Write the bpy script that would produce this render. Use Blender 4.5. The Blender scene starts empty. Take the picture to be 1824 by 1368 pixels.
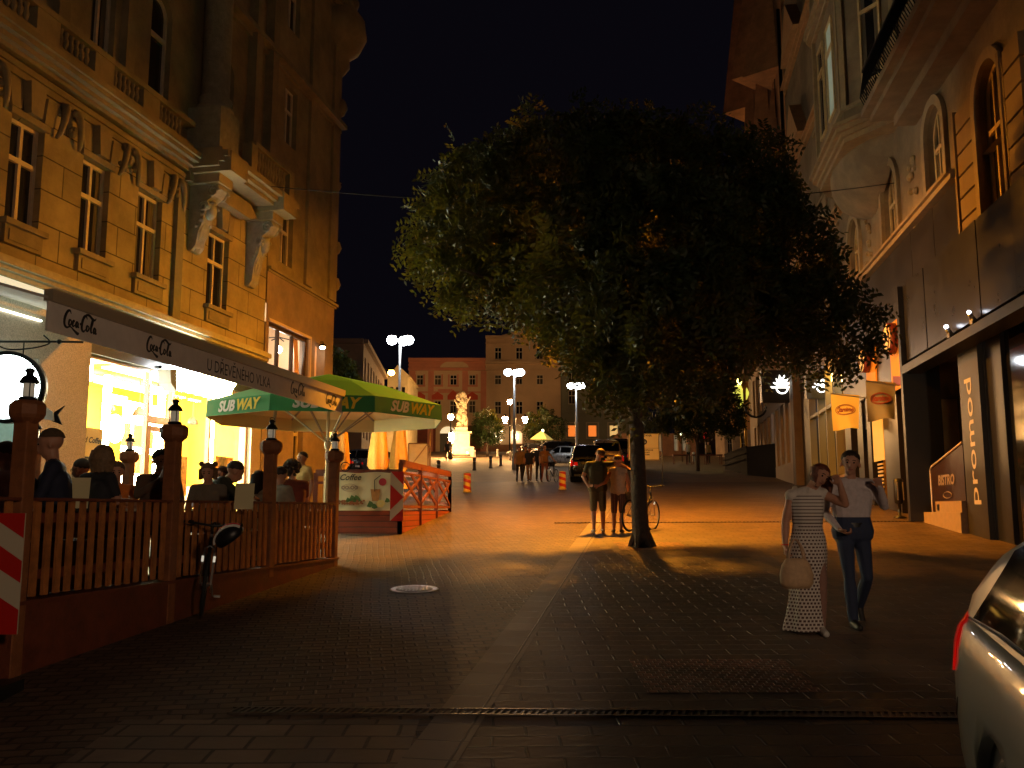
import bpy, bmesh, math, random
import numpy as np
from mathutils import Vector, Matrix
R = math.radians
random.seed(7)
scene = bpy.context.scene
COL = scene.collection

# ------------------------------------------------------------------ camera, night sky, exposure
F_PX, CXP, CYP = 1620.0, 912.0, 684.0
PITCH = math.atan(222.0 / F_PX)
CAM_Z = 1.7
cd = bpy.data.cameras.new('camera'); cam = bpy.data.objects.new('camera', cd); COL.objects.link(cam)
cd.sensor_width = 36.0; cd.lens = F_PX / 1824.0 * 36.0; cd.clip_start = 0.1; cd.clip_end = 900.0
cam.location = (0, 0, CAM_Z); cam.rotation_euler = (math.pi / 2 + PITCH, 0, 0)
scene.camera = cam
W = bpy.data.worlds.new('World'); scene.world = W; W.use_nodes = True
bg = W.node_tree.nodes['Background']
bg.inputs['Color'].default_value = (0.42, 0.34, 0.62, 1); bg.inputs['Strength'].default_value = 0.0055
scene.view_settings.view_transform = 'Standard'; scene.view_settings.look = 'None'
scene.view_settings.exposure = 0.0; scene.view_settings.gamma = 1.0
scene.render.engine = 'CYCLES'
scene.cycles.use_denoising = True
scene.cycles.max_bounces = 6; scene.cycles.diffuse_bounces = 3; scene.cycles.glossy_bounces = 3
scene.cycles.transmission_bounces = 4; scene.cycles.transparent_max_bounces = 12
scene.cycles.sample_clamp_indirect = 3.0
scene.cycles.caustics_reflective = False; scene.cycles.caustics_refractive = False

SP, CP = math.sin(PITCH), math.cos(PITCH)
def ray(px, py):
    a, b = (px - CXP) / F_PX, (CYP - py) / F_PX
    return (a, CP - b * SP, SP + b * CP)
def at(px, py, Y):
    """the point seen at this place of the photograph, Y metres away"""
    r = ray(px, py); k = Y / r[1]
    return Vector((r[0] * k, Y, CAM_Z + r[2] * k))
def gz(Y):
    """height of the sloping square: it climbs away from the camera"""
    if Y < 45: return -0.15 + 0.07 * Y
    return 3.0 + 0.082 * (min(Y, 135) - 45) + 0.03 * max(0, Y - 135)
def gnd(px, py):
    r = ray(px, py); lo, hi = 1.0, 200.0
    f = lambda Y: CAM_Z + r[2] / r[1] * Y - gz(Y)
    for _ in range(60):
        m = (lo + hi) / 2
        if f(m) > 0: lo = m
        else: hi = m
    return Vector((r[0] / r[1] * lo, lo, gz(lo)))
def G(x, y): return Vector((x, y, gz(y)))

# ------------------------------------------------------------------ materials
MATS = {}
def mat(name, col=(.5, .5, .5), rough=.7, metal=0.0, noise=None, var=.25, bump=0.0, bscale=None, coat=0.0,
        emit=None, estr=0.0, spec=.5, alpha=1.0, trans=0.0, sheen=0.0, brick=None, coord='Object', dirt=0.0, warp=0.0):
    if name in MATS: return MATS[name]
    m = bpy.data.materials.new(name); m.use_nodes = True; nt = m.node_tree; N = nt.nodes; L = nt.links
    b = N['Principled BSDF']
    b.inputs['Base Color'].default_value = (*col, 1); b.inputs['Roughness'].default_value = rough
    b.inputs['Metallic'].default_value = metal; b.inputs['Coat Weight'].default_value = coat
    b.inputs['Specular IOR Level'].default_value = spec; b.inputs['Alpha'].default_value = alpha
    b.inputs['Transmission Weight'].default_value = trans
    if sheen: b.inputs['Sheen Weight'].default_value = sheen
    if emit is not None:
        b.inputs['Emission Color'].default_value = (*emit, 1); b.inputs['Emission Strength'].default_value = estr
    tc = N.new('ShaderNodeTexCoord'); src = tc.outputs[coord]
    cur = None
    def rgb(c):
        n = N.new('ShaderNodeRGB'); n.outputs[0].default_value = (*c, 1); return n.outputs[0]
    h = None
    if brick:
        bw, bh, mortar, off, bd = brick
        bsrc = src
        if warp:
            wn = N.new('ShaderNodeTexNoise'); L.new(src, wn.inputs['Vector']); wn.inputs['Scale'].default_value = 1.1; wn.inputs['Detail'].default_value = 3
            s1 = N.new('ShaderNodeVectorMath'); s1.operation = 'SUBTRACT'; L.new(wn.outputs['Color'], s1.inputs[0]); s1.inputs[1].default_value = (.5, .5, .5)
            s2 = N.new('ShaderNodeVectorMath'); s2.operation = 'SCALE'; L.new(s1.outputs[0], s2.inputs[0]); s2.inputs['Scale'].default_value = warp
            s3 = N.new('ShaderNodeVectorMath'); L.new(src, s3.inputs[0]); L.new(s2.outputs[0], s3.inputs[1]); bsrc = s3.outputs[0]
        t = N.new('ShaderNodeTexBrick'); L.new(bsrc, t.inputs['Vector']); t.inputs['Scale'].default_value = 1
        t.inputs['Brick Width'].default_value = bw; t.inputs['Row Height'].default_value = bh
        t.inputs['Mortar Size'].default_value = mortar; t.offset = off; t.inputs['Mortar Smooth'].default_value = .4
        t.inputs['Color1'].default_value = (*[c * (1 - var) for c in col], 1)
        t.inputs['Color2'].default_value = (*[c * (1 + var) for c in col], 1)
        t.inputs['Mortar'].default_value = (*[c * .3 for c in col], 1)
        cur = t.outputs['Color']
        inv = N.new('ShaderNodeMath'); inv.operation = 'SUBTRACT'; inv.inputs[0].default_value = 1
        L.new(t.outputs['Fac'], inv.inputs[1]); h = (inv.outputs[0], bd)
    if noise:
        t = N.new('ShaderNodeTexNoise'); L.new(src, t.inputs['Vector']); t.inputs['Scale'].default_value = noise
        t.inputs['Detail'].default_value = 6; t.inputs['Roughness'].default_value = .65
        mr = N.new('ShaderNodeMapRange'); L.new(t.outputs['Fac'], mr.inputs[0])
        mr.inputs[1].default_value = .3; mr.inputs[2].default_value = .7
        mr.inputs[3].default_value = 1 - var; mr.inputs[4].default_value = 1 + var
        mx = N.new('ShaderNodeMix'); mx.data_type = 'RGBA'; mx.blend_type = 'MULTIPLY'; mx.inputs[0].default_value = 1
        L.new(cur if cur else rgb(col), mx.inputs[6]); L.new(mr.outputs[0], mx.inputs[7]); cur = mx.outputs[2]
        rr = N.new('ShaderNodeMapRange'); L.new(t.outputs['Fac'], rr.inputs[0])
        rr.inputs[3].default_value = max(.02, rough * .75); rr.inputs[4].default_value = min(1, rough * 1.2)
        L.new(rr.outputs[0], b.inputs['Roughness'])
    if dirt:
        t = N.new('ShaderNodeTexNoise'); L.new(src, t.inputs['Vector']); t.inputs['Scale'].default_value = .7
        t.inputs['Detail'].default_value = 9; t.inputs['Roughness'].default_value = .7
        mr = N.new('ShaderNodeMapRange'); L.new(t.outputs['Fac'], mr.inputs[0])
        mr.inputs[1].default_value = .4; mr.inputs[2].default_value = .65; mr.inputs[3].default_value = 1 - dirt; mr.inputs[4].default_value = 1.1
        mx = N.new('ShaderNodeMix'); mx.data_type = 'RGBA'; mx.blend_type = 'MULTIPLY'; mx.inputs[0].default_value = 1
        L.new(cur if cur else rgb(col), mx.inputs[6]); L.new(mr.outputs[0], mx.inputs[7]); cur = mx.outputs[2]
    if cur is not None: L.new(cur, b.inputs['Base Color'])
    last = None
    if h is not None:
        bp = N.new('ShaderNodeBump'); bp.inputs['Distance'].default_value = h[1]; bp.inputs['Strength'].default_value = 1
        L.new(h[0], bp.inputs['Height']); last = bp.outputs[0]
    if bump:
        t = N.new('ShaderNodeTexNoise'); L.new(src, t.inputs['Vector']); t.inputs['Scale'].default_value = bscale or 30
        t.inputs['Detail'].default_value = 5
        bp = N.new('ShaderNodeBump'); bp.inputs['Distance'].default_value = bump; bp.inputs['Strength'].default_value = 1
        L.new(t.outputs['Fac'], bp.inputs['Height'])
        if last is not None: L.new(last, bp.inputs['Normal'])
        last = bp.outputs[0]
    if last is not None: L.new(last, b.inputs['Normal'])
    MATS[name] = m
    return m

def glow(name, col=(1, 1, 1), s=1.0): return mat(name, (.8, .8, .8), .5, emit=col, estr=s)

# ------------------------------------------------------------------ mesh builder
class Frame:
    """a facade: u runs along it, d out into the street, z up"""
    def __init__(s, o, t, side):
        s.o = Vector((o[0], o[1], 0)); n = math.hypot(t, 1)
        s.e = Vector((t / n, 1 / n, 0)); s.n = Vector((1 / n, -t / n, 0)) * side
    def p(s, u, d, z): return s.o + s.e * u + s.n * d + Vector((0, 0, z))
    def hit(s, px, py, d=0.0):
        r = Vector(ray(px, py)); c = Vector((0, 0, CAM_Z))
        k = (s.o + s.n * d - c).dot(s.n) / r.dot(s.n)
        q = c + r * k
        return (q - s.o).dot(s.e), q.z
    def u(s, px, py=700, d=0.0): return s.hit(px, py, d)[0]
    def g(s, u, d=0): return gz(s.p(u, d, 0).y)
    def ang(s): return math.atan2(s.e.y, s.e.x)

class MB:
    def __init__(s): s.v = []; s.f = []; s.uv = []; s.m = []; s.cur = 0; s.sm = []
    def add(s, vs, fs, uvs=None, sm=False):
        b = len(s.v); s.v += [tuple(v) for v in vs]
        s.uv += (list(uvs) if uvs else [(v[0] * .7 + v[1] * .7, v[2]) for v in vs])
        for f in fs: s.f.append([b + i for i in f]); s.m.append(s.cur); s.sm.append(sm)
        return s
    def mark(s): s.marks = getattr(s, 'marks', []) + [(len(s.v), len(s.f))]; return s
    def build_each(s, name, m, parent=None, smooth=False):
        """one object for every marked piece"""
        mk = s.marks + [(len(s.v), len(s.f))]; out = []
        for (v0, f0), (v1, f1) in zip(mk, mk[1:]):
            if f1 == f0: continue
            q = MB(); q.v = s.v[v0:v1]; q.uv = s.uv[v0:v1]; q.f = [[i - v0 for i in f] for f in s.f[f0:f1]]; q.m = s.m[f0:f1]; q.sm = s.sm[f0:f1]; out.append(q.build(name, m, parent, smooth))
        return out
    def hexa(s, P, uvs=None):
        return s.add(P, [(0, 3, 2, 1), (4, 5, 6, 7), (0, 1, 5, 4), (1, 2, 6, 5), (2, 3, 7, 6), (3, 0, 4, 7)], uvs)
    def box(s, x0, x1, y0, y1, z0, z1, M=None):
        P = [Vector(q) for q in ((x0, y0, z0), (x1, y0, z0), (x1, y1, z0), (x0, y1, z0), (x0, y0, z1), (x1, y0, z1), (x1, y1, z1), (x0, y1, z1))]
        if M is not None: P = [M @ q for q in P]
        return s.hexa(P)
    def fbox(s, F, u0, u1, d0, d1, z0, z1):
        q = [(u0, d0, z0), (u1, d0, z0), (u1, d1, z0), (u0, d1, z0), (u0, d0, z1), (u1, d0, z1), (u1, d1, z1), (u0, d1, z1)]
        return s.hexa([F.p(*a) for a in q], [(a[0] + a[1], a[2]) for a in q])
    def quad(s, a, b, c, d, uvs=None): return s.add([a, b, c, d], [(0, 1, 2, 3)], uvs)
    def bar(s, p0, p1, w, h=None, up=(0, 0, 1)):
        p0, p1 = Vector(p0), Vector(p1); h = h or w; d = (p1 - p0)
        if d.length < 1e-6: return s
        d.normalize(); up = Vector(up)
        if abs(d.dot(up)) > .98: up = Vector((0, 1, 0))
        x = d.cross(up).normalized(); z = x.cross(d)
        o = [(-w / 2, -h / 2), (w / 2, -h / 2), (w / 2, h / 2), (-w / 2, h / 2)]
        return s.hexa([p0 + x * a + z * b for a, b in o] + [p1 + x * a + z * b for a, b in o])
    def tube(s, pts, r, n=8, cap=True):
        pts = [Vector(p) for p in pts]; rs = r if isinstance(r, (list, tuple)) else [r] * len(pts)
        vs = []; ref = None
        for i, p in enumerate(pts):
            d = (pts[min(i + 1, len(pts) - 1)] - pts[max(i - 1, 0)]).normalized()
            if ref is None: ref = d.cross(Vector((0, 0, 1)));  ref = ref if ref.length > .1 else d.cross(Vector((0, 1, 0)))
            ref = (ref - d * ref.dot(d)).normalized(); w = d.cross(ref)
            vs += [p + (ref * math.cos(2 * math.pi * k / n) + w * math.sin(2 * math.pi * k / n)) * rs[i] for k in range(n)]
        fs = [(i * n + k, i * n + (k + 1) % n, (i + 1) * n + (k + 1) % n, (i + 1) * n + k) for i in range(len(pts) - 1) for k in range(n)]
        if cap: fs += [tuple(range(n - 1, -1, -1)), tuple(range((len(pts) - 1) * n, len(pts) * n))]
        return s.add(vs, fs, sm=n > 6)
    def lathe(s, prof, c=(0, 0, 0), n=16, sx=1, sy=1, rot=0, M=None, ring=False):
        c = Vector(c); vs = []
        if ring: prof = list(prof) + [prof[0]]
        for r, z in prof:
            for k in range(n):
                a = 2 * math.pi * k / n + rot; q = Vector((r * math.cos(a) * sx, r * math.sin(a) * sy, z))
                vs.append((M @ q if M is not None else q) + c)
        m = len(prof)
        fs = [(i * n + k, i * n + (k + 1) % n, (i + 1) * n + (k + 1) % n, (i + 1) * n + k) for i in range(m - 1) for k in range(n)]
        if ring: return s.add(vs, fs, sm=n > 8)
        if prof[0][0] > 1e-4: fs.append(tuple(range(n - 1, -1, -1)))
        if prof[-1][0] > 1e-4: fs.append(tuple(range((m - 1) * n, m * n)))
        return s.add(vs, fs, sm=n > 8)
    def ball(s, c, r, n=12, sx=1, sy=1, sz=1, M=None):
        m = max(6, n // 2 + 2)
        return s.lathe([(max(1e-5, r * math.sin(math.pi * i / m)), -r * sz * math.cos(math.pi * i / m)) for i in range(m + 1)], c, n, sx, sy, M=M)
    def prism(s, pts, off):
        """a closed outline (3D points) given thickness along off"""
        n = len(pts); off = Vector(off); a = [Vector(p) for p in pts]; b = [p + off for p in a]
        return s.add(a + b, [tuple(range(n)), tuple(range(2 * n - 1, n - 1, -1))] + [(i, (i + 1) % n, n + (i + 1) % n, n + i) for i in range(n)])
    def build(s, name, m, parent=None, smooth=False, bevel=0):
        me = bpy.data.meshes.new(name)
        off = Vector(parent_world(parent)) if parent is not None else Vector((0, 0, 0))
        me.from_pydata([tuple(Vector(v) - off) for v in s.v], [], s.f)
        uvl = me.uv_layers.new(name='UVMap')
        li = np.zeros(len(me.loops), dtype=np.int32); me.loops.foreach_get('vertex_index', li)
        uvl.data.foreach_set('uv', np.array(s.uv, dtype=np.float32)[li].ravel())
        ms = m if isinstance(m, (list, tuple)) else [m]
        for x in ms: me.materials.append(x)
        me.polygons.foreach_set('material_index', np.array(s.m, dtype=np.int32))
        me.polygons.foreach_set('use_smooth', np.array([True if smooth else bool(q) for q in s.sm], dtype=bool))
        bm = bmesh.new(); bm.from_mesh(me); bmesh.ops.recalc_face_normals(bm, faces=bm.faces); bm.to_mesh(me); bm.free()
        o = bpy.data.objects.new(name, me); COL.objects.link(o)
        if parent is not None: o.parent = parent
        _PW[o.name] = tuple(off)
        if bevel:
            md = o.modifiers.new('bevel', 'BEVEL'); md.width = bevel; md.segments = 2; md.limit_method = 'ANGLE'
        return o
_PW = {}
def parent_world(p): return _PW.get(p.name, (0, 0, 0)) if p is not None else (0, 0, 0)

def tag(o, label=None, cat=None, group=None, kind=None):
    if label: o['label'] = label
    if cat: o['category'] = cat
    if group: o['group'] = group
    if kind: o['kind'] = kind
    return o
def thing(name, label, cat, loc=(0, 0, 0), group=None):
    """parts are meshed in world coordinates and stored relative to this Empty"""
    o = bpy.data.objects.new(name, None); COL.objects.link(o); o.location = loc; o.empty_display_size = .2
    _PW[o.name] = tuple(loc)
    return tag(o, label, cat, group)
def local(name, label, cat, group=None): return thing(name, label, cat, (0, 0, 0), group)
def place(o, loc, rz=0, sc=None):
    o.location = loc; o.rotation_euler = (0, 0, rz)
    if sc: o.scale = (sc, sc, sc)
    return o
def copy_tree(o, parent=None):
    c = o.copy(); COL.objects.link(c)
    if parent is not None: c.parent = parent
    for ch in list(o.children): copy_tree(ch, c)
    return c
def struct(mb, name, m, **k): return tag(mb.build(name, m, **k), kind='structure')

def text_mesh(mb, s, size, fn, bold=0.0, shear=0.0, align='CENTER', ext=0.0):
    """lay the outlines of a text through fn(x, y) -> world point"""
    cu = bpy.data.curves.new('t', 'FONT'); cu.body = s; cu.size = size; cu.align_x = align; cu.align_y = 'CENTER'
    cu.offset = bold; cu.shear = shear; cu.resolution_u = 3
    ob = bpy.data.objects.new('t', cu); COL.objects.link(ob)
    dg = bpy.context.evaluated_depsgraph_get(); dg.update(); me = ob.evaluated_get(dg).to_mesh()
    vs = [fn(v.co.x, v.co.y) for v in me.vertices]; fs = [tuple(p.vertices) for p in me.polygons]
    mb.add(vs, fs)
    ob.evaluated_get(dg).to_mesh_clear(); bpy.data.objects.remove(ob); bpy.data.curves.remove(cu)
    return mb
def smooth_line(pts, k=6):
    out = []; P = [pts[0]] + list(pts) + [pts[-1]]
    for i in range(1, len(P) - 2):
        p0, p1, p2, p3 = P[i - 1], P[i], P[i + 1], P[i + 2]
        for j in range(k):
            t = j / k
            out.append(tuple(.5 * ((2 * p1[a]) + (-p0[a] + p2[a]) * t + (2 * p0[a] - 5 * p1[a] + 4 * p2[a] - p3[a]) * t * t + (-p0[a] + 3 * p1[a] - 3 * p2[a] + p3[a]) * t ** 3) for a in range(len(p1))))
    out.append(tuple(pts[-1])); return out
def stroke(mb, pts, fn, w0):
    """a brush stroke; each point is (x, y, relative width)"""
    P = smooth_line(pts); n = len(P); vs = []
    for i, (x, y, w) in enumerate(P):
        a, b = P[max(i - 1, 0)], P[min(i + 1, n - 1)]; dx, dy = b[0] - a[0], b[1] - a[1]; l = math.hypot(dx, dy) or 1
        nx, ny = -dy / l * w * w0 / 2, dx / l * w * w0 / 2
        vs += [fn(x + nx, y + ny), fn(x - nx, y - ny)]
    mb.add(vs, [(2 * i, 2 * i + 1, 2 * i + 3, 2 * i + 2) for i in range(n - 1)])
def script_cola(mb, fn):
    """flowing script wordmark about 3.2 wide and 1 high, strokes swelling and thinning"""
    S = [
     [(.62, .78, .5), (.5, .95, 1.2), (.28, .85, 1.6), (.08, .45, 1.9), (.08, .05, 1.7), (.3, -.1, 1.2), (.62, .0, .8), (1.0, -.18, 1.3), (1.3, -.3, 1.8), (1.42, -.22, .6)],
     [(.62, .42, .6), (.5, .36, 1.4), (.46, .12, 1.4), (.58, .08, 1.0), (.7, .26, 1.2), (.62, .42, .8)],
     [(1.0, .4, .8), (.86, .38, 1.5), (.8, .14, 1.5), (.9, .08, 1.0), (1.04, .2, .5)],
     [(1.3, .38, .8), (1.16, .36, 1.5), (1.1, .14, 1.4), (1.2, .09, 1.0), (1.32, .36, .9), (1.3, .14, 1.4), (1.42, .1, .6)],
     [(1.46, .3, 1), (1.56, .34, 1.4), (1.64, .34, .6)],
     [(2.12, .74, .5), (2.0, .92, 1.3), (1.8, .8, 1.7), (1.66, .4, 1.9), (1.68, .04, 1.7), (1.86, -.06, 1.1), (2.04, .12, .5)],
     [(1.86, .74, .5), (2.0, .98, 1.1), (2.3, 1.02, 1.5), (2.62, .86, 1.7), (2.86, .84, 1.1), (2.98, .98, .5)],
     [(2.26, .36, .6), (2.14, .32, 1.4), (2.1, .08, 1.4), (2.22, .03, 1), (2.34, .22, 1.2), (2.26, .36, .8)],
     [(2.5, .1, .4), (2.66, .5, .8), (2.72, .84, 1.0), (2.62, .8, 1.3), (2.52, .3, 1.7), (2.56, .02, 1.4), (2.68, .06, .5)],
     [(2.98, .32, .8), (2.84, .3, 1.5), (2.78, .06, 1.4), (2.88, .02, 1.0), (3.0, .3, .9), (2.98, .04, 1.5), (3.12, .04, .5)],
    ]
    for st in S: stroke(mb, st, fn, .115)

def _axis(n):
    z = Vector(n).normalized(); x = Vector((0, 0, 1)).cross(z).normalized(); y = z.cross(x)
    return Matrix((x, y, z)).transposed().to_4x4()

def clear_pane():
    if 'clear_glass' in MATS: return MATS['clear_glass']
    m = bpy.data.materials.new('clear_glass'); m.use_nodes = True; nt = m.node_tree; nt.nodes.clear(); out = nt.nodes.new('ShaderNodeOutputMaterial')
    tr = nt.nodes.new('ShaderNodeBsdfTransparent'); gl = nt.nodes.new('ShaderNodeBsdfGlossy'); gl.inputs['Roughness'].default_value = .03; mx = nt.nodes.new('ShaderNodeMixShader'); mx.inputs[0].default_value = .05
    nt.links.new(tr.outputs[0], mx.inputs[1]); nt.links.new(gl.outputs[0], mx.inputs[2]); nt.links.new(mx.outputs[0], out.inputs[0]); MATS['clear_glass'] = m; return m
# ------------------------------------------------------------------ frames of the two street fronts
FL = Frame((-11.5, 0), .188, 1)
FR = Frame((6.46, 0), .163, -1)
# palette
M = dict(
 plaster=mat('ochre_plaster', (.30, .245, .14), .85, noise=1.3, var=.14, bump=.01, bscale=60, dirt=.35),
 plaster2=mat('brown_render', (.27, .20, .15), .85, noise=2, var=.18, bump=.008, bscale=80, dirt=.2),
 rust=mat('rusticated_plaster', (.34, .28, .155), .85, var=.07, brick=(1.15, .62, .014, .5, .03), coord='UV', dirt=.35, bump=.006, bscale=60),
 stone=mat('grey_stone', (.27, .26, .20), .8, noise=6, var=.25, bump=.015, bscale=25),
 wframe=mat('white_window_frame', (.55, .47, .36), .55, noise=8, var=.12),
 pane=mat('dark_window_glass', (.012, .012, .014), .08, spec=.8),
 granite=mat('speckled_granite', (.3, .25, .19), .5, noise=45, var=.5),
 iron=mat('black_iron', (.012, .012, .013), .45, metal=.6),
 steel=mat('grey_steel', (.35, .35, .34), .35, metal=.8, noise=12, var=.2),
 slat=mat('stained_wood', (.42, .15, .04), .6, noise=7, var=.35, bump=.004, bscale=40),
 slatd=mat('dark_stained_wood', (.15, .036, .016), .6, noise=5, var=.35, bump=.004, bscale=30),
 cloth=mat('cream_awning_cloth', (.82, .75, .67), .85, noise=3, var=.1, bump=.004, bscale=15),
 black=mat('black_paint', (.01, .01, .011), .4), white=mat('white_paint', (.75, .73, .68), .5, noise=9, var=.08),
 red=mat('red_paint', (.62, .02, .015), .35), gold=mat('brass', (.6, .38, .08), .35, metal=.7),
)
# ------------------------------------------------------------------ ground
def sheet(x0, x1, y0, y1, dz, nx=2, step=2.0, ang=0.0, xf=None):
    mb = MB(); ys = []; y = y0
    while y < y1: ys.append(y); y += step
    ys.append(y1); n = nx + 1; vs = []; uv = []
    for y in ys:
        a, b = (x0, x1) if xf is None else xf(y)
        for i in range(n):
            x = a + (b - a) * i / nx; vs.append((x, y, gz(y) + dz))
            uv.append((x * math.cos(ang) + y * math.sin(ang), -x * math.sin(ang) + y * math.cos(ang)))
    mb.add(vs, [(j * n + i, j * n + i + 1, (j + 1) * n + i + 1, (j + 1) * n + i) for j in range(len(ys) - 1) for i in range(nx)], uv)
    return mb
LINE = lambda y: -1.34 + .154 * y
cob = mat('dark_cobbles', (.13, .085, .055), .62, var=.3, brick=(.21, .125, .014, .5, .025), coord='UV', noise=3, bump=.006, bscale=22, warp=.10, dirt=.3)
pav = mat('stone_pavers', (.13, .083, .055), .6, var=.22, brick=(.42, .2, .012, .5, .02), coord='UV', noise=1.2, bump=.004, bscale=18, warp=.07, dirt=.3)
pav2 = mat('large_pavers', (.16, .12, .09), .6, var=.3, brick=(.36, .24, .014, .5, .02), coord='UV', noise=1.2, bump=.004, bscale=18, warp=.05)
setts = mat('small_setts', (.24, .11, .075), .6, var=.55, brick=(.075, .07, .008, .5, .03), coord='UV', noise=4, bump=.004, bscale=30, warp=.06)
slabs = mat('plain_slabs', (.19, .15, .115), .6, var=.15, brick=(.6, .34, .01, 0, .012), coord='UV', noise=2)
far_p = mat('plaza_paving', (.22, .155, .095), .7, var=.2, brick=(.5, .3, .012, .5, .02), coord='UV', noise=.6)
struct(sheet(-90, 90, -40, 45, 0, 8, 5, .15), 'ground', cob)
struct(sheet(-90, 90, 45, 400, 0, 8, 10, .15), 'plaza', far_p)
struct(sheet(0, 0, -20, 45, .004, 3, 3, .02, xf=lambda y: (LINE(y) + .17, 6.5 + .163 * y)), 'pavement', pav)
struct(sheet(0, 0, -20, 45, .006, 1, 3, -.152, xf=lambda y: (LINE(y) - .17, LINE(y) + .17)), 'kerb_strip', slabs)
struct(sheet(-2.6, -.62, 3, 6.35, .004, 1, 1, 0), 'footpath', pav2)
struct(sheet(1.0, 2.32, 7.0, 8.05, .008, 1, 1, 0), 'sett_patch', setts)
struct(sheet(1.9, 3.15, 16.1, 17.4, .008, 1, 1, 0), 'tree_pit', setts)
def drain(x0, x1, y0, y1, w, name, lab, pitch=.05):
    t = thing(name, lab, 'drain grate', G((x0 + x1) / 2, (y0 + y1) / 2))
    m = MB(); d = MB(); n = int((x1 - x0) / pitch)
    f = lambda x: y0 + (y1 - y0) * (x - x0) / (x1 - x0)
    for s in (-1, 1):
        a, b = G(x0, f(x0) + s * w / 2), G(x1, f(x1) + s * w / 2); m.bar(a + Vector((0, 0, .008)), b + Vector((0, 0, .008)), .018, .014)
    for i in range(n):
        x = x0 + (i + .5) * pitch; a = G(x - .02, f(x) - w / 2); b = G(x + .02, f(x) + w / 2)
        m.bar(a + Vector((0, 0, .009)), b + Vector((0, 0, .009)), pitch * .42, .008)
    a, b, c, e = G(x0, y0 - w / 2), G(x1, y1 - w / 2), G(x1, y1 + w / 2), G(x0, y0 + w / 2)
    for q in (a, b, c, e): q.z += .0055
    d.quad(a, b, c, e)
    m.build('grate', mat('cast_iron_grate', (.12, .10, .085), .45, metal=.7, noise=9, var=.4), t); d.build('channel', M['black'], t)
drain(-1.95, 3.3, 6.55, 6.42, .13, 'drain_grate', 'long slotted iron drain grate crossing the dark paving in the foreground')
drain(1.0, 9.6, 21.6, 22.0, .12, 'drain_grate', 'far slotted drain channel crossing the orange lit paving behind the tree', .09)
mh = thing('manhole_cover', 'round worn metal manhole cover in the dark cobbles', 'manhole cover', gnd(738, 1050))
c = gnd(738, 1050); Ms = Matrix.Rotation(math.atan(.07), 4, 'X')
m = MB(); m.lathe([(.235, .006), (.285, .012), (.30, .012), (.31, .004)], c, 32, M=Ms, ring=True); m.build('rim', mat('polished_steel_rim', (.8, .78, .74), .3, metal=.55), mh)
m = MB(); m.lathe([(.232, .003), (.232, .010), (.0001, .010)], c, 32, M=Ms)
for i in range(-4, 5):
    h = math.sqrt(.21 ** 2 - (i * .045) ** 2); m.bar(c + Ms @ Vector((i * .045, -h, .012)), c + Ms @ Vector((i * .045, h, .012)), .015, .006)
m.build('lid', mat('worn_iron_lid', (.5, .48, .44), .38, metal=.5, noise=14, var=.3), mh)

# ------------------------------------------------------------------ facade helpers
def wall(mb, F, u0, u1, z0, z1, holes, depth=.3, d=0.0):
    us = sorted({u0, u1, *[min(max(q, u0), u1) for h in holes for q in h[:2]]}); zs = sorted({z0, z1, *[min(max(q, z0), z1) for h in holes for q in h[2:4]]})
    for i in range(len(us) - 1):
        for j in range(len(zs) - 1):
            a, b, c, e = us[i], us[i + 1], zs[j], zs[j + 1]; um, zm = (a + b) / 2, (c + e) / 2
            if any(h[0] < um < h[1] and h[2] < zm < h[3] for h in holes): continue
            mb.quad(F.p(a, d, c), F.p(b, d, c), F.p(b, d, e), F.p(a, d, e), [(a, c), (b, c), (b, e), (a, e)])
    for h in holes:
        a, b, c, e = h[:4]
        for P, Q in (((a, c), (a, e)), ((b, c), (b, e)), ((a, c), (b, c)), ((a, e), (b, e))):
            mb.quad(F.p(P[0], d, P[1]), F.p(Q[0], d, Q[1]), F.p(Q[0], d - depth, Q[1]), F.p(P[0], d - depth, P[1]))
def arch_fill(mb, F, u0, u1, z0, z1, d=0.0, depth=.3, n=10):
    """fills the corners above a round arch whose top touches z1; the springing is at z1 - half the width"""
    r = (u1 - u0) / 2; um = (u0 + u1) / 2; zs = z1 - r
    for s in (-1, 1):
        pts = [(um + s * r * math.sin(k * math.pi / 2 / n), zs + r * math.cos(k * math.pi / 2 / n)) for k in range(n + 1)]
        c = (um + s * r, z1)
        for k in range(n):
            p, q = pts[k], pts[k + 1]
            mb.add([F.p(c[0], d, c[1]), F.p(p[0], d, p[1]), F.p(q[0], d, q[1])], [(0, 1, 2)])
            mb.quad(F.p(p[0], d, p[1]), F.p(q[0], d, q[1]), F.p(q[0], d - depth, q[1]), F.p(p[0], d - depth, p[1]))
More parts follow.
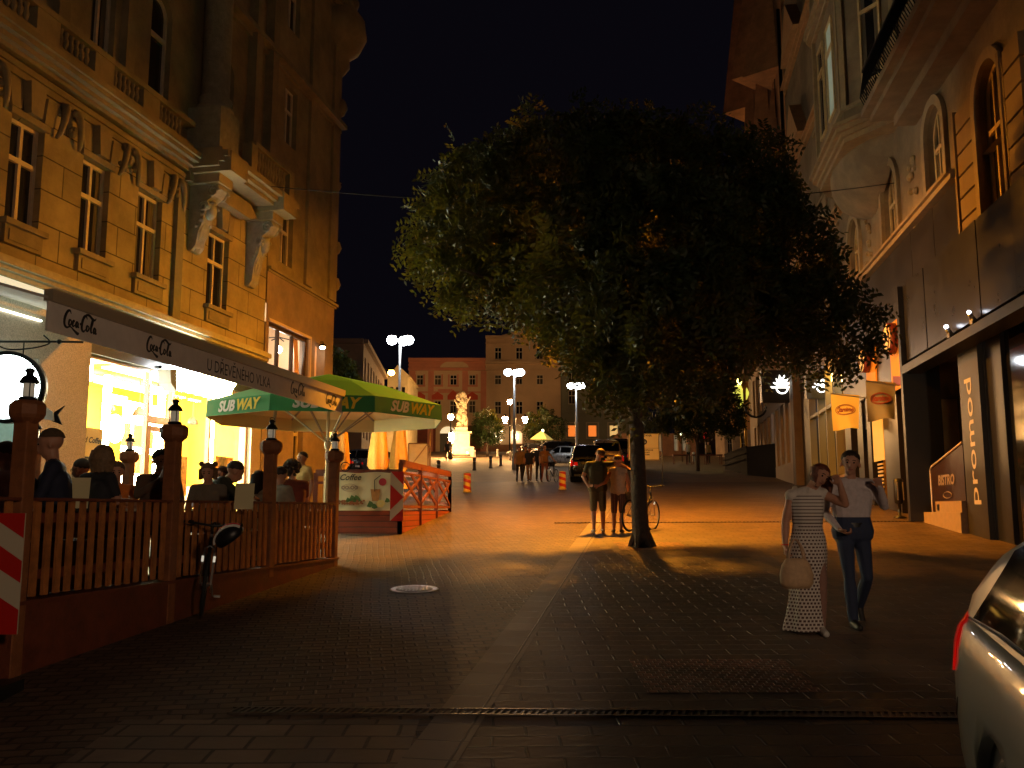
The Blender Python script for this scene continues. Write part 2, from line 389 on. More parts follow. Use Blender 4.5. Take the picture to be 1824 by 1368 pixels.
def window(F, u0, u1, z0, z1, parent, d=-.16, arch=False, fm=None, pm=None, split=.62, bars=1, fw=.07, lab=None, sill=True):
    fm = fm or M['wframe']; pm = pm or M['pane']; f = MB(); zt = z1 - ((u1 - u0) / 2 if arch else 0)
    f.fbox(F, u0, u0 + fw, d - .06, d + .03, z0, z1 if not arch else zt + .1); f.fbox(F, u1 - fw, u1, d - .06, d + .03, z0, z1 if not arch else zt + .1)
    f.fbox(F, u0 + fw, u1 - fw, d - .06, d + .03, z0, z0 + fw)
    if not arch: f.fbox(F, u0 + fw, u1 - fw, d - .06, d + .03, z1 - fw, z1)
    else:
        r = (u1 - u0) / 2; um = (u0 + u1) / 2; n = 14
        for k in range(n):
            a0, a1 = math.pi * k / n, math.pi * (k + 1) / n
            P = lambda a, rr, dd: F.p(um - rr * math.cos(a), dd, zt + rr * math.sin(a))
            f.hexa([P(a0, r, d - .06), P(a1, r, d - .06), P(a1, r - fw, d - .06), P(a0, r - fw, d - .06), P(a0, r, d + .03), P(a1, r, d + .03), P(a1, r - fw, d + .03), P(a0, r - fw, d + .03)])
    zc = z0 + (z1 - z0) * split
    f.fbox(F, u0 + fw, u1 - fw, d - .055, d + .045, zc - .045, zc + .045)
    for i in range(bars):
        um = u0 + (u1 - u0) * (i + 1) / (bars + 1); f.fbox(F, um - .035, um + .035, d - .05, d + .035, z0 + fw, z1 - fw)
    w = f.build('window', fm, parent)
    if lab: w['label'] = lab
    g = MB(); g.fbox(F, u0 + .01, u1 - .01, d - .04, d - .02, z0 + .01, (zt if arch else z1) - .01)
    if arch:
        r = (u1 - u0) / 2 - .01; um = (u0 + u1) / 2
        g.prism([F.p(um - r * math.cos(math.pi * k / 12), d - .04, zt - .01 + r * math.sin(math.pi * k / 12)) for k in range(13)], F.n * .02)
    g.build('pane', pm, w)
    k_ = (u0 * 7.3 + z0 * 3.1) % 1
    if pm is M['pane'] and k_ < .6 and u1 - u0 < 1.7:
        g = MB(); wd = (u1 - u0 - 2 * fw) * (.22 + .25 * k_)
        for a, b in ((u0 + fw, u0 + fw + wd), (u1 - fw - wd * .8, u1 - fw)):
            n = 5
            for q in range(n): g.fbox(F, a + (b - a) * q / n, a + (b - a) * (q + .8) / n, d - .02, d - .012 + .004 * (q % 2), z0 + fw, (zt if arch else z1) - fw)
        g.build('curtain', mat('dim_curtain', (.10, .085, .06), .8), w)
    return w
_bp = MB.build
def cornice(mb, F, u0, u1, z, prof):
    """stacked steps (projection, height) from z upward"""
    for pr, h in prof: mb.fbox(F, u0, u1, -.05, pr, z, z + h); z += h
    return z

# ------------------------------------------------------------------ ochre corner building on the left
BL = local('apartment_building', 'ornate ochre corner building with rusticated wall, stone consoles and balustrade on the left', 'building')
UE, US = 30.1, 25.15           # far corner, start of the plain end bay
wins1 = [(11.4, 12.25), (13.3, 14.15), (15.27, 16.1), (17.2, 18.05), (19.03, 19.95), (21.98, 23.0)]
m = MB(); wall(m, FL, 4, US, 5.9, 9.55, [(a, b, 6.62, 8.5) for a, b in wins1], .22); m.build('wall', M['rust'], BL)
m = MB(); wall(m, FL, 4, US, 9.55, 24, [(a, b, 10.7, 13.2) for a, b in ((13.2, 13.9), (15.0, 15.75), (17.15, 17.9), (19.15, 19.95), (22.1, 22.9))] + [(a, b, 15.4, 17.8) for a, b in ((17.15, 17.9), (19.15, 19.95), (22.1, 22.9))], .22)
for a, b in ((15.0, 15.75), (17.15, 17.9), (19.15, 19.95), (22.1, 22.9)): arch_fill(m, FL, a, b, 0, 13.2, depth=.22)
m.build('wall', M['plaster'], BL)
m = MB(); wall(m, FL, US, UE, 5.6 - 4.6, 8.3, [(25.35, 28.1, 5.6, 6.88), (28.6, 29.4, 5.55, 6.88), (27.2, 27.9, 2.6, 4.7)], .3, .04); m.build('wall', M['plaster2'], BL)
m = MB(); wall(m, FL, US, UE, 8.3, 24, [(25.9, 26.75, 8.75, 10.4), (25.9, 26.75, 12.4, 14.2), (25.9, 26.75, 16, 18)], .25, .02)
e = FL.p(UE, .02, 0); e2 = FL.p(UE, -14, 0)
for z0, z1 in ((1.0, 24),):
    m.quad(e + Vector((0, 0, z0)), e2 + Vector((0, 0, z0)), e2 + Vector((0, 0, z1)), e + Vector((0, 0, z1)))
m.quad(FL.p(4, 0, 24), FL.p(UE, 0, 24), FL.p(UE, -14, 24), FL.p(4, -14, 24)); m.build('wall', M['plaster'], BL)
for i, (a, b) in enumerate(wins1): window(FL, a, b, 6.62, 8.5, BL)
for a, b in ((13.2, 13.9), (15.0, 15.75), (17.15, 17.9), (19.15, 19.95), (22.1, 22.9)): window(FL, a, b, 10.7, 13.2, BL, arch=a > 14, bars=0 if a > 18 else 1)
for a, b in ((17.15, 17.9), (19.15, 19.95), (22.1, 22.9)): window(FL, a, b, 15.4, 17.8, BL)
for z0, z1 in ((8.75, 10.4), (12.4, 14.2), (16, 18)): window(FL, 25.9, 26.75, z0, z1, BL)
window(FL, 27.2, 27.9, 2.6, 4.7, BL)
# sills, aprons, lintel blocks
m = MB()
for a, b in wins1:
    m.mark(); m.fbox(FL, a - .1, b + .12, 0, .14, 6.52, 6.62); m.fbox(FL, a - .04, b + .06, 0, .07, 6.2, 6.52)
    m.fbox(FL, a + .05, b - .05, .07, .09, 6.26, 6.46)
    m.fbox(FL, a - .08, b + .08, 0, .06, 8.5, 8.62)
    um = (a + b) / 2
    m.prism([FL.p(um - .14, 0, 8.62), FL.p(um + .14, 0, 8.62), FL.p(um + .2, 0, 9.2), FL.p(um - .2, 0, 9.2)], FL.n * .16)
    for s in (-1, 1): m.prism([FL.p(um + s * .3, 0, 8.62), FL.p(um + s * .52, 0, 8.62), FL.p(um + s * .62, 0, 9.12), FL.p(um + s * .36, 0, 9.12)], FL.n * .08)
m.build_each('window_surround', M['plaster'], BL)
# bands
m = MB(); cornice(m, FL, 4, US + .1, 5.62, [(.05, .1), (.12, .08), (.2, .12), (.09, .06)]); m.build('string_course', mat('pale_moulding', (.38, .35, .22), .8, noise=5, var=.2), BL)
m = MB(); cornice(m, FL, 4, 20.7, 9.2, [(.05, .12), (.1, .1)]); cornice(m, FL, 4, 20.7, 9.5, [(.16, .08), (.28, .1), (.4, .1), (.46, .12)])
cornice(m, FL, US, UE + .12, 8.28, [(.07, .06), (.14, .08)])
cornice(m, FL, 4, UE + .1, 14.4, [(.1, .12), (.3, .14), (.22, .1)]); cornice(m, FL, 4, UE + .1, 18.6, [(.1, .12), (.3, .14), (.5, .14)])
m.build('cornice', M['plaster'], BL)
# relief garlands and acanthus brackets between the windows under the cornice
m = MB(); rnd = random.Random(3)
for uc in (12.8, 14.7, 16.65, 18.55, 20.35):
    m.mark()
    for s in (-1, 1):
        pts = [FL.p(uc + s * (.12 + .2 * t), .05 + .1 * math.sin(t * 3), 9.15 - .55 * t + .12 * math.sin(5 * t)) for t in [k / 6 for k in range(7)]]
        m.tube(pts, [.1, .09, .08, .07, .06, .05, .03], 7)
    for k in range(9): m.ball(FL.p(uc + rnd.uniform(-.3, .3), .07, rnd.uniform(8.65, 9.15)), rnd.uniform(.04, .085), 7)
m.build_each('relief', M['plaster'], BL)
# balustrade above the cornice
m = MB(); m.fbox(FL, 4, 20.6, .06, .3, 9.97, 10.08); m.fbox(FL, 4, 20.6, .04, .32, 10.5, 10.62)
for k in range(12): m.fbox(FL, 4.3 + k * 1.62 - .3, 4.3 + k * 1.62 + .3, .06, .3, 10.08, 10.5) if 4.3 + k * 1.62 < 20.4 else None
m.build('parapet', M['plaster'], BL)
bal = [(.05, 0), (.055, .05), (.03, .1), (.06, .22), (.035, .33), (.05, .4), (.05, .44)]
m = MB(); u = 11.0
while u < 20.5:
    if abs(((u - 4.3) / 1.62) % 1 - .5) < .3: m.mark(); m.lathe(bal, FL.p(u, .18, 10.07), 8)
    u += .15
m.build_each('baluster', M['plaster'], BL)
# pilaster strip (down pipe) and console pair carrying the balcony
m = MB(); m.fbox(FL, 20.42, 20.72, 0, .1, 5.95, 9.2); m.build('pilaster_strip', mat('grey_pilaster', (.18, .17, .12), .8, noise=6, var=.2), BL)
def console(uc, zt, zb):
    m = MB(); h = zt - zb
    prof = [(0, zt), (.72, zt), (.74, zt - .12), (.62, zt - .3), (.46, zt - .42), (.42, zt - .62), (.36, zt - .9), (.26, zt - 1.15), (.2, zb + .12), (.1, zb), (0, zb)]
    m.prism([FL.p(uc - .2, d, z) for d, z in prof], FL.e * .4)
    for r0, dd, zz in ((.17, .6, zt - .2), (.13, .38, zt - .55)):
        pts = [FL.p(uc - .23, dd + r0 * (1 - k / 22) * math.cos(k * .62), zz + r0 * (1 - k / 22) * math.sin(k * .62)) for k in range(18)]; m.tube(pts, .028, 5)
        pts = [FL.p(uc + .23, dd + r0 * (1 - k / 22) * math.cos(k * .62), zz + r0 * (1 - k / 22) * math.sin(k * .62)) for k in range(18)]; m.tube(pts, .028, 5)
    rn = random.Random(int(uc * 10))
    for k in range(16): m.ball(FL.p(uc + rn.uniform(-.2, .2), .46 - .3 * k / 16 + rn.uniform(-.03, .05), zt - .45 - .75 * k / 16), rn.uniform(.05, .09), 7)
    m.ball(FL.p(uc, .44, zt - .62), .15, 10, sz=1.5)
    for k in range(5): m.tube([FL.p(uc + .04 * (k - 2), .3, zt - .95), FL.p(uc + .07 * (k - 2), .26, zt - 1.2), FL.p(uc + .03 * (k - 2), .12, zb)], [.05, .045, .02], 6)
    m.build('console', M['stone'], BL)
console(21.25, 9.3, 7.7); console(24.1, 9.3, 7.55)
m = MB()
for d, z, h in ((.86, 9.62, .1), (.98, 9.72, .12), (1.1, 9.84, .14), (.94, 9.98, .08)): m.fbox(FL, 20.75, 24.75, 0, d, z, z + h)
for uc in (21.25, 24.1): m.fbox(FL, uc - .32, uc + .32, 0, .8, 9.28, 9.62); m.fbox(FL, uc - .42, uc + .42, 0, 1.14, 9.5, 9.98)
m.fbox(FL, 20.75, 24.75, 0, .16, 9.3, 9.62)
m.prism([FL.p(21.6, .1, 9.3), FL.p(22.0, .1, 9.55), FL.p(23.3, .1, 9.55), FL.p(23.7, .1, 9.3), FL.p(23.3, .1, 9.15), FL.p(22.0, .1, 9.15)], FL.n * .3)
m.build('balcony_slab', M['plaster'], BL)
m = MB(); m.fbox(FL, 22.3, 24.6, .78, 1.0, 10.7, 10.82); m.fbox(FL, 24.3, 24.6, .74, 1.0, 10.06, 10.7); m.fbox(FL, 22.1, 22.4, .74, 1.0, 10.06, 10.7)
m.build('balustrade', M['plaster'], BL)
m = MB()
for k in range(11): m.mark(); m.lathe([(a, b * 1.45) for a, b in bal], FL.p(22.55 + k * .16, .88, 10.06), 8)
m.build_each('baluster', M['plaster'], BL)
# giant half columns on pedestals
def column(uc, d=.42, r=.33):
    m = MB(); c = FL.p(uc, d, 0)
    m.fbox(FL, uc - .45, uc + .45, 0, d + .42, 10.0, 11.1)
    m.lathe([(r + .1, 11.1), (r + .12, 11.2), (r + .03, 11.3), (r + .08, 11.42), (r, 11.5), (r, 14), (r * .85, 19)], c, 18)
    m.build('column', M['stone'], BL)
column(21.25)
m = MB()
for uc in (13.0 + k * 2.05 for k in range(6)):
    if uc < 20.8: m.fbox(FL, uc - .75 - .3, uc - .75 + .0, 0, .16, 10.65, 14.4)
for z0 in (15, ): m.fbox(FL, 20.0, 20.35, 0, .2, z0, 18.6)
for a in (23.6, 24.6): m.fbox(FL, a, a + .35, 0, .25, 10.7, 18.6)
m.fbox(FL, 27.6, 28.1, .02, .12, 8.5, 18.6); m.fbox(FL, 29.5, UE, .02, .1, 8.5, 18.6)
m.build('pilaster', M['plaster'], BL)
# corner ornaments on the far edge
m = MB(); ce = FL.p(UE, 0, 0)
for z, r in ((9.1, .16), (10.35, .16), (12.5, .1), (15.3, .24)): m.mark(); m.lathe([(.02, z - r * 1.4), (r * .6, z - r), (r, z), (r * .7, z + r), (.1, z + r * 1.3)], ce + FL.e * .05 + FL.n * .05, 12)
m.mark(); m.lathe([(.05, 16.3), (.2, 16.5), (.42, 16.8), (.4, 17.1), (.75, 17.4), (.98, 17.9), (.9, 18.5), (.6, 18.9), (.7, 19.2)], ce + FL.e * .05 - FL.n * .1, 20)
m.build_each('corner_ornament', M['plaster'], BL)
# lit window and smaller lit window in the plain end bay
litw = glow('lit_ceiling_glow', (1, .62, .3), 3.0)
room = mat('warm_room_wall', (.8, .6, .4), .8)
def room_box(F, u0, u1, z0, z1, dep, m0, parent, name='room'):
    m = MB(); P = F.p
    m.quad(P(u0, -dep, z0), P(u1, -dep, z0), P(u1, -dep, z1), P(u0, -dep, z1))
    m.quad(P(u0, -.25, z0), P(u0, -dep, z0), P(u0, -dep, z1), P(u0, -.25, z1)); m.quad(P(u1, -.25, z0), P(u1, -dep, z0), P(u1, -dep, z1), P(u1, -.25, z1))
    m.quad(P(u0, -.25, z0), P(u1, -.25, z0), P(u1, -dep, z0), P(u0, -dep, z0)); m.quad(P(u0, -.25, z1), P(u1, -.25, z1), P(u1, -dep, z1), P(u0, -dep, z1))
    return m.build(name, m0, parent)
room_box(FL, 25.2, 28.3, 5.1, 7.5, 2.4, room, BL)
bulb = glow('bright_bulb', (1, .86, .68), 160)
m = MB(); m.ball(FL.p(27.25, -.55, 6.42), .11, 12); m.build('ceiling_lamp', bulb, BL)
m = MB(); m.ball(FL.p(25.9, -.6, 6.45), .045, 10); m.build('ceiling_lamp', bulb, BL)
m = MB()
for k in range(5): m.tube([FL.p(27.25, -.55, 6.8), FL.p(27.25 + .35 * math.cos(k * 1.26), -.55 + .3 * math.sin(k * 1.26), 6.74)], .018, 6)
m.tube([FL.p(27.25, -.55, 6.5), FL.p(27.25, -.55, 7.4)], .015, 6); m.build('lamp_hanger', M['iron'], BL)
f = MB(); dk = mat('brown_window_frame', (.07, .045, .03), .5)
for a, b in ((25.35, 25.42), (26.12, 26.2), (27.1, 27.18), (28.02, 28.1)): f.fbox(FL, a, b, -.14, -.04, 5.6, 6.88)
f.fbox(FL, 25.42, 28.02, -.13, -.05, 5.6, 5.68); f.fbox(FL, 25.42, 28.02, -.13, -.05, 6.78, 6.88)
wf = f.build('window', dk, BL, ); wf['label'] = 'wide brightly lit window with a brown frame'
g = MB(); g.fbox(FL, 25.42, 28.02, -.1, -.09, 5.68, 6.78); g.build('pane', clear_pane(), wf)
m = MB(); m.prism([FL.p(27.6, -.2, 5.65), FL.p(27.95, -.2, 5.65), FL.p(27.75, -.2, 6.8), FL.p(27.45, -.2, 6.8)], FL.n * .03); m.build('curtain', mat('pink_curtain', (.75, .45, .35), .8), wf)
m = MB(); m.fbox(FL, 25.25, 28.2, .04, .1, 6.88, 6.96); m.fbox(FL, 28.1, 28.2, .04, .1, 5.55, 6.88); m.build('window_surround', mat('pale_surround', (.6, .48, .38), .7), BL)
m = MB(); m.fbox(FL, 28.6, 29.4, -.28, -.24, 5.55, 6.88); w2 = m.build('window', mat('lit_blind', (.75, .55, .4), .7), BL)
m = MB(); m.ball(FL.p(29.0, .12, 6.78), .09, 10, sz=.7); m.build('wall_lamp', glow('wall_lamp_glow', (1, .82, .55), 45), BL)
m = MB(); m.tube([FL.p(29.0, 0, 6.95), FL.p(29.0, .14, 6.95), FL.p(29.0, .14, 6.86)], .02, 6); m.lathe([(.13, 6.8), (.11, 6.86), (.03, 6.9)], FL.p(29.0, .12, 0), 12); m.build('lamp_bracket', M['iron'], BL)

# ------------------------------------------------------------------ its ground floor: granite piers, lit shop, green lit doorway
m = MB(); wall(m, FL, 4, 25.15, .2, 5.62, [(12.0, 16.35, .2, 4.35), (17.78, 24.6, .2, 4.95)], .35, .02); m.build('shopfront_wall', M['granite'], BL)
yel = mat('yellow_wall_paint', (.85, .52, .03), .6); cream = mat('cream_wall', (.9, .8, .5), .6)
# interior of the sandwich shop
room_box(FL, 17.6, 24.8, 1.0, 4.9, 4.0, yel, BL, 'shop_interior')
m = MB()
for a, b in ((17.9, 19.4), (20.0, 21.6), (22.0, 24.4)):
    for d in (-1.0, -2.6): m.fbox(FL, a, b, d - .3, d + .3, 4.78, 4.82)
m.build('ceiling_light', glow('shop_ceiling_light', (1, .84, .45), 17), BL)
m = MB()
for a in (19.25, 20.75, 21.3, 23.6): m.fbox(FL, a, a + .14, -.7, -.6, 1.3, 4.5)
m.fbox(FL, 17.8, 19.0, -.9, -.8, 4.35, 4.7); m.build('light_column', glow('tube_light', (1, .9, .5), 90), BL)
m = MB(); m.fbox(FL, 21.9, 23.5, -2.0, -1.95, 1.6, 4.3); m.build('menu_wall', glow('backlit_menu', (1, .93, .6), 75), BL)
m = MB(); m.fbox(FL, 19.0, 19.5, -.8, -.75, 2.2, 3.0); m.build('menu_screen', glow('screen_glow', (.75, .9, 1), 12), BL)
rn = random.Random(9)
m = MB()
for z in (1.9, 2.4, 2.9, 3.4): m.fbox(FL, 18.0, 19.1, -3.6, -3.2, z, z + .04)
for a in (18.0, 19.06): m.fbox(FL, a, a + .04, -3.6, -3.2, 1.1, 3.7)
m.build('shelf', mat('brown_shelf', (.2, .09, .03), .6), BL)
m = MB()
for z in (1.94, 2.44, 2.94):
    for k in range(9): q = FL.p(18.1 + k * .11, -3.35, z); m.lathe([(.035, 0), (.035, .2), (.014, .27), (.014, .34), (.0001, .34)], q, 8) if rn.random() < .8 else None
m.build('bottles', mat('bottle_green', (.05, .12, .03), .2), BL)
m = MB()
for k in range(5): m.fbox(FL, 21.75 + k * .5, 21.75 + k * .5 + .36, -1.94, -1.9, 3.2, 3.75); m.fbox(FL, 21.75 + k * .5, 21.75 + k * .5 + .36, -1.94, -1.9, 2.55, 3.05)
m.build('menu_pictures', mat('menu_print', (.5, .22, .04), .5, noise=14, var=.6), BL)
m = MB()
for u in (20.3, 21.5, 22.7, 23.9): m.tube([FL.p(u, -1.3, 4.7), FL.p(u, -1.3, 4.1)], .012, 5); m.lathe([(.16, 3.88), (.13, 3.98), (.03, 4.1)], FL.p(u, -1.3, 0), 14)
m.build('pendant_shade', mat('dark_shade', (.06, .03, .02), .5), BL)
m = MB(); m.fbox(FL, 23.0, 23.9, -.12, -.11, 1.9, 3.0); m.fbox(FL, 21.1, 21.7, -.12, -.11, 2.0, 2.9); m.build('window_poster', mat('poster_print', (.55, .3, .08), .5, noise=9, var=.6), BL)
m = MB(); m.fbox(FL, 21.6, 24.4, -1.6, -.9, 1.2, 2.25); m.build('counter', mat('orange_counter', (.6, .3, .05), .4), BL)
f = MB(); tan = mat('tan_shop_frame', (.35, .2, .09), .5)
for a in (17.8, 19.95, 20.9, 22.6, 24.5): f.fbox(FL, a, a + .09, -.2, -.1, 1.0, 4.72)
f.fbox(FL, 17.8, 24.6, -.2, -.1, 4.64, 4.72); f.fbox(FL, 20.04, 20.9, -.2, -.1, 3.55, 3.72)
sw = f.build('shop_window', tan, BL)
g = MB(); g.fbox(FL, 17.89, 19.95, -.155, -.145, 1.1, 4.64); g.fbox(FL, 20.99, 24.5, -.155, -.145, 1.1, 4.64); g.build('pane', clear_pane(), sw)
f = MB()
for a in (20.06, 20.78): f.fbox(FL, a, a + .1, -.18, -.12, 1.3, 3.5)
f.fbox(FL, 20.06, 20.88, -.18, -.12, 3.38, 3.5); f.fbox(FL, 20.06, 20.88, -.18, -.12, 1.3, 1.6); f.build('door', tan, sw)
m = MB(); m.fbox(FL, 17.8, 24.6, -.1, .0, 4.72, 4.95); m.build('transom', mat('dark_transom', (.03, .04, .035), .4), BL)
m = MB(); m.fbox(FL, 17.95, 18.75, -.32, -.3, 1.7, 3.3); pa = m.build('poster', mat('cream_poster', (.7, .62, .3), .6), BL)
m = MB(); text_mesh(m, 'Iced Coffee', .16, lambda x, y: FL.p(18.35 + x, -.29, 3.05 + y), .004, .3)
for k in range(5): m.fbox(FL, 18.1, 18.35, -.295, -.29, 2.2 + k * .12, 2.24 + k * .12)
m.build('poster_print', M['black'], pa)
m = MB(); m.lathe([(.3, -.01), (.3, .01), (.0001, .01)], FL.p(19.15, -.3, 3.35), 20, M=Matrix.Rotation(FL.ang() - math.pi / 2 - math.pi / 2, 4, 'Z').to_4x4() @ Matrix.Rotation(math.pi / 2, 4, 'X'))
m.fbox(FL, 18.85, 19.5, -.31, -.29, 3.85, 4.05); m.build('window_sticker', glow('sticker_glow', (1, .97, .75), 14), BL)
# the projecting illuminated letters over the shop
sg = thing('shop_sign', 'glaring illuminated white and yellow letters above the bright yellow shop window', 'sign', FL.p(21.4, .1, 4.4))
bx = MB(); bx.fbox(FL, 20.1, 22.75, .02, .1, 4.35, 4.45); bx.fbox(FL, 20.1, 22.75, .02, .1, 4.75, 4.82); bx.build('sign_rail', M['iron'], sg)
def letters(sname, mm, s, u0, size, **k):
    m = MB(); text_mesh(m, s, size, lambda x, y: FL.p(u0 + x, .3, 4.58 + y * .95), **k); o = m.build(sname, mm, sg)
    md = o.modifiers.new('depth', 'SOLIDIFY'); md.thickness = .12
letters('letters', glow('white_letter_glow', (.92, .96, 1), 80), 'SUB', 20.75, .78, bold=.03, shear=.25)
letters('letters', glow('yellow_letter_glow', (1, .93, .35), 70), 'WAY', 22.1, .78, bold=.03, shear=.25)
m = MB(); m.prism([FL.p(20.0, .1, 4.4), FL.p(20.25, .1, 4.25), FL.p(20.2, .1, 4.75), FL.p(19.95, .1, 4.7)], FL.n * .3); m.build('side_box', mat('blue_grey_box', (.12, .14, .2), .5), sg)
# door recess lit green-white, with a bracket sign
gw = mat('green_grey_plaster', (.42, .52, .46), .7, noise=5, var=.15)
room_box(FL, 11.8, 16.5, .2, 4.5, 1.1, gw, BL, 'recess')
f = MB()
for a in (12.9, 13.9, 14.9, 15.7): f.fbox(FL, a, a + .07, -1.05, -.98, .4, 3.6)
f.fbox(FL, 12.0, 15.77, -1.05, -.98, 3.5, 3.6); f.build('door', mat('pale_green_frame', (.4, .5, .45), .5), BL)
m = MB(); m.fbox(FL, 12.0, 15.8, -.55, -.4, 4.25, 4.32); m.build('recess_light', glow('cool_recess_light', (.7, 1, .85), 9), BL)
rs = thing('hanging_sign', 'round white illuminated sign hanging from a black scrolled bracket by the lamp post', 'sign', FL.p(15.0, 1.0, 3.6))
_u, _z = FL.hit(14, 690, 1.05); sc = FL.p(_u, 1.05, _z)
m = MB(); RM = Matrix.Rotation(R(8), 4, 'Z') @ Matrix.Rotation(math.pi / 2, 4, 'X')
m.lathe([(.0001, -.07), (.5, -.07), (.5, .07), (.0001, .07)], sc, 40, M=RM); m.build('sign_disc', glow('sign_disc_glow', (.88, 1, .97), 9), rs)
m = MB(); m.lathe([(.5, -.085), (.56, -.085), (.56, .085), (.5, .085)], sc, 40, M=RM, ring=True); m.build('sign_rim', M['iron'], rs)
m = MB(); b0 = sc + Vector((-.6, 0, .72)); m.tube([b0, b0 + Vector((1.25, 0, 0)), b0 + Vector((1.7, .05, 0))], .018, 8)
m.tube(smooth_line([tuple(b0 + Vector((x, 0, z))) for x, z in ((.3, 0), (.55, -.12), (.95, -.1), (1.2, -.02), (1.1, .1))]), .012, 6); m.ball(b0 + Vector((1.35, 0, 0)), .04)
m.tube([sc + Vector((-.2, 0, .5)), sc + Vector((-.2, 0, .72))], .01); m.tube([sc + Vector((.2, 0, .5)), sc + Vector((.2, 0, .72))], .01); m.build('bracket', M['iron'], rs)
m = MB(); q = sc + Vector((.72, 0, -.38))
m.prism([q, q + Vector((-.16, 0, .1)), q + Vector((-.2, 0, -.1)), q + Vector((.02, 0, -.14))], (0, .03, 0)); m.build('arrow_plate', M['white'], rs)
m = MB(); m.prism([q + Vector((.01, .03, 0)), q + Vector((.16, .03, .1)), q + Vector((.06, .03, -.04)), q + Vector((.14, .03, -.2)), q + Vector((-.02, .03, -.14))], (0, .03, 0)); m.build('arrow_plate', M['iron'], rs)
# lit fascia at the left edge
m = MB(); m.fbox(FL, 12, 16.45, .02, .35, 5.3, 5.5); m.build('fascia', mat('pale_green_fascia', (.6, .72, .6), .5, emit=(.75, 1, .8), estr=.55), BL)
m = MB(); m.fbox(FL, 15.0, 16.3, .03, .06, 5.02, 5.05); m.build('light_strip', glow('fascia_strip', (.95, 1, .8), 6), BL)
# back building mass
m = MB(); m.fbox(FL, 4, UE, -14, -5.0, .2, 24); m.build('wall', M['plaster2'], BL)

# ------------------------------------------------------------------ the cream awning
FA = Frame((-6.1, 0), .188, 1)
aw = thing('awning', 'long cream fabric awning with black lettering over the cafe terrace', 'awning', FA.p(12, 0, 3.4))
ua, ub = FA.u(82, 585), FA.u(610, 735)
zb, zt = 3.40, 3.71
bk = (FL.o - FA.o).dot(FA.n)
m = MB(); m.fbox(FA, ua, ub, -.01, .01, zb, zt - .02); m.build('valance', M['cloth'], aw)
m = MB(); m.prism([FA.p(ua, 0, zt), FA.p(ua, bk + .25, 5.2), FA.p(ua, bk + .25, 5.23), FA.p(ua, 0, zt + .03)], FA.e * (ub - ua)); m.build('canopy', M['cloth'], aw)
m = MB(); m.fbox(FA, ua, ub, -.05, .05, zt - .02, zt + .1); m.build('front_bar', mat('pale_bar', (.5, .42, .3), .4, metal=.3), aw)
def va(u0, z0, s): return lambda x, y: FA.p(u0 + x * s, .014, z0 + y * s)
m = MB()
cc = [(108, 168), (259, 304), (519, 544), (582, 601)]
for a, b in cc:
    m.mark(); u0, u1 = FA.u(a, 620), FA.u(b, 640); script_cola(m, va(u0, 3.50, (u1 - u0) / 3.15))
m.mark(); u0, u1 = FA.u(380, 650), FA.u(470, 680)
text_mesh(m, 'U D\u0158EV\u011aN\u00c9HO VLKA', (u1 - u0) / 10.4 * 1.36, lambda x, y: FA.p((u0 + u1) / 2 + x, .014, 3.53 + y * 1.15))
m.build_each('lettering', M['black'], aw)
m = MB(); a0, a1 = FL.u(352, 600), FL.u(490, 655); m.fbox(FL, a0, a1, .05, .3, 5.28, 5.46); m.fbox(FL, a0, a0 + .15, .02, .36, 5.22, 5.52); m.build('lit_moulding', mat('yellow_lit_moulding', (.75, .6, .12), .3, coat=.3), aw)  # plain moulding; the shop sign's yellow light is put into its colour
m = MB(); m.tube([FL.p(18.9, 3.4, 3.9), FL.p(18.8, 3.3, 2.3), FL.p(19.0, 2.6, 1.6)], .035, 8); m.tube([FL.p(18.8, 3.3, 2.35), FL.p(20.2, 3.0, 1.5)], .02, 8); m.build('support_pole', mat('pale_metal_pole', (.6, .62, .6), .35, metal=.4), aw)
# ------------------------------------------------------------------ grey brown building on the right with the dark shopfronts
M['rplaster'] = mat('grey_brown_plaster', (.23, .18, .12), .85, noise=1.6, var=.16, bump=.01, bscale=50, dirt=.35)
M['rtrim'] = mat('pale_brown_trim', (.27, .21, .13), .8, noise=4, var=.2)
M['bglass'] = mat('black_glass_cladding', (.016, .013, .012), .35, noise=1.2, var=.4, spec=.6)
M['bgran'] = mat('polished_black_granite', (.014, .011, .009), .35, noise=30, var=.6, spec=.6)
M['panel'] = mat('dark_grey_metal_panel', (.025, .025, .03), .3, metal=.3, noise=2, var=.3)
BR = local('town_house', 'grey brown building with bay windows above dark glass shopfronts on the right', 'building')
P = FR.p
arches = [(19.45, 20.75, 8.8, 10.85), (23.5, 25.05, 8.8, 11.0), (28.2, 29.7, 8.8, 11.0), (16.0, 17.35, 7.4, 10.2)]
tops = [(32.95, 34.6, 17.4, 20.4), (33.4, 34.75, 13.5, 16.1)]
m = MB(); wall(m, FR, 4, 42.6, 8.6, 26, arches + tops, .3)
for a, b, c, d in arches: arch_fill(m, FR, a, b, c, d)
wall(m, FR, 4, 18.9, 7.0, 8.6, [(16.0, 17.35, 7.0, 8.6)], .3)
m.quad(P(42.6, 0, 2), P(42.6, -12, 2), P(42.6, -12, 26), P(42.6, 0, 26)); m.quad(P(4, 0, 26), P(42.6, 0, 26), P(42.6, -12, 26), P(4, -12, 26))
m.build('wall', M['rplaster'], BR)
wfr = mat('tan_window_frame', (.5, .38, .2), .6, noise=7, var=.15)
for i, (a, b, c, d) in enumerate(arches): window(FR, a, b, c, d, BR, arch=True, bars=2, split=.56, fm=wfr, fw=.09)
for a, b, c, d in tops: window(FR, a + .2, b - .2, c, d, BR, bars=1, split=.66, fm=wfr)
m = MB()
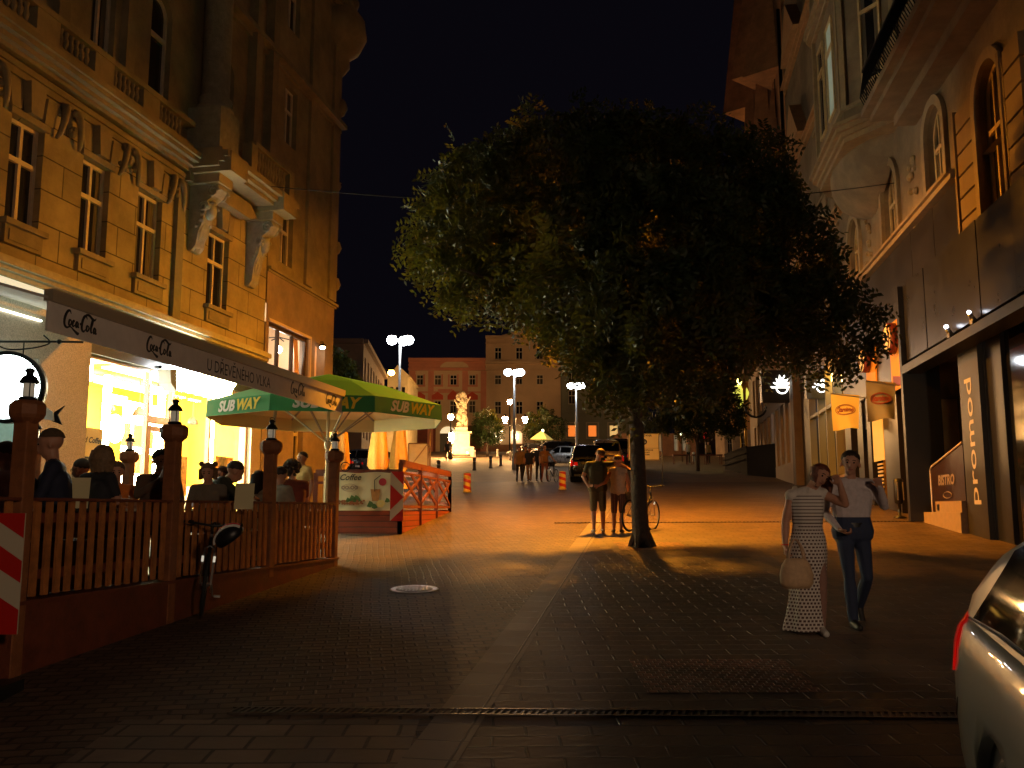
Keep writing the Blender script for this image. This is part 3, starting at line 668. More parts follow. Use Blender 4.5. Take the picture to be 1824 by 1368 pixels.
for a, b, c, d in tops:
    m.mark(); m.fbox(FR, a - .3, b + .3, 0, .12, c - .1, c); m.fbox(FR, a - .2, b + .2, 0, .07, c - 1.0, c - .1); m.fbox(FR, a - .3, b + .3, 0, .16, c - 1.15, c - 1.0)
m.build_each('window_surround', M['rtrim'], BR)
for a, b, c, d in arches:                         # moulded arch rings
    m = MB(); r = (b - a) / 2; um = (a + b) / 2; zs = d - r; n = 16
    for k in range(n):
        a0, a1 = math.pi * k / n, math.pi * (k + 1) / n
        Q = lambda t, rr, dd: P(um - rr * math.cos(t), dd, zs + rr * math.sin(t))
        m.hexa([Q(a0, r, 0), Q(a1, r, 0), Q(a1, r + .22, 0), Q(a0, r + .22, 0), Q(a0, r, .1), Q(a1, r, .1), Q(a1, r + .22, .1), Q(a0, r + .22, .1)])
    m.fbox(FR, a - .22, a, 0, .1, c, zs); m.fbox(FR, b, b + .22, 0, .1, c, zs); m.build('arch_moulding', M['rtrim'], BR)
# sill cornice over the shops, the near one lower
m = MB(); m.fbox(FR, 18.6, 42.6, 0, .22, 8.6, 8.72); m.fbox(FR, 18.6, 42.6, 0, .3, 8.72, 8.8); m.build('cornice', M['rtrim'], BR)
# rusticated piers near the camera
m = MB()
for a, b in ((17.5, 18.45), (15.0, 15.75)):
    m.mark(); z = 7.15
    while z < 9.9: m.fbox(FR, a, b, 0, .1, z, z + .42); z += .47
for a in (18.5, 15.85): m.fbox(FR, a, a + .12, 0, .13, 7.15, 10)
m.build_each('pier', mat('warm_sandstone', (.20, .145, .08), .8, noise=4, var=.15), BR)
# polygonal bay window with a bell shaped corbel and canted stone mouldings
bu0, bu1, dp = 22.6, 29.9, 1.15
def bay_ring(g, z, base=False):
    a = [(bu0 - g, 0), (bu0 + 1.5 - g * .3, dp + g), (bu1 - 1.9 + g * .3, dp + g), (bu1 + g, 0)]
    return [P(u, d, z) for u, d in a]
def bay_step(m, z0, z1, g0, g1=None):
    A, B = bay_ring(g0, z0), bay_ring(g1 if g1 is not None else g0, z1)
    m.add(A + B, [(0, 1, 5, 4), (1, 2, 6, 5), (2, 3, 7, 6), (3, 2, 1, 0), (4, 5, 6, 7)])
bay = None
m = MB(); bay_step(m, 12.2, 26, 0); m.build('bay', M['rplaster'], BR)
m = MB()
for z, h, g in ((11.7, .15, .03), (11.85, .12, .12), (11.97, .14, .24), (12.11, .1, .34), (12.6, .1, .1), (16.6, .12, .1), (16.72, .15, .24), (16.87, .12, .32)): bay_step(m, z, z + h, g)
m.build('bay_moulding', M['rtrim'], BR)
m = MB()
cx, K = 26.2, 12
prof = [(1.0, 11.7), (.96, 11.3), (.8, 10.9), (.5, 10.55), (.22, 10.35), (.05, 10.25)]
vs = []
for s_, z in prof:
    for k in range(K + 1):
        t = math.pi * k / K; vs.append(P(cx - 2.6 * s_ * math.cos(t), max(0.0, (dp - .05) * s_ * math.sin(t)), z))
m.add(vs, [(i * (K + 1) + k, i * (K + 1) + k + 1, (i + 1) * (K + 1) + k + 1, (i + 1) * (K + 1) + k) for i in range(len(prof) - 1) for k in range(K)], sm=True)
m.build('corbel', M['rplaster'], BR)
class Sub(Frame):
    def __init__(s, a, b):
        s.o = Vector((a.x, a.y, 0)); d = (b - a); d.z = 0; s.e = d.normalized(); s.n = Vector((-s.e.y, s.e.x, 0)); s.L = d.length
rg = bay_ring(0, 0); FB = [Sub(rg[0], rg[1]), Sub(rg[1], rg[2]), Sub(rg[2], rg[3])]
pale = mat('pale_lit_blind', (.45, .55, .5), .7, emit=(.55, .8, .72), estr=.10)
for z0, z1 in ((13.1, 16.0), (17.6, 20.5)):
    F = FB[1]; uu = F.L
    window(F, .9, 1.9, z0, z1, BR, d=.03, bars=0, split=.7, fm=wfr, pm=pale if z0 < 15 else None, lab='narrow window with a pale lit blind' if z0 < 15 else None)
    window(F, uu - 1.5, uu - .6, z0, z1, BR, d=.03, bars=0, split=.7, fm=wfr)
    window(FB[0], .5, 1.2, z0, z1, BR, d=.03, bars=0, split=.7, fm=wfr); window(FB[2], .7, 1.5, z0, z1, BR, d=.03, bars=0, split=.7, fm=wfr)
m = MB()
for F in FB:
    m.fbox(F, 0, .18, 0, .1, 12.7, 26); m.fbox(F, F.L - .18, F.L, 0, .1, 12.7, 26)
m.build('bay_pilaster', M['rtrim'], BR)
# iron balcony near the camera
m = MB(); m.fbox(FR, 12.5, 21.9, 0, 1.2, 11.45, 11.62); m.fbox(FR, 12.5, 21.8, 0, 1.0, 11.3, 11.45); m.fbox(FR, 12.5, 21.6, 0, .5, 11.05, 11.3); m.build('balcony_slab', M['rplaster'], BR)
m = MB(); m.fbox(FR, 12.5, 21.8, 1.1, 1.15, 12.6, 12.66); m.fbox(FR, 12.5, 21.8, 1.1, 1.14, 11.66, 11.7)
u = 12.6; k = 0
while u < 21.8:
    m.tube([P(u, 1.12, 11.64), P(u, 1.12 + .12, 11.9), P(u, 1.12, 12.6)], .014, 5)
    if k % 2 == 0:
        m.tube([P(u + .09 + .08 * math.cos(t), 1.14, 12.2 + .16 * math.sin(t)) for t in [j * .7 for j in range(10)]], .012, 4, cap=False)
    u += .13; k += 1
for j in range(5): m.tube([P(21.8, .1 + j * .24, 11.64), P(21.8, .1 + j * .24, 12.6)], .014, 5)
m.fbox(FR, 21.76, 21.8, 0, 1.15, 12.6, 12.66); m.build('balcony_railing', M['iron'], BR)
# stucco ornaments: shallow swags, a keystone, gablets at the left edge and the down pipe
m = MB(); rn = random.Random(5)
for uc, zc in ((22.0, 9.5), (27.0, 9.6), (31.0, 9.6), (31.4, 12.5)):
    m.mark()
    for k in range(14): m.ball(P(uc + rn.uniform(-.25, .25), .03, zc + rn.uniform(-.9, .9)), rn.uniform(.05, .1), 7)
m.build_each('stucco_ornament', M['rtrim'], BR)
m = MB()
for z in (11.8, 16.9, 21.6):
    m.mark(); m.fbox(FR, 30.6, 42.5, 0, .14, z, z + .14); m.fbox(FR, 30.6, 42.5, 0, .26, z + .14, z + .26)
    m.prism([P(36.2, 0, z + .26), P(40.2, 0, z + .26), P(38.2, 0, z + 2.3)], FR.n * .5)
m.build_each('gablet', mat('orange_brown_stone', (.45, .27, .13), .8, noise=3, var=.2), BR)
m = MB(); m.tube([P(42.3, .2, 3.2), P(42.3, .2, 26)], .09, 8); m.build('drain_pipe', M['iron'], BR)
# ---- shopfront zone
m = MB(); m.fbox(FR, 18.5, 31, -.3, .06, 7.2, 8.58); m.fbox(FR, 22.0, 31, -.3, .05, 5.1, 7.2)
for u in (20.5, 22.4): m.fbox(FR, u, u + .02, .06, .066, 7.2, 8.58)
m.build('upper_cladding', M['bglass'], BR)
m = MB(); m.fbox(FR, 19.6, 22.2, .06, .2, 7.12, 7.2); m.build('trim', M['rtrim'], BR)
m = MB()
u = 8.0; k = 0
while u < 22.0: m.fbox(FR, u, min(u + 1.72, 22.0), .1, .42 + .01 * (k % 2), 5.25, 7.1); u += 1.75; k += 1
m.build('canopy_panel', M['panel'], BR)
m = MB(); m.fbox(FR, 8, 22.15, .1, .55, 4.93, 5.12); m.fbox(FR, 22.0, 22.2, -.3, .55, 1.4, 7.1); m.build('canopy', M['black'], BR)
m = MB()
for u in (18.35, 16.95): m.box(-.05, .05, -.05, .05, 0, .1, Matrix.Translation(P(u, .5, 5.14))); m.tube([P(u, .5, 5.22), P(u, .56, 5.34)], .05, 10)
m.build('uplighter', M['steel'], BR)
m = MB()
for u, s in ((18.35, 1), (16.95, .8)): m.ball(P(u, .57, 5.37), .045 * s, 8)
m.build('uplighter_lamp', glow('uplighter_glow', (.85, .9, 1), 20), BR)
# piers, glass and recess
def pier(u0, u1, d0, d1, z0, z1, mm=None, name='pier'):
    m = MB(); m.fbox(FR, u0, u1, d0, d1, z0, z1); return m.build(name, mm or M['bgran'], BR)
pier(22.2, 23.7, -.3, .0, .8, 5.1); pier(24.95, 25.6, -.3, .0, .8, 5.1); pier(25.6, 26.6, -.3, -.02, .8, 5.1, M['bglass']); pier(28.1, 28.6, -.3, .02, .8, 5.1); pier(29.3, 30.1, -.3, .0, .8, 5.1); pier(31, 31.8, -.3, .03, .8, 8.5)
pier(28.6, 29.3, -.3, -.08, 4.2, 8.3, M['bglass']); pier(18.0, 18.05, -.3, .02, 1, 5.1)
m = MB(); m.fbox(FR, 8, 30, -3.2, -3.1, .4, 8.5); m.fbox(FR, 8, 30, -3.1, -.3, 5.2, 5.3); m.fbox(FR, 8, 31, -3.1, 0, .2, .9); m.build('dark_interior', mat('dark_interior', (.03, .018, .012), .7, noise=3, var=.3), BR)
m = MB(); m.fbox(FR, 8, 17.2, -.12, -.1, 1.0, 5.05); m.fbox(FR, 19.3, 19.32, -3, -.3, 1.2, 5); m.build('shop_glass', mat('dark_reflective_glass', (.012, .012, .012), .05, spec=1.0), BR)
m = MB()
for u in (17.2, 15.6, 13.9): m.fbox(FR, u, u + .06, -.15, -.02, 1, 5.05)
m.build('mullion', mat('bronze_mullion', (.04, .025, .02), .4, metal=.4), BR)
# sign column with upright lettering
sc_ = thing('shop_sign', 'dark shop column with tall pale letters running upward at the right', 'sign', P(18.7, .05, 1.2))
m = MB(); m.fbox(FR, 18.05, 19.25, -.35, .12, 1.0, 5.1); m.build('column', mat('dark_sign_column', (.022, .018, .01), .45, noise=2, var=.3), sc_)
m = MB(); m.fbox(FR, 17.2, 18.0, -.4, -.02, 1.0, 5.1); m.build('side_return', M['black'], sc_)
m = MB(); um, z0, z1 = 18.68, 1.78, 4.35
L_ = z1 - z0
text_mesh(m, 'promod', .62, lambda x, y: P(um + y * .95, .128, (z0 + z1) / 2 + x * (L_ / 1.98)), .004)
o = m.build('lettering', mat('pale_sign_letters', (.5, .42, .28), .5, emit=(.9, .6, .3), estr=.06), sc_)
# BISTRO board on its plinth
pl = thing('stone_plinth', 'pale stone plinth step under the dark bistro board', 'step', P(20.6, .1, .9))
m = MB(); m.fbox(FR, 19.3, 22.2, -.3, .25, .4, 1.62); m.fbox(FR, 19.35, 21.2, .0, .2, 1.62, 1.86); m.build('step', mat('pale_stone_step', (.3, .21, .12), .7, noise=6, var=.15), pl)
m = MB(); m.fbox(FR, 20.9, 21.05, .21, .215, 1.66, 1.8); m.build('vent', M['black'], pl)
bb = thing('menu_board', 'dark bistro board with a slanted top and thin pale edge on the plinth', 'board', P(20.5, .1, 1.85))
m = MB(); m.prism([P(21.9, .02, 1.62), P(19.5, .02, 1.86), P(19.5, .02, 3.05), P(21.9, .02, 2.62)], FR.n * .04); m.build('panel', mat('dark_board', (.02, .007, .008), .5, noise=5, var=.4), bb)
m = MB(); m.tube([P(21.95, .06, 1.62), P(21.95, .06, 2.6), P(21.85, .06, 2.68), P(19.5, .06, 3.1)], .022, 6); m.build('edge_tube', mat('pale_tube', (.5, .42, .36), .4), bb)
m = MB(); text_mesh(m, 'BISTRO', .3, lambda x, y: P(20.75 - x * 1.2, .075, 2.33 + y), .012, .15); m.build('lettering', mat('dim_letters', (.25, .2, .18), .6), bb)
m = MB()
for k in range(24):
    a0, a1 = 2 * math.pi * k / 24, 2 * math.pi * (k + 1) / 24
    m.tube([P(20.7 + .3 * math.cos(a0), .075, 2.0 + .07 * math.sin(a0)), P(20.7 + .3 * math.cos(a1), .075, 2.0 + .07 * math.sin(a1))], .01, 4)
m.build('oval_mark', mat('dim_letters'), bb)
m = MB()
for k in range(7): m.fbox(FR, 19.9, 21.0, -2.98, -2.97, 2.6 + k * .22, 2.66 + k * .22) if k != 2 else None
mb_ = thing('wall_menu', 'dim reddish menu lines on the dark wall behind the bistro board', 'menu', P(20.4, -2.97, 2.6)); m.build('menu_text', mat('dim_red_text', (.16, .03, .03), .6), mb_)
# glowing orange panels with round brewery signs and red labels
org = mat('orange_panel', (.65, .24, .03), .6, emit=(1, .24, .012), estr=.42)
def orange_panel(u0, u1, z0, z1, lab, ru, rz, rr, side):
    t = thing('illuminated_advert', lab, 'advert', P((u0 + u1) / 2, .05, z0))
    m = MB(); m.fbox(FR, u0, u1, .06, .1, z0, z1); m.build('panel', org, t)
    m = MB(); m.prism([P(u0 + .15, .105, z0 + .05), P(u0 + .15, .105, z0 + .28), P(u1 - .25, .105, z0 + .40), P(u1 - .25, .105, z0 + .17)], FR.n * .02); m.build('red_label', mat('dark_red_label', (.22, .01, .02), .5), t)
    s = thing('round_sign', 'round cream beer sign with oval script %s' % side, 'sign', P(ru, .2, rz), 'round beer signs on the dark front')
    Q = Matrix.Rotation(FR.ang(), 4, 'Z') @ Matrix.Rotation(math.pi / 2, 4, 'X')
    m = MB(); m.lathe([(.0001, -.1), (rr, -.1), (rr, .1), (.0001, .1)], P(ru, .24, rz), 32, M=Matrix.Rotation(FR.ang() + math.pi / 2, 4, 'Z') @ Matrix.Rotation(math.pi / 2, 4, 'X') if 0 else _axis(FR.n)); m.build('drum', mat('dark_red_drum', (.15, .02, .01), .5), s)
    m = MB(); m.lathe([(.0001, .1), (rr * .94, .1), (rr * .94, .112), (.0001, .112)], P(ru, .24, rz), 32, M=_axis(FR.n)); m.build('face', mat('cream_sign_face', (.8, .6, .25), .5, emit=(1, .6, .16), estr=.45), s)
    m = MB()
    for k in range(28):
        a0, a1 = 2 * math.pi * k / 28, 2 * math.pi * (k + 1) / 28
        m.tube([P(ru + rr * .8 * math.cos(a0), .36, rz + rr * .8 * math.sin(a0)), P(ru + rr * .8 * math.cos(a1), .36, rz + rr * .8 * math.sin(a1))], .018, 4)
    text_mesh(m, 'Starobrno', rr * .36, lambda x, y: P(ru - x, .357, rz + y * 1.6 + x * .3), .01, .3)
    m.build('lettering', mat('brown_print', (.14, .05, .02), .6), s)
orange_panel(23.7, 24.9, 4.85, 6.7, 'tall glowing orange panel with red label right of the round sign', 24.2, 6.2, .42, 'mounted on the nearer orange panel')
orange_panel(26.7, 27.9, 4.7, 6.6, 'farther glowing orange panel half hidden by the tree leaves', 27.35, 6.15, .40, 'on the farther orange panel by the leaves')
m = MB(); m.fbox(FR, 24.95, 25.1, -.3, .03, 4.8, 6.9); m.fbox(FR, 27.95, 28.1, -.3, .03, 4.7, 6.9); m.build('panel_frame', M['black'], BR)
# lit window under it with a paper sheet and shutters
m = MB(); m.fbox(FR, 26.65, 27.95, -.02, .0, 3.1, 4.6); q = m.build('lit_window', mat('yellow_blind', (.7, .45, .12), .6, emit=(1, .55, .1), estr=.35), BR)
m = MB()
for k in range(7): m.fbox(FR, 26.8, 27.4, .0, .03, 2.3 + k * .11, 2.36 + k * .11)
m.build('louvre', mat('cream_louvre', (.6, .45, .2), .6), BR)
# flags on short poles
def flag(u, zt, w, h, d0, col, lab, es):
    t = thing('flag', lab, 'flag', P(u, d0, zt), 'beer flags hung from the dark front')
    m = MB(); m.tube([P(u, -.02, zt - .12), P(u, d0 + w, zt + .05)], .02, 6); m.build('pole', M['steel'], t)
    nx, nz = 12, 12; vs = []; rn = random.Random(int(u))
    f = lambda a, b: P(u + .05 * math.sin(a * 7 + b * 3) * b + .1 * b * a, d0 + w * a * (1 - .12 * b) + .07 * b, zt - .02 - h * b * (1 - .04 * math.sin(a * 5)) + .08 * a * (1 - b))
    for j in range(nz + 1):
        for i in range(nx + 1): vs.append(f(i / nx, j / nz))
    m = MB(); m.add(vs, [(j * (nx + 1) + i, j * (nx + 1) + i + 1, (j + 1) * (nx + 1) + i + 1, (j + 1) * (nx + 1) + i) for j in range(nz) for i in range(nx)], sm=True)
    m.build('cloth', col, t)
    m = MB(); off = FR.e * -.012
    for r_ in (1, .86):
        for k in range(26):
            a0, a1 = 2 * math.pi * k / 26, 2 * math.pi * (k + 1) / 26
            m.tube([f(.5 + .36 * r_ * math.cos(x), .45 + .15 * r_ * math.sin(x)) + off for x in (a0, a1)], .008, 4)
    text_mesh(m, 'Starobrno', .16, lambda x, y: f(.5 - x / w * .7, .45 - y / h * 1.2) + off, .006, .3)
    m.build('print', mat('red_brown_print', (.35, .06, .02), .6), t)
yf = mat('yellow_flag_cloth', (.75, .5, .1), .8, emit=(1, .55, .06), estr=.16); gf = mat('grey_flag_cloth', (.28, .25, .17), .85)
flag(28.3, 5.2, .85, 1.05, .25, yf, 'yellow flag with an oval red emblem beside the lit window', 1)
flag(24.1, 5.02, .75, .98, .2, gf, 'dull grey flag with an oval emblem below the orange panel', 0)
# a standing ash bin or heater before the pier
hb = thing('bin', 'slim dark pillar bin standing before the black granite pier', 'bin', G(P(23.2, .5, 0).x, P(23.2, .5, 0).y))
c = Vector(hb.location); m = MB(); m.lathe([(.16, 0), (.16, .03), (.04, .08), (.04, .35), (.11, .38), (.12, .95), (.09, .99), (.0001, 1.0)], c, 14); m.build('body', M['black'], hb)
m = MB()
for s in (-1, 1): m.box(s * .07 - .012, s * .07 + .012, -.13, -.118, .45, .9, Matrix.Translation(c))
m.build('trim', mat('bin_trim', (.4, .33, .25), .4), hb)
# brightly lit small shops between the piers further on
m = MB(); m.fbox(FR, 31.8, 42, -4.1, -4, 1.5, 8.5); m.fbox(FR, 31.8, 31.9, -4, -.2, 1.5, 8.5); m.fbox(FR, 41.9, 42, -4, -.2, 1.5, 8.5); m.fbox(FR, 31.9, 41.9, -4, -.1, 7.1, 7.2); m.fbox(FR, 31.8, 42, -4, 0, 1.0, 2.9)
m.build('shop_interior', mat('amber_interior', (.5, .3, .12), .7, noise=2, var=.2), BR)
m = MB(); m.fbox(FR, 31.8, 42.5, -.2, .05, 7.2, 8.6); m.build('fascia', mat('rosy_fascia', (.25, .17, .13), .6, noise=2, var=.1), BR)
m = MB()
for u in (31.85, 33.6, 35.4, 37.2, 39.4): m.fbox(FR, u, u + .14, -.25, .02, 2.4, 7.2)
m.fbox(FR, 31.85, 39.5, -.2, .0, 5.5, 5.62); m.build('shop_frame', mat('olive_shop_frame', (.22, .18, .08), .4), BR)
m = MB(); m.fbox(FR, 33.9, 35.3, -.8, -.2, 6.55, 6.85); m.build('shop_light', glow('amber_shop_light', (1, .58, .14), 12), BR)
m = MB(); m.fbox(FR, 36.2, 36.7, -1.2, -.9, 6.2, 6.35); m.fbox(FR, 33.0, 33.4, -.8, -.6, 6.0, 6.35); m.build('shop_light', glow('cool_shop_light', (.95, 1, .95), 14), BR)
m = MB(); m.fbox(FR, 34.3, 35.3, -1.6, -1.2, 2.9, 5.2); m.build('display', mat('yellow_green_display', (.5, .5, .12), .6, emit=(.7, .65, .15), estr=.12), BR)
m = MB(); m.fbox(FR, 39.5, 41.7, -1.2, .0, 2.6, 7.2); m.build('dark_bay', M['bgran'], BR)
m = MB(); m.fbox(FR, 41.7, 42.6, -.2, .35, 2.5, 8.6); m.build('column', mat('brown_pillar', (.16, .10, .06), .7, noise=3, var=.2), BR)

# ------------------------------------------------------------------ second building with the white shop arcade and pleated upper bays
BS = local('shop_building', 'far building with a slanted row of tall shop windows under pointed orange bays', 'building')
FS = FR; u0, u1 = 42.7, 63
m = MB(); holes = []
k = 0; u = 44.0
while u < 61: holes.append((u, u + 1.25, 7.6, 10.0)); holes.append((u, u + 1.25, 3.9, 6.9)); u += 1.9
wall(m, FS, u0, u1, 2.4, 10.7, holes, .25, .25); m.quad(P(u0, .25, 2.4), P(u0, -10, 2.4), P(u0, -10, 10.7), P(u0, .25, 10.7)); m.build('wall', mat('salmon_render', (.46, .33, .22), .7, noise=2, var=.12), BS)
for i, h in enumerate(holes):
    f = MB(); f.fbox(FS, h[0], h[0] + .08, .0, .1, h[2], h[3]); f.fbox(FS, h[1] - .08, h[1], .0, .1, h[2], h[3]); w = f.build('window', mat('grey_shop_frame', (.25, .22, .2), .5), BS)
    g = MB(); g.fbox(FS, h[0] + .08, h[1] - .08, .03, .05, h[2], h[3]); g.build('pane', mat('blue_lit_pane', (.1, .12, .14), .2, emit=(.5, .7, .9), estr=.35) if (i in (7,)) else M['pane'], w)
m = MB(); m.fbox(FS, u0, u1 + .6, 0, 1.4, 10.7, 11.1); m.fbox(FS, u0, u1 + .6, 0, .9, 10.5, 10.7); m.build('eaves', mat('dark_soffit', (.14, .08, .05), .7), BS)
m = MB(); m.fbox(FS, u0, 62, -10, .0, 11.1, 40); m.build('tower_wall', mat('orange_brown_render', (.42, .2, .09), .85, noise=1, var=.15, dirt=.3), BS)
m = MB()
for a, zb_, zt_ in ((44.2, 14.5, 24), (44.4, 24.1, 33), (47.4, 13, 31.5), (50.6, 12.5, 27), (50.8, 27.1, 37), (54.2, 12, 33), (57.6, 12, 28), (57.8, 28.1, 41)):
    m.mark(); pts = [P(a, .0, zb_), P(a + 1.0, 1.7, zb_), P(a + 2.8, .0, zb_), P(a + 1.5, .12, zt_)]
    m.add(pts, [(0, 1, 3), (1, 2, 3), (0, 2, 1), (0, 3, 2)])
m.build_each('pointed_bay', mat('orange_render', (.55, .27, .12), .85, noise=1.4, var=.12, dirt=.25), BS)
m = MB()
for a in (45.8, 49.2, 53.6): m.fbox(FS, a, a + .8, .0, .04, 22, 26)
m.build('window', M['pane'], BS)
m = MB(); m.tube([P(62.6, .6, 3.8), P(62.6, .6, 10.5)], .1, 8); m.lathe([(.25, 10.2), (.12, 9.8), (.1, 9.5)], P(62.6, .6, 0), 10); m.build('gilt_pipe', M['gold'], BS)
# projecting light box with the white plant shaped emblem
ls = thing('light_box_sign', 'dark projecting box sign with a glowing white leafy emblem', 'sign', P(45.5, 1.0, 7.4))
c = at(1392, 687, 43.0); bx = 1.3
m = MB(); m.box(-.95, 1.05, 0, .35, -.8, .75, Matrix.Translation(c)); m.build('box', M['black'], ls)
def emblem(c, s):
    m = MB(); q = lambda x, z: c + Vector((x * s, -.02, z * s))
    m.prism([q(-.5, -.02), q(.5, -.02), q(.46, -.09), q(-.46, -.09)], (0, -.03, 0))
    for a, l, w in ((-68, .42, .1), (-38, .42, .12), (-12, .5, .13), (14, .5, .13), (40, .42, .12), (68, .42, .1)):
        dx, dz = math.sin(R(a)), math.cos(R(a)); m.prism([q(0, 0), q(dx * l * .6 - dz * w * .6, dz * l * .6 + dx * w * .6), q(dx * l, dz * l), q(dx * l * .6 + dz * w * .6, dz * l * .6 - dx * w * .6)], (0, -.03, 0))
    m.tube([q(.24 * math.cos(t), -.1 - .22 * math.sin(t)) for t in [k * math.pi / 10 for k in range(11)]], .03 * s, 6)
    return m
emblem(c + Vector((.02, 0, -.02)), 1.1).build('emblem', glow('emblem_glow', (1, .97, .86), 4), ls)
m = MB(); m.tube([c + Vector((-1.25 + .5 * math.cos(t), .1, -1.0 - .5 * math.sin(t))) for t in [k * math.pi / 8 for k in range(9)]], .06, 6); m.tube([c + Vector((.95, .1, .3)), P(43.0, .2, c.z + .3)], .05, 6); m.build('bracket', M['iron'], ls)
emblem_reflection = thing('light_box_sign', 'reflection of the leafy emblem, built as a smaller glowing sign in the passage', 'sign', P(37.6, .4, 6.3))  # the emblem's reflection, built as a second glowing sign
c = at(1463, 688, 36.0) ; m = MB(); m.box(-.6, .6, 0, .25, -.5, .5, Matrix.Translation(c)); m.build('box', M['black'], emblem_reflection); emblem(c, .75).build('emblem', glow('emblem_glow'), emblem_reflection)
m = MB(); m.tube([c + Vector((.6, .1, .3)), c + Vector((1.3, .1, .3))], .03); m.build('bracket', M['iron'], emblem_reflection)
st = thing('entrance_platform', 'low dark raised platform of planters before the far shop row', 'platform', G(15, 56))
m = MB(); z = gz(52)
m.prism([Vector((14.1, 60, 4.0)), Vector((16.2, 60, 4.0)), Vector((15.3, 49, 4.0)), Vector((14.3, 49, 3.1))] if 0 else [Vector((14.0, 60, 3.0)), Vector((16.4, 60, 3.0)), Vector((14.6, 48, 3.0)), Vector((13.4, 52, 3.0))], (0, 0, 2.2)); m.build('base', mat('dark_platform', (.009, .008, .009), .95, spec=.1, noise=2, var=.4), st)
m = MB()
for k in range(3): m.bar((14.0, 60 - .1, 5.2 + .0), (13.4, 52, 5.2), .1) if k == 0 else m.bar((13.98 - .05 * k, 60, 5.2 - .35 * k), (13.38 - .05 * k, 52, 5.2 - .35 * k), .05)
m.build('rail', mat('dark_rail', (.02, .018, .018), .9, spec=.1), st)
# yellow lantern sign on the far corner
yl = thing('lantern_sign', 'bright yellow lantern sign with a burning top on the far corner', 'lantern', at(1318, 735, 66))
c = at(1318, 730, 66); m = MB()
m.lathe([(.1, .1), (.25, .2), (.12, .4), (.55, .8), (.72, 1.2), (.55, 1.6), (.2, 1.8)], c, 14); m.build('bowl', glow('yellow_lantern_glow', (.85, .8, .08), 1.0), yl)
m = MB(); m.lathe([(.12, 1.85), (.32, 2.4), (.36, 3.2), (.2, 3.5)], c, 12)
for k in range(6): m.tube([c + Vector((.2 * math.cos(k), .2 * math.sin(k), 3.2)), c + Vector((.75 * math.cos(k), .5 * math.sin(k), 4.2))], .07, 5)
m.build('burning_top', glow('lantern_flame', (1, .85, .2), 9), yl)
m = MB(); m.box(-.9, .9, -.1, .1, -.25, -.1, Matrix.Translation(c)); m.box(-.7, .7, -.1, .1, 0, .08, Matrix.Translation(c)); m.tube([c + Vector((0, 0, -.1)), Vector((c.x, c.y, gz(66)))], .06, 6); m.build('stand', M['gold'], yl)
# ------------------------------------------------------------------ houses round the far end of the square
def house(name, lab, x0, x1, Y, ztop, mm, rows, wm=None, depth=14, roof=None, trim=None, tp=None):
    """rows: (z0, z1, [(x0, x1) ...], options)"""
    F = Frame((0, 0), 0, 1); F.o = Vector((x0, Y, 0)); F.e = Vector((1, 0, 0)); F.n = Vector((0, -1, 0))
    t = thing(name, lab, 'building', (x0, Y, gz(Y))); z0 = gz(Y) - 1; W_ = x1 - x0; holes = [(a - x0, b - x0, r[0], r[1]) for r in rows for a, b in r[2]]
    m = MB(); wall(m, F, 0, W_, z0, ztop, holes, .35); m.fbox(F, 0, W_, -depth, -1.2, z0, ztop)
    m.quad(F.p(0, 0, z0), F.p(0, -1.2, z0), F.p(0, -1.2, ztop), F.p(0, 0, ztop)); m.quad(F.p(W_, 0, z0), F.p(W_, -1.2, z0), F.p(W_, -1.2, ztop), F.p(W_, 0, ztop)); m.quad(F.p(0, 0, ztop), F.p(W_, 0, ztop), F.p(W_, -1.2, ztop), F.p(0, -1.2, ztop)); m.build('wall', mm, t)
    for r in rows:
        for a, b in r[2]:
            if len(r) > 3 and r[3]: window(F, a - x0, b - x0, r[0], r[1], t, d=-.25, bars=0 if r[3] == 'plain' else 1, pm=r[4], fw=.1, split=.5)
            else: window(F, a - x0, b - x0, r[0], r[1], t, d=-.25, bars=1, fw=.1)
    if trim:
        m = MB()
        for z, h, d in trim: m.fbox(F, -.05, W_ + .05, 0, d, z, z + h)
        m.build('cornice', tp or mm, t)
    return t, F
def wx(px, py, Y): return at(px, py, Y).x
def wz(py, Y, px=912): return at(px, py, Y).z
YF = 120.0
xs = lambda *c: [(wx(a - 6.5, 740, YF), wx(a + 6.5, 740, YF)) for a in c]
redp = mat('red_palace_plaster', (.55, .22, .14), .85, noise=.8, var=.12); cream2 = mat('peach_plaster', (.58, .42, .27), .85, noise=.6, var=.1)
zz = lambda py: wz(py, YF)
t, F = house('palace', 'red and peach palace with arched window heads behind the statue', wx(727, 740, YF), wx(864, 740, YF), YF, zz(642), cream2,
    [(zz(686), zz(667), xs(747, 779, 807, 841)), (zz(736), zz(713), xs(747, 779, 807, 841))],
    trim=[(zz(660), .35, .35), (zz(652), .25, .2), (zz(645), .5, .45), (zz(700), .2, .15)], tp=redp)
m = MB(); X0 = wx(727, 740, YF)
for a in (729, 762, 823, 856):
    x = wx(a, 740, YF) - X0; m.fbox(F, x, x + .75, 0, .16, gz(YF), zz(661))
m.fbox(F, 0, wx(864, 740, YF) - X0, 0, .1, zz(659), zz(645)); m.build('red_pilaster', redp, t)
m = MB()
for i, a in enumerate((747, 779, 807, 841)):
    x = wx(a, 740, YF) - X0; z = zz(712)
    m.mark(); m.prism([F.p(x - .75, 0, z), F.p(x + .75, 0, z), F.p(x + .75, 0, z + .55), F.p(x, 0, z + (1.05 if i != 2 else 1.3)), F.p(x - .75, 0, z + .55)], F.n * .18)
m.build_each('window_head', mat('deep_red_plaster', (.5, .07, .03), .8), t)
m = MB()
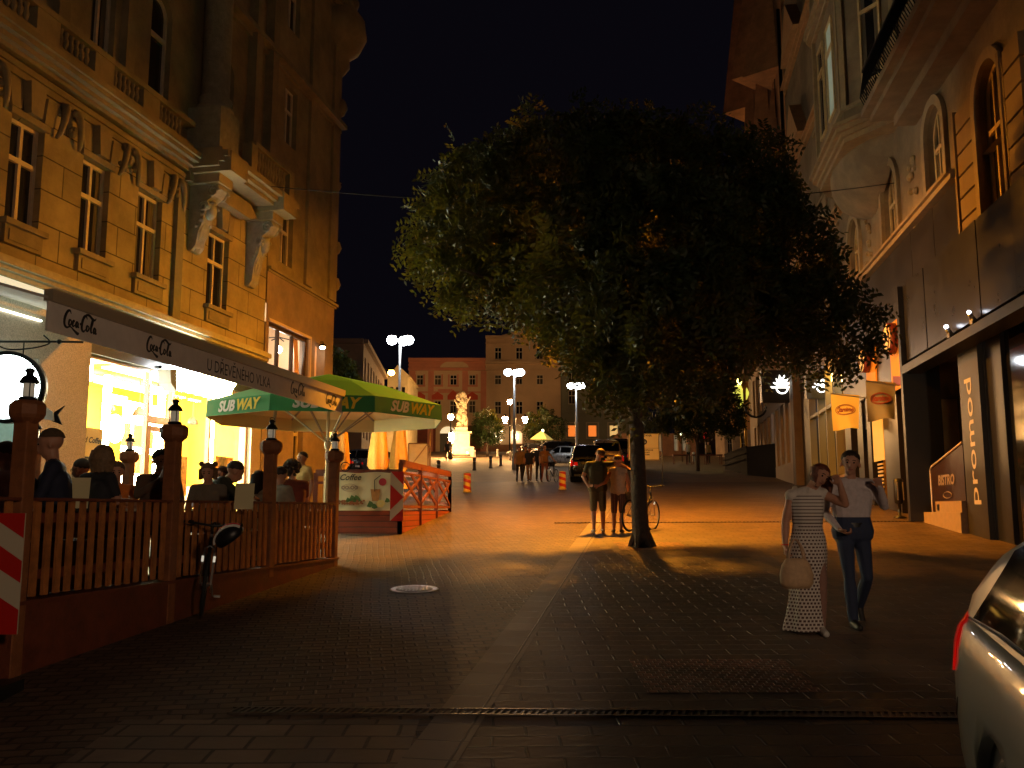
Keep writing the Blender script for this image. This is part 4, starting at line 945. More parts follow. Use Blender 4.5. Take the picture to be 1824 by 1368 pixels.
for i, a in enumerate((747, 779, 807, 841)):
    m.mark(); x = wx(a, 740, YF) - X0; m.fbox(F, x - .75, x + .75, 0, .14, zz(689), zz(686)); m.fbox(F, x - .7, x - .5, 0, .1, zz(686), zz(667)); m.fbox(F, x + .5, x + .7, 0, .1, zz(686), zz(667))
m.fbox(F, wx(780, 700, YF) - X0, wx(806, 700, YF) - X0, 0, .05, zz(697), zz(693)); m.build_each('window_surround', redp, t)
m = MB(); m.prism([F.p(6.1 + 1.9 * math.cos(math.pi * k / 12), .02, zz(655) + .9 * math.sin(math.pi * k / 12)) for k in range(13)], F.n * .3); m.build('crest', cream2, t)
m = MB()
x0, x1 = wx(784, 770, YF) - X0, wx(812, 770, YF) - X0
m.fbox(F, x0, x1, 0, .1, gz(YF), zz(772)); m.build('shop_door', M['black'], t)
m = MB(); m.prism([F.p((x0 + x1) / 2 + (x1 - x0) / 2 * math.cos(math.pi * k / 12), .1, zz(772) + .9 * math.sin(math.pi * k / 12)) for k in range(13)], F.n * .06); m.build('fanlight', glow('fanlight_glow', (1, .8, .45), .8), t)
m = MB()
for a, b in ((729, 776), (816, 862)):
    m.fbox(F, wx(a, 780, YF) - X0, wx(b, 780, YF) - X0, 0, .12, gz(YF), zz(758))
m.build('ground_floor', mat('dark_red_plinth', (.16, .035, .02), .8, noise=1, var=.3), t)
# tall peach house with gable
X0 = wx(865, 740, YF)
t, F = house('town_house', 'tall peach town house with round window hoods behind the double lanterns', X0, wx(999, 740, YF), YF, zz(600), mat('apricot_plaster', (.56, .40, .26), .85, noise=.6, var=.1),
    [(zz(640), zz(618), xs(887, 925, 962)), (zz(685), zz(667), xs(887, 925, 962)), (zz(738), zz(714), xs(887, 925, 962))],
    trim=[(zz(648), .4, .4), (zz(660), .15, .15), (zz(603), .35, .4), (zz(612), .15, .12), (zz(748), .2, .15)])
m = MB(); W_ = wx(999, 740, YF) - X0
m.prism([F.p(1.5, .1, zz(600)), F.p(W_ - 1.0, .1, zz(600)), F.p(W_ / 2 + .5, .1, zz(583))], F.n * -.6); m.build('gable', mat('apricot_plaster'), t)
m = MB()
for i, a in enumerate((887, 925, 962)):
    m.mark(); x = wx(a, 740, YF) - X0; z = zz(706)
    pts = [(x + .95 * math.cos(math.pi * k / 10), z + .55 * math.sin(math.pi * k / 10)) for k in range(11)] if i != 1 else [(x + .95, z), (x, z + .6), (x - .95, z)]
    for (a0, b0), (a1, b1) in zip(pts, pts[1:]): m.bar(F.p(a0, .12, b0), F.p(a1, .12, b1), .16, .2)
    m.fbox(F, x - .8, x + .8, 0, .12, zz(709), zz(708)); m.fbox(F, x - .7, x + .7, 0, .1, zz(741), zz(739))
m.build_each('window_hood', mat('apricot_plaster'), t)
m = MB()
for a, w in ((880, 20), (918, 14)):
    x = wx(a, 770, YF) - X0; m.fbox(F, x - .7, x + .9, .02, .05, zz(790), zz(768))
m.build('shop_window', glow('far_shop_glow', (1, .55, .22), .9), t)
m = MB(); rn = random.Random(2)
for k in range(12): m.ball(F.p(wx(rn.choice((874, 878, 884, 890, 893, 915, 920, 925)), 770, YF) - X0, .3, rn.uniform(zz(790), zz(767))), rn.uniform(.08, .17), 8)
m.build('shop_lamp', glow('far_lamp_glow', (1, .75, .4), 14), t)
m = MB(); m.fbox(F, 0, W_, 0, .06, gz(YF), zz(766) if 0 else zz(792)); m.build('plinth', mat('brown_plinth', (.2, .09, .04), .8, noise=1, var=.3), t)
# grey green house with three lit windows
X0 = wx(1000, 740, YF)
xs2 = lambda *c: [(wx(a - 8, 740, YF), wx(a + 8, 740, YF)) for a in c]
t, F = house('town_house', 'grey green house with three glowing ground floor windows right of the peach house', X0, wx(1130, 740, YF), YF, zz(628), mat('grey_green_plaster', (.17, .18, .15), .85, noise=.6, var=.12),
    [(zz(720), zz(695), xs(1019, 1055, 1093)), (zz(680), zz(655), xs(1019, 1055, 1093)), (zz(778), zz(757), xs2(1019, 1055, 1093))], trim=[(zz(735), .3, .25), (zz(632), .4, .4)])
m = MB()
for i, a in enumerate((1019, 1055)): x = wx(a, 740, YF) - X0; m.fbox(F, x - .5, x + .5, -.2, -.17, zz(777), zz(758))
m.build('lit_blind', mat('orange_lit_blind', (.6, .3, .1), .6, emit=(1, .22, .03), estr=.9), t)
m = MB(); x = wx(1093, 740, YF) - X0; m.fbox(F, x - .5, x + .5, -.2, -.17, zz(777), zz(758)); m.build('lit_blind', mat('yellow_lit_blind', (.6, .45, .2), .6, emit=(1, .6, .2), estr=.7), t)
m = MB()
for a in (1019, 1055, 1093):
    m.mark(); x = wx(a, 740, YF) - X0
    for s in (-1, 1): m.fbox(F, x + s * .78 - .1, x + s * .78 + .1, 0, .1, zz(780), zz(754))
    m.fbox(F, x - .88, x + .88, 0, .12, zz(754), zz(752)); m.fbox(F, x - .88, x + .88, 0, .12, zz(782), zz(780))
m.build_each('window_surround', mat('pale_grey_trim', (.35, .32, .28), .8), t)
# houses glimpsed right of the tree
Y2 = 104.0; z2 = lambda py: wz(py, Y2); X0 = wx(1240, 740, Y2)
xs3 = lambda *c: [(wx(a - 7, 700, Y2), wx(a + 7, 700, Y2)) for a in c]
t, F = house('town_house', 'beige house with cross windows seen right of the tree crown', X0, wx(1308, 740, Y2), Y2, z2(560), mat('beige_plaster', (.50, .36, .22), .85, noise=.7, var=.12),
    [(z2(628), z2(610), xs3(1262, 1291)), (z2(676), z2(652), xs3(1262, 1291)), (z2(722), z2(700), xs3(1262, 1291))], trim=[(z2(642), .2, .2), (z2(690), .2, .2), (z2(744), .25, .25)])
m = MB(); m.fbox(F, 0, 8, 0, .1, gz(Y2), z2(775)); m.build('shopfront', mat('dark_far_shopfront', (.05, .03, .03), .5), t)
t, F = house('town_house', 'plain orange lit wall of the house beside the beige house', wx(1308.5, 740, 101), wx(1362, 740, 101), 101.0, wz(545, 101), mat('orange_far_plaster', (.52, .28, .13), .85, noise=.8, var=.15), [])
m = MB(); m.fbox(F, .3, .5, 0, .12, gz(101), wz(560, 101)); m.build('drain_pipe', M['iron'], t)
# low shopfront clutter of the far row under the round tree
t, F = house('shop_row', 'low row of dim shops and terraces below the small round tree', wx(1100, 780, 98), wx(1240, 780, 98), 98.0, wz(772, 98), mat('dim_shop_wall', (.2, .1, .06), .8, noise=1, var=.4), [(gz(98) + .5, gz(98) + 2.3, [(wx(a, 790, 98), wx(a + 9, 790, 98)) for a in (1150, 1170, 1200, 1215)], 'plain', mat('pale_far_pane', (.4, .35, .25), .5, emit=(.9, .7, .4), estr=.15))], depth=4)
t, F = house('shop_row', 'pale market kiosks beside the far shop arcade', wx(1290, 780, 92), wx(1345, 780, 92), 92.0, wz(765, 92), mat('pale_kiosk', (.35, .26, .2), .8, noise=1, var=.3), [(gz(92) + .4, gz(92) + 2.0, [(wx(1296, 790, 92), wx(1306, 790, 92)), (wx(1318, 790, 92), wx(1332, 790, 92))])], depth=4)
# side street house on the left with its long receding front
SS = thing('side_street_house', 'long dim brown house beyond the corner, its side running back beside the tall lamp', 'building', G(-10, 60))
Fs = Frame((0, 0), 0, 1); A = at(648, 604, 60); A.z = 0; Fs.o = A.copy(); Fs.e = Vector((-1, 0, 0)); Fs.n = Vector((0, -1, 0))
Fr2 = Sub(A, Vector((at(684, 700, 77).x, 77, 0))); Fr2.n = Vector((Fr2.e.y, -Fr2.e.x, 0)); zt_ = wz(604, 60, 648)
brn = mat('dim_brown_plaster', (.24, .17, .11), .85, noise=.8, var=.2)
m = MB(); wall(m, Fs, 0, 12, 3, zt_, [(.9, 1.6, 7.6, 11.6), (3.5, 4.3, 7.6, 11.6)], .3); h2 = [(k * 2.1 + .8, k * 2.1 + 1.8, z, z + 1.9) for k in range(7) for z in (6.4, 10.0)]
wall(m, Fr2, 0, Fr2.L, 3, zt_, h2, .25); m.quad(A + Vector((0, 0, zt_)), A + Vector((-12, 0, zt_)), A + Vector((-12, 17, zt_)), A + Vector((Fr2.e.x * 17, 17, zt_))); m.build('wall', brn, SS)
for h in h2: window(Fr2, *h, SS, d=-.15, bars=1)
for a in (.9, 3.5): window(Fs, a, a + .7, 7.6, 11.6, SS, d=-.15, bars=0)
m = MB(); m.fbox(Fs, 0, 12, 0, .3, zt_ - .3, zt_); m.fbox(Fr2, 0, Fr2.L, 0, .3, zt_ - .3, zt_); m.build('cornice', brn, SS)
SS2 = thing('gabled_house', 'small pale gabled house seen past the tall lamp post', 'building', at(707, 740, 92)); SS2.location.z = gz(92)
_PW[SS2.name] = tuple(SS2.location)
a, b = wx(690, 700, 92), wx(726, 700, 92); z1 = wz(672, 92); zg = wz(650, 92)
m = MB(); m.box(a, b, 92, 102, gz(92) - 1, z1); m.prism([(a, 92, z1), (a + 2.4, 92, z1), (a + 1.0, 92, zg)], (0, 8, 0)); m.build('wall', mat('pale_ochre_far', (.5, .42, .24), .85, noise=1, var=.2), SS2)
m = MB()
for k in range(3): m.box(a + .3 + k * .6, a + .6 + k * .6, 91.95, 92, wz(700, 92), wz(690, 92))
m.build('window', M['pane'], SS2)
wl = thing('wall_lantern', 'single orange glowing lamp on a bracket before the gabled house', 'lantern', at(697, 663, 78))
m = MB(); m.ball(at(697, 664, 78), .24, 10, sx=1.2); m.build('globe', glow('orange_lantern_glow', (1, .5, .08), 120), wl)
m = MB(); q = at(697, 664, 78); m.tube([q + Vector((-.1, 0, .3)), q + Vector((-1.6, 0, .5))], .05, 6); m.lathe([(.3, .2), (.1, .4), (.02, .45)], q, 10); m.build('bracket', M['iron'], wl)

# ------------------------------------------------------------------ tall lamps with twin white globes
def twin_lamp(px, py, Y, lab, r=.2, s=1.0, arm=.75, cool=(.93, .96, 1)):
    top = at(px, py, Y); g = gz(Y); t = thing('street_lamp', lab, 'street lamp', (top.x, Y, g), 'tall lamps with paired white globes')
    c = Vector((top.x, Y, 0)); m = MB(); zt = top.z
    m.lathe([(.16, g), (.16, g + .6), (.1, g + .8), (.085, g + (zt - g) * .52), (.11, g + (zt - g) * .53), (.07, g + (zt - g) * .55), (.05, zt)], c, 12)
    for k in (-1, 1): m.tube([c + Vector((0, 0, zt - .1)), c + Vector((k * arm * .6, 0, zt + .08)), c + Vector((k * arm, 0, zt + .02))], .035, 6)
    m.tube([c + Vector((0, 0, zt - .1)), c + Vector((.1, arm * .5, zt + .02))], .035, 6)
    m.build('pole', mat('pale_lamp_pole', (.55, .57, .55), .45, metal=.3), t)
    for dx, dy in ((-arm, 0), (arm, 0), (arm * .35, arm * .6)):
        m = MB(); m.ball(c + Vector((dx, dy, zt - .05)), r, 14, sz=.9); m.build('globe', glow('white_globe_glow', cool, 38), t)
        m = MB(); m.lathe([(r * .9, r * .75), (r * .5, r * .95), (.02, r * 1.15)], c + Vector((dx, dy, zt - .05)), 12); m.build('globe_cap', M['steel'], t)
twin_lamp(713, 604, 45, 'nearest tall lamp with glaring white globes above the green parasol', .26, arm=.42)
twin_lamp(916, 662, 60, 'tall lamp with white globes in front of the peach house', .27, arm=.42)
twin_lamp(1026, 686, 68, 'farthest tall lamp with paired white globes left of the tree trunk', .27, arm=.4)
def old_lantern(px, py, Y, lab, heads=2, dx=.75, hi=False):
    top = at(px, py, Y); g = gz(Y); t = thing('street_lantern', lab, 'lantern', (top.x, Y, g), 'old style warm lanterns on the square')
    c = Vector((top.x, Y, 0)); zt = top.z; m = MB()
    m.lathe([(.2, g), (.2, g + .5), (.09, g + .7), (.07, zt), (.1, zt + .1), (.02, zt + .5)], c, 10)
    hs = ((-dx, 1), (dx, 1)) if heads == 2 else ((0, 0),)
    for k, j in hs:
        if j: m.tube([c + Vector((0, 0, zt - .4)), c + Vector((k * .6, 0, zt - .55)), c + Vector((k, 0, zt - .3))], .035, 6)
    m.build('pole', M['iron'], t)
    for k, j in hs:
        q = c + Vector((k, 0, zt)); m = MB(); m.lathe([(.1, -.28), (.24, .1), (.22, .25), (.0001, .27)] if j else [(.1, .1), (.26, .3), (.22, .55), (.0001, .6)], q, 8); m.build('lantern_glass', glow('warm_lantern_glow', (1, .52, .18), 820), t)
        m = MB(); m.lathe([(.3, .27), (.1, .42), (.02, .55)] if j else [(.28, .6), (.1, .75), (.02, .9)], q, 8); m.build('lantern_roof', M['iron'], t)
old_lantern(917.5, 748, 82, 'double armed old lantern between the statue and the yellow parasol', 2, .9)
old_lantern(803, 750, 84, 'single old lantern left of the lit statue pedestal', 1)
old_lantern(908, 722, 96, 'single higher lantern behind the double armed one', 1)

# ------------------------------------------------------------------ statue on its lit pedestal
YS = 92.0; c = at(822, 800, YS); c.z = gz(YS)
t = thing('statue', 'stone figure group on a glowing square pedestal in the middle of the square', 'statue', c)
sst = mat('pale_statue_stone', (.5, .43, .3), .8, noise=2, var=.3)
z = lambda py: wz(py, YS)
m = MB(); m.box(-1.5, 1.3, -1.2, 1.2, c.z, z(797), Matrix.Translation((c.x, c.y, 0))); m.box(-.85, .85, -.8, .8, z(797), z(773), Matrix.Translation((c.x, c.y, 0))); m.box(-1.05, 1.05, -1, 1, z(773), z(770), Matrix.Translation((c.x, c.y, 0))); m.box(-.6, .6, -.6, .6, z(770), z(762), Matrix.Translation((c.x, c.y, 0)))
m.build('pedestal', sst, t)
m = MB(); rn = random.Random(11); H = z(702) - z(762)
for k in range(46):
    f = k / 45; w = .5 * (1 - f * .3) if f < .45 else (.34 if f < .6 else .52)
    m.ball((c.x + rn.uniform(-w, w) * .8, c.y + rn.uniform(-w, w) * .6, z(762) + f * H), rn.uniform(.16, .32), 8, sz=rn.uniform(.8, 1.5))
for a in range(5): m.tube([(c.x, c.y, z(735) + a * .2), (c.x + rn.uniform(-.9, .9), c.y - .2, z(725) + rn.uniform(0, 1.2))], [.14, .06], 6)
m.build('figure_group', sst, t)
sp = thing('floodlight', 'warm floodlight at the foot of the statue', 'floodlight', (c.x - 1.9, YS - 1.9, c.z))
m = MB(); m.ball((c.x - .9, YS - 2.2, c.z + .3), .15, 8); m.ball((c.x + .7, YS - 2.2, c.z + .3), .12, 8); m.build('lamp', glow('floodlight_glow', (1, .6, .2), 7), sp)
m = MB(); m.box(-1.2, 1.0, -2.35, -2.05, 0, .14, Matrix.Translation((c.x, YS, c.z))); m.build('housing', M['iron'], sp)
kl = thing('lantern_post', 'small bright orange lantern standing just left of the statue', 'lantern', at(805, 800, 88)); kl.location.z = gz(88); _PW[kl.name] = tuple(kl.location)
q = at(804, 780, 88); m = MB(); m.lathe([(.12, -.5), (.25, 0), (.2, .5), (.0001, .55)], q, 8); m.build('lantern_glass', glow('warm_lantern_glow'), kl)
m = MB(); m.tube([(q.x, 88, gz(88)), (q.x, 88, q.z - .5)], .07); m.lathe([(.3, .5), (.02, .85)], q, 8); m.build('post', M['iron'], kl)

# ------------------------------------------------------------------ bollards
def bollard(px, py, lab, h=.85, r=.11, mm=None):
    p = gnd(px, py); t = thing('bollard', lab, 'bollard', p, 'bollards along the edge of the square')
    m = MB(); m.lathe([(r * 1.2, 0), (r * 1.2, .06), (r, .1), (r * .85, h - .15), (r * 1.1, h - .12), (r * 1.05, h - .03), (r * .5, h), (.0001, h + .01)], p, 12); m.build('post', mm or mat('brown_bollard', (.12, .09, .06), .6), t)
    m = MB(); m.lathe([(r * .98, h - .3), (r * .98, h - .24)], p, 12, ring=False); m.build('band', mm or M['steel'], t)
for px, py, l in ((781, 846, 'brown bollard left of the row, by the terrace railing'), (845, 838, 'brown bollard below the statue'), (874, 834, 'brown bollard left of the walking group'), (892, 830, 'brown bollard nearest the walking group on its left')):
    bollard(px, py, l)
for px, py, l in ((845, 817, 'grey bollard beyond the brown ones below the statue'), (886, 814, 'pale bollard far behind the brown row'), (909, 820, 'pale bollard just left of the walking group'), (986, 822, 'white bollard beside the parked dark blue car'), (1002, 822, 'white bollard before the white car'), (1236, 822, 'short white post by the far terrace chairs')):
    bollard(px, py, l, .8, .12, mat('pale_bollard', (.5, .47, .42), .6))
def striped(px, py, lab):
    p = gnd(px, py); t = thing('traffic_bollard', lab, 'bollard', p, 'red and yellow striped guide posts'); h, r = .72, .14
    m = MB(); m.lathe([(r * 1.15, 0), (r * 1.15, .05), (r, .08), (r, h), (r * .8, h + .03), (.0001, h + .03)], p, 20); m.build('post', mat('yellow_reflective', (.75, .5, .1), .4), t)
    m = MB(); n = 28
    for s0 in range(3):
        vs = []
        for k in range(n + 1):
            a = 2 * math.pi * k / n; z0 = .06 + s0 * .26 + .26 * (k / n) * 1.0
            for dz in (0, .12): vs.append(p + Vector(((r + .004) * math.cos(-a), (r + .004) * math.sin(-a), min(h, z0 + dz))))
        m.add(vs, [(2 * k, 2 * k + 1, 2 * k + 3, 2 * k + 2) for k in range(n)], sm=True)
    m.build('stripe', mat('red_reflective', (.6, .03, .02), .4), t)
striped(832, 877, 'red and yellow striped post standing alone on the cobbles'); striped(1002, 872, 'red and yellow striped post beside the black car')
# ------------------------------------------------------------------ yellow parasol far away, metal sign back, zone sign
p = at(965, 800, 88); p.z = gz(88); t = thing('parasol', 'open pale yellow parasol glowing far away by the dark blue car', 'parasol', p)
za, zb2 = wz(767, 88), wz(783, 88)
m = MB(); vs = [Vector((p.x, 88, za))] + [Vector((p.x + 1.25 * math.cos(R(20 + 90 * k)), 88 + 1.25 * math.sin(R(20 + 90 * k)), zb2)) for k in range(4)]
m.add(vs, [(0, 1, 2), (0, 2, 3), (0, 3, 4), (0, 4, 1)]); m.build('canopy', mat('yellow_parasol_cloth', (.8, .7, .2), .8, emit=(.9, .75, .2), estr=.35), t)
m = MB(); m.tube([p, (p.x, 88, za)], .04); m.build('pole', M['steel'], t)
m = MB(); m.ball((p.x + .1, 88, za), .12, 8); m.build('lamp', glow('far_lamp_glow'), t)
ys = 31.0; t = thing('traffic_sign', 'back of a rectangular sign with a diagonal brace on a thin post by the terrace', 'sign', (at(764, 840, ys).x, ys, gz(ys)))
a, b = at(728, 790, ys), at(762, 836, ys)
m = MB(); m.box(a.x, b.x, ys - .01, ys + .01, b.z, a.z); m.build('panel', mat('tan_sign_back', (.42, .34, .2), .5, noise=4, var=.15), t)
m = MB(); fr = [(a.x, ys - .02, a.z), (b.x, ys - .02, a.z), (b.x, ys - .02, b.z), (a.x, ys - .02, b.z)]
for k in range(4): m.tube([fr[k], fr[(k + 1) % 4]], .022, 6)
m.bar((a.x, ys - .03, b.z), (b.x, ys - .03, a.z), .05, .03); m.build('frame', mat('brown_metal_frame', (.2, .12, .07), .5, metal=.3), t)
m = MB(); x = at(766, 800, ys).x; m.tube([(x, ys, gz(ys)), (x, ys, wz(733, ys, 766))], .03, 8); m.bar((b.x, ys, a.z - .1), (x, ys, a.z - .1), .03); m.bar((b.x, ys, b.z + .1), (x, ys, b.z + .1), .03); m.build('post', mat('brown_metal_frame'), t)
ys = 26.5; p = gnd(1180, 866); ys = p.y; t = thing('traffic_sign', 'pedestrian zone sign with a blue disc half hidden by the tree trunk', 'sign', p)
a, b = at(1118, 772, ys), at(1175, 820, ys)
m = MB(); m.box(a.x, b.x, ys - .01, ys + .01, b.z, a.z); m.build('panel', mat('sign_white_face', (.85, .72, .45), .5), t)
m = MB(); fr = [(a.x + .02, ys - .02, a.z - .02), (b.x - .02, ys - .02, a.z - .02), (b.x - .02, ys - .02, b.z + .02), (a.x + .02, ys - .02, b.z + .02)]
for k in range(4): m.tube([fr[k], fr[(k + 1) % 4]], .012, 4)
hm = (a.z * .45 + b.z * .55); m.bar((a.x + .03, ys - .015, hm), (b.x - .03, ys - .015, hm), .012)
W_ = b.x - a.x; xm = (a.x + b.x) / 2
text_mesh(m, 'P\u011a\u0160\u00cd Z\u00d3NA', .13, lambda x, y: Vector((xm + .04 + x, ys - .014, a.z - .1 + y)), .004)
for k, s in enumerate(('MIMO DOPRAVN\u00cd', 'OBSLUHY', '6.00-9.00h')): text_mesh(m, s, .085, lambda x, y: Vector((xm + .08 + x, ys - .014, hm - .09 - k * .1 + y)), .003)
m.build('print', mat('dark_sign_print', (.06, .04, .03), .5), t)
m = MB(); m.lathe([(.0001, .013), (.13, .013), (.13, .017), (.0001, .017)], (xm + .02, ys, (a.z + hm) / 2 - .05), 24, M=_axis((0, -1, 0))); m.build('blue_disc', mat('dark_blue_disc', (.02, .03, .12), .4), t)
m = MB()
for dx, s in ((-.02, 1), (.07, .7)):
    q = Vector((xm + dx, ys - .02, (a.z + hm) / 2 - .05)); m.ball(q + Vector((0, 0, .06 * s)), .018, 8); m.tube([q + Vector((0, 0, .04 * s)), q + Vector((0, 0, -.02)), q + Vector((.02, 0, -.08 * s))], .014, 5); m.tube([q + Vector((0, 0, -.02)), q + Vector((-.025, 0, -.08 * s))], .012, 5)
m.build('pictogram', M['white'], t)
m = MB(); x = p.x + .02; m.tube([p, (x, ys, a.z + .05)], .03, 8); m.lathe([(.1, 0), (.1, .05), (.04, .08)], p, 10)
for zc in (a.z - .12, b.z + .12): m.bar((b.x, ys, zc), (x, ys, zc), .03)
m.build('post', M['steel'], t)
# small far signals: red round lamp and pale boards
t = thing('red_balloon_lamp', 'round red glowing lamp under the small round tree', 'lamp', at(1256, 776, 80)); q = at(1256, 776, 80)
m = MB(); m.ball(q, .33, 12); m.build('globe', mat('red_globe', (.6, .02, .02), .5, emit=(1, .02, .02), estr=.9), t); m = MB(); m.tube([q, (q.x, 80, gz(80))], .04); m.build('post', M['steel'], t)
t = thing('wall_lantern', 'tiny white green lamp among the leaves of the far trees', 'lantern', at(1214, 772, 76)); q = at(1214, 772, 76)
m = MB(); m.ball(q, .13, 8); m.build('globe', glow('greenish_globe', (.9, 1, .6), 20), t); m = MB(); m.tube([q, (q.x, 76, gz(76))], .03); m.build('post', M['iron'], t)
# terrace furniture far right: bench tables
for i, (px, lab) in enumerate(((1212, 'far red brown cafe table left in the row under the round tree'), (1245, 'far red brown cafe table middle in the row under the round tree'), (1272, 'far red brown cafe table right in the row under the round tree'))):
    p = at(px, 815, 70); p.z = gz(70); t = thing('cafe_table', lab, 'table', p, 'far cafe tables'); m = MB(); m.box(-.6, .6, -.4, .4, .7, .76, Matrix.Translation(p)); m.build('tabletop', M['slatd'], t)
    for sx in (-1, 1):
        for sy in (-1, 1): m = MB(); m.box(sx * .5 - .03, sx * .5 + .03, sy * .3 - .03, sy * .3 + .03, 0, .7, Matrix.Translation(p)); m.build('leg', M['slatd'], t)
# ------------------------------------------------------------------ trees
leafm = mat('locust_leaf', (.022, .046, .013), .55, noise=2.5, var=.45)
leafm.node_tree.nodes['Principled BSDF'].inputs['Transmission Weight'].default_value = 0
def _translucent(m):
    nt = m.node_tree; b = nt.nodes['Principled BSDF']; tr = nt.nodes.new('ShaderNodeBsdfTranslucent'); tr.inputs[0].default_value = (.12, .105, .008, 1)
    mx = nt.nodes.new('ShaderNodeMixShader'); mx.inputs[0].default_value = .36; out = nt.nodes['Material Output']
    nt.links.new(b.outputs[0], mx.inputs[1]); nt.links.new(tr.outputs[0], mx.inputs[2]); nt.links.new(mx.outputs[0], out.inputs[0])
_translucent(leafm)
bark = mat('furrowed_bark', (.075, .055, .04), .9, noise=9, var=.4, bump=.03, bscale=14)
def leaf_mesh(name, blobs, n, parent, seed=1, L=.3, lw=.05, ll=.13, pairs=5, mm=None):
    """blobs: (centre, radii). compound leaves: a rachis with paired leaflets, drooping at the ends"""
    rn = np.random.default_rng(seed); vol = np.array([b[1][0] * b[1][1] * b[1][2] for b in blobs]) ** (2 / 3); cnt = rn.multinomial(n, vol / vol.sum())
    V = []; C = np.array([tuple(b[0]) for b in blobs]); RR = np.array([b[1] for b in blobs])
    for bi, k in enumerate(cnt):
        d = rn.normal(size=(k, 3)); d /= np.linalg.norm(d, axis=1)[:, None]; rad = np.where(rn.random(k) < .72, rn.uniform(.78, 1.06, k), rn.uniform(.2, .9, k))
        lump = 1 + .20 * np.sin(d[:, 0] * 7 + bi) * np.cos(d[:, 2] * 8 + bi * 2) + .12 * np.sin(d[:, 1] * 12 + d[:, 2] * 9)
        p = C[bi] + d * RR[bi] * (rad * lump)[:, None]
        # drop most leaves buried deep in some other blob
        q = (p[:, None, :] - C[None]) / RR[None]; inn = (np.linalg.norm(q, axis=2) < .72).sum(1) > 0
        keep = ~inn | (rn.random(k) < .22); p, d = p[keep], d[keep]; k = len(p)
        a = d + rn.normal(size=(k, 3)) * .55; a[:, 2] -= .35; a /= np.linalg.norm(a, axis=1)[:, None]
        s = np.cross(a, rn.normal(size=(k, 3))); s /= np.linalg.norm(s, axis=1)[:, None]; w = np.cross(a, s)
        ln = L * rn.uniform(.7, 1.3, k)
        for j in range(pairs):
            t = (j + .6) / pairs; c = p + a * (ln * t)[:, None] + np.array([0, 0, -1]) * (.10 * t * t)
            for sg in (-1, 1):
                dirv = s * sg * .9 + a * .45 + w * rn.normal(size=(k, 1)) * .25; dirv /= np.linalg.norm(dirv, axis=1)[:, None]
                sd = np.cross(dirv, w + rn.normal(size=(k, 3)) * .3); sd /= np.linalg.norm(sd, axis=1)[:, None]
                l_ = ll * (1 - .25 * t); tip = c + dirv * l_; mid = c + dirv * l_ * .5
                V.append(np.stack([c, mid + sd * lw / 2, tip, mid - sd * lw / 2], 1))
    V = np.concatenate(V).astype(np.float32); k = len(V); me = bpy.data.meshes.new(name)
    V = V - np.array(parent_world(parent), dtype=np.float32)
    me.vertices.add(4 * k); me.vertices.foreach_set('co', V.ravel()); me.loops.add(4 * k); me.loops.foreach_set('vertex_index', np.arange(4 * k, dtype=np.int32))
    me.polygons.add(k); me.polygons.foreach_set('loop_start', np.arange(0, 4 * k, 4, dtype=np.int32)); me.update(calc_edges=True); me.validate()
    me.materials.append(mm or leafm); o = bpy.data.objects.new(name, me); COL.objects.link(o); o.parent = parent; return o
def branch_tree(m, base, top, r0, tips, seed=0):
    rn = random.Random(seed); fork = Vector(top)
    for tp in tips:
        tp = Vector(tp); s = fork + Vector((0, 0, rn.uniform(-.5, .3))); mid = s.lerp(tp, .5) + Vector((rn.uniform(-.2, .2), rn.uniform(-.2, .2), rn.uniform(.1, .5)))
        pts = smooth_line([tuple(s), tuple(s.lerp(mid, .5)), tuple(mid), tuple(tp)], 4); n = len(pts); m.tube(pts, [r0 * .42 * (1 - .8 * k / (n - 1)) for k in range(n)], 7)
        for q in range(3):
            k = rn.randrange(n // 2, n); e = Vector(pts[k]) + Vector((rn.uniform(-.7, .7), rn.uniform(-.7, .7), rn.uniform(-.3, .6))); m.tube([pts[k], e], [r0 * .1, .01], 5)
YT = 16.7
bp_ = gnd(1144, 973); tree = thing('tree', 'big dark spreading locust tree with a thick trunk in the middle of the street', 'tree', bp_)
m = MB(); tb = [at(1144, 972, YT), at(1142, 955, YT), at(1139, 900, YT), at(1136, 820, YT), at(1133, 745, YT), at(1130, 690, YT), at(1125, 620, YT)]
tb[0].z = gz(YT) - .02
m.tube(smooth_line([tuple(v) for v in tb], 4), [(.24 if i < 2 else .165) - .0028 * max(0, i - 2) for i in range(25)], 16)
rn = random.Random(4)
for k in range(6):
    a = k * 1.05; m.tube([tb[0] + Vector((.24 * math.cos(a), .24 * math.sin(a), -.02)), tb[1] + Vector((.09 * math.cos(a), .09 * math.sin(a), .05)), tb[2] * 1.0], [.04, .09, .07], 6)
tips = [at(x, y, Y) for x, y, Y in ((820, 480, 15.5), (900, 400, 17), (1000, 300, 16), (1150, 260, 17.5), (1300, 320, 16.2), (1400, 430, 17.4), (1480, 560, 16.2), (1020, 560, 18.5), (1250, 520, 18.8), (1120, 430, 14.6), (950, 500, 14.8), (1300, 600, 15.6))]
branch_tree(m, tb[0], tb[-1], .2, tips, 3); m.build('trunk', bark, tree)
sc = YT / F_PX
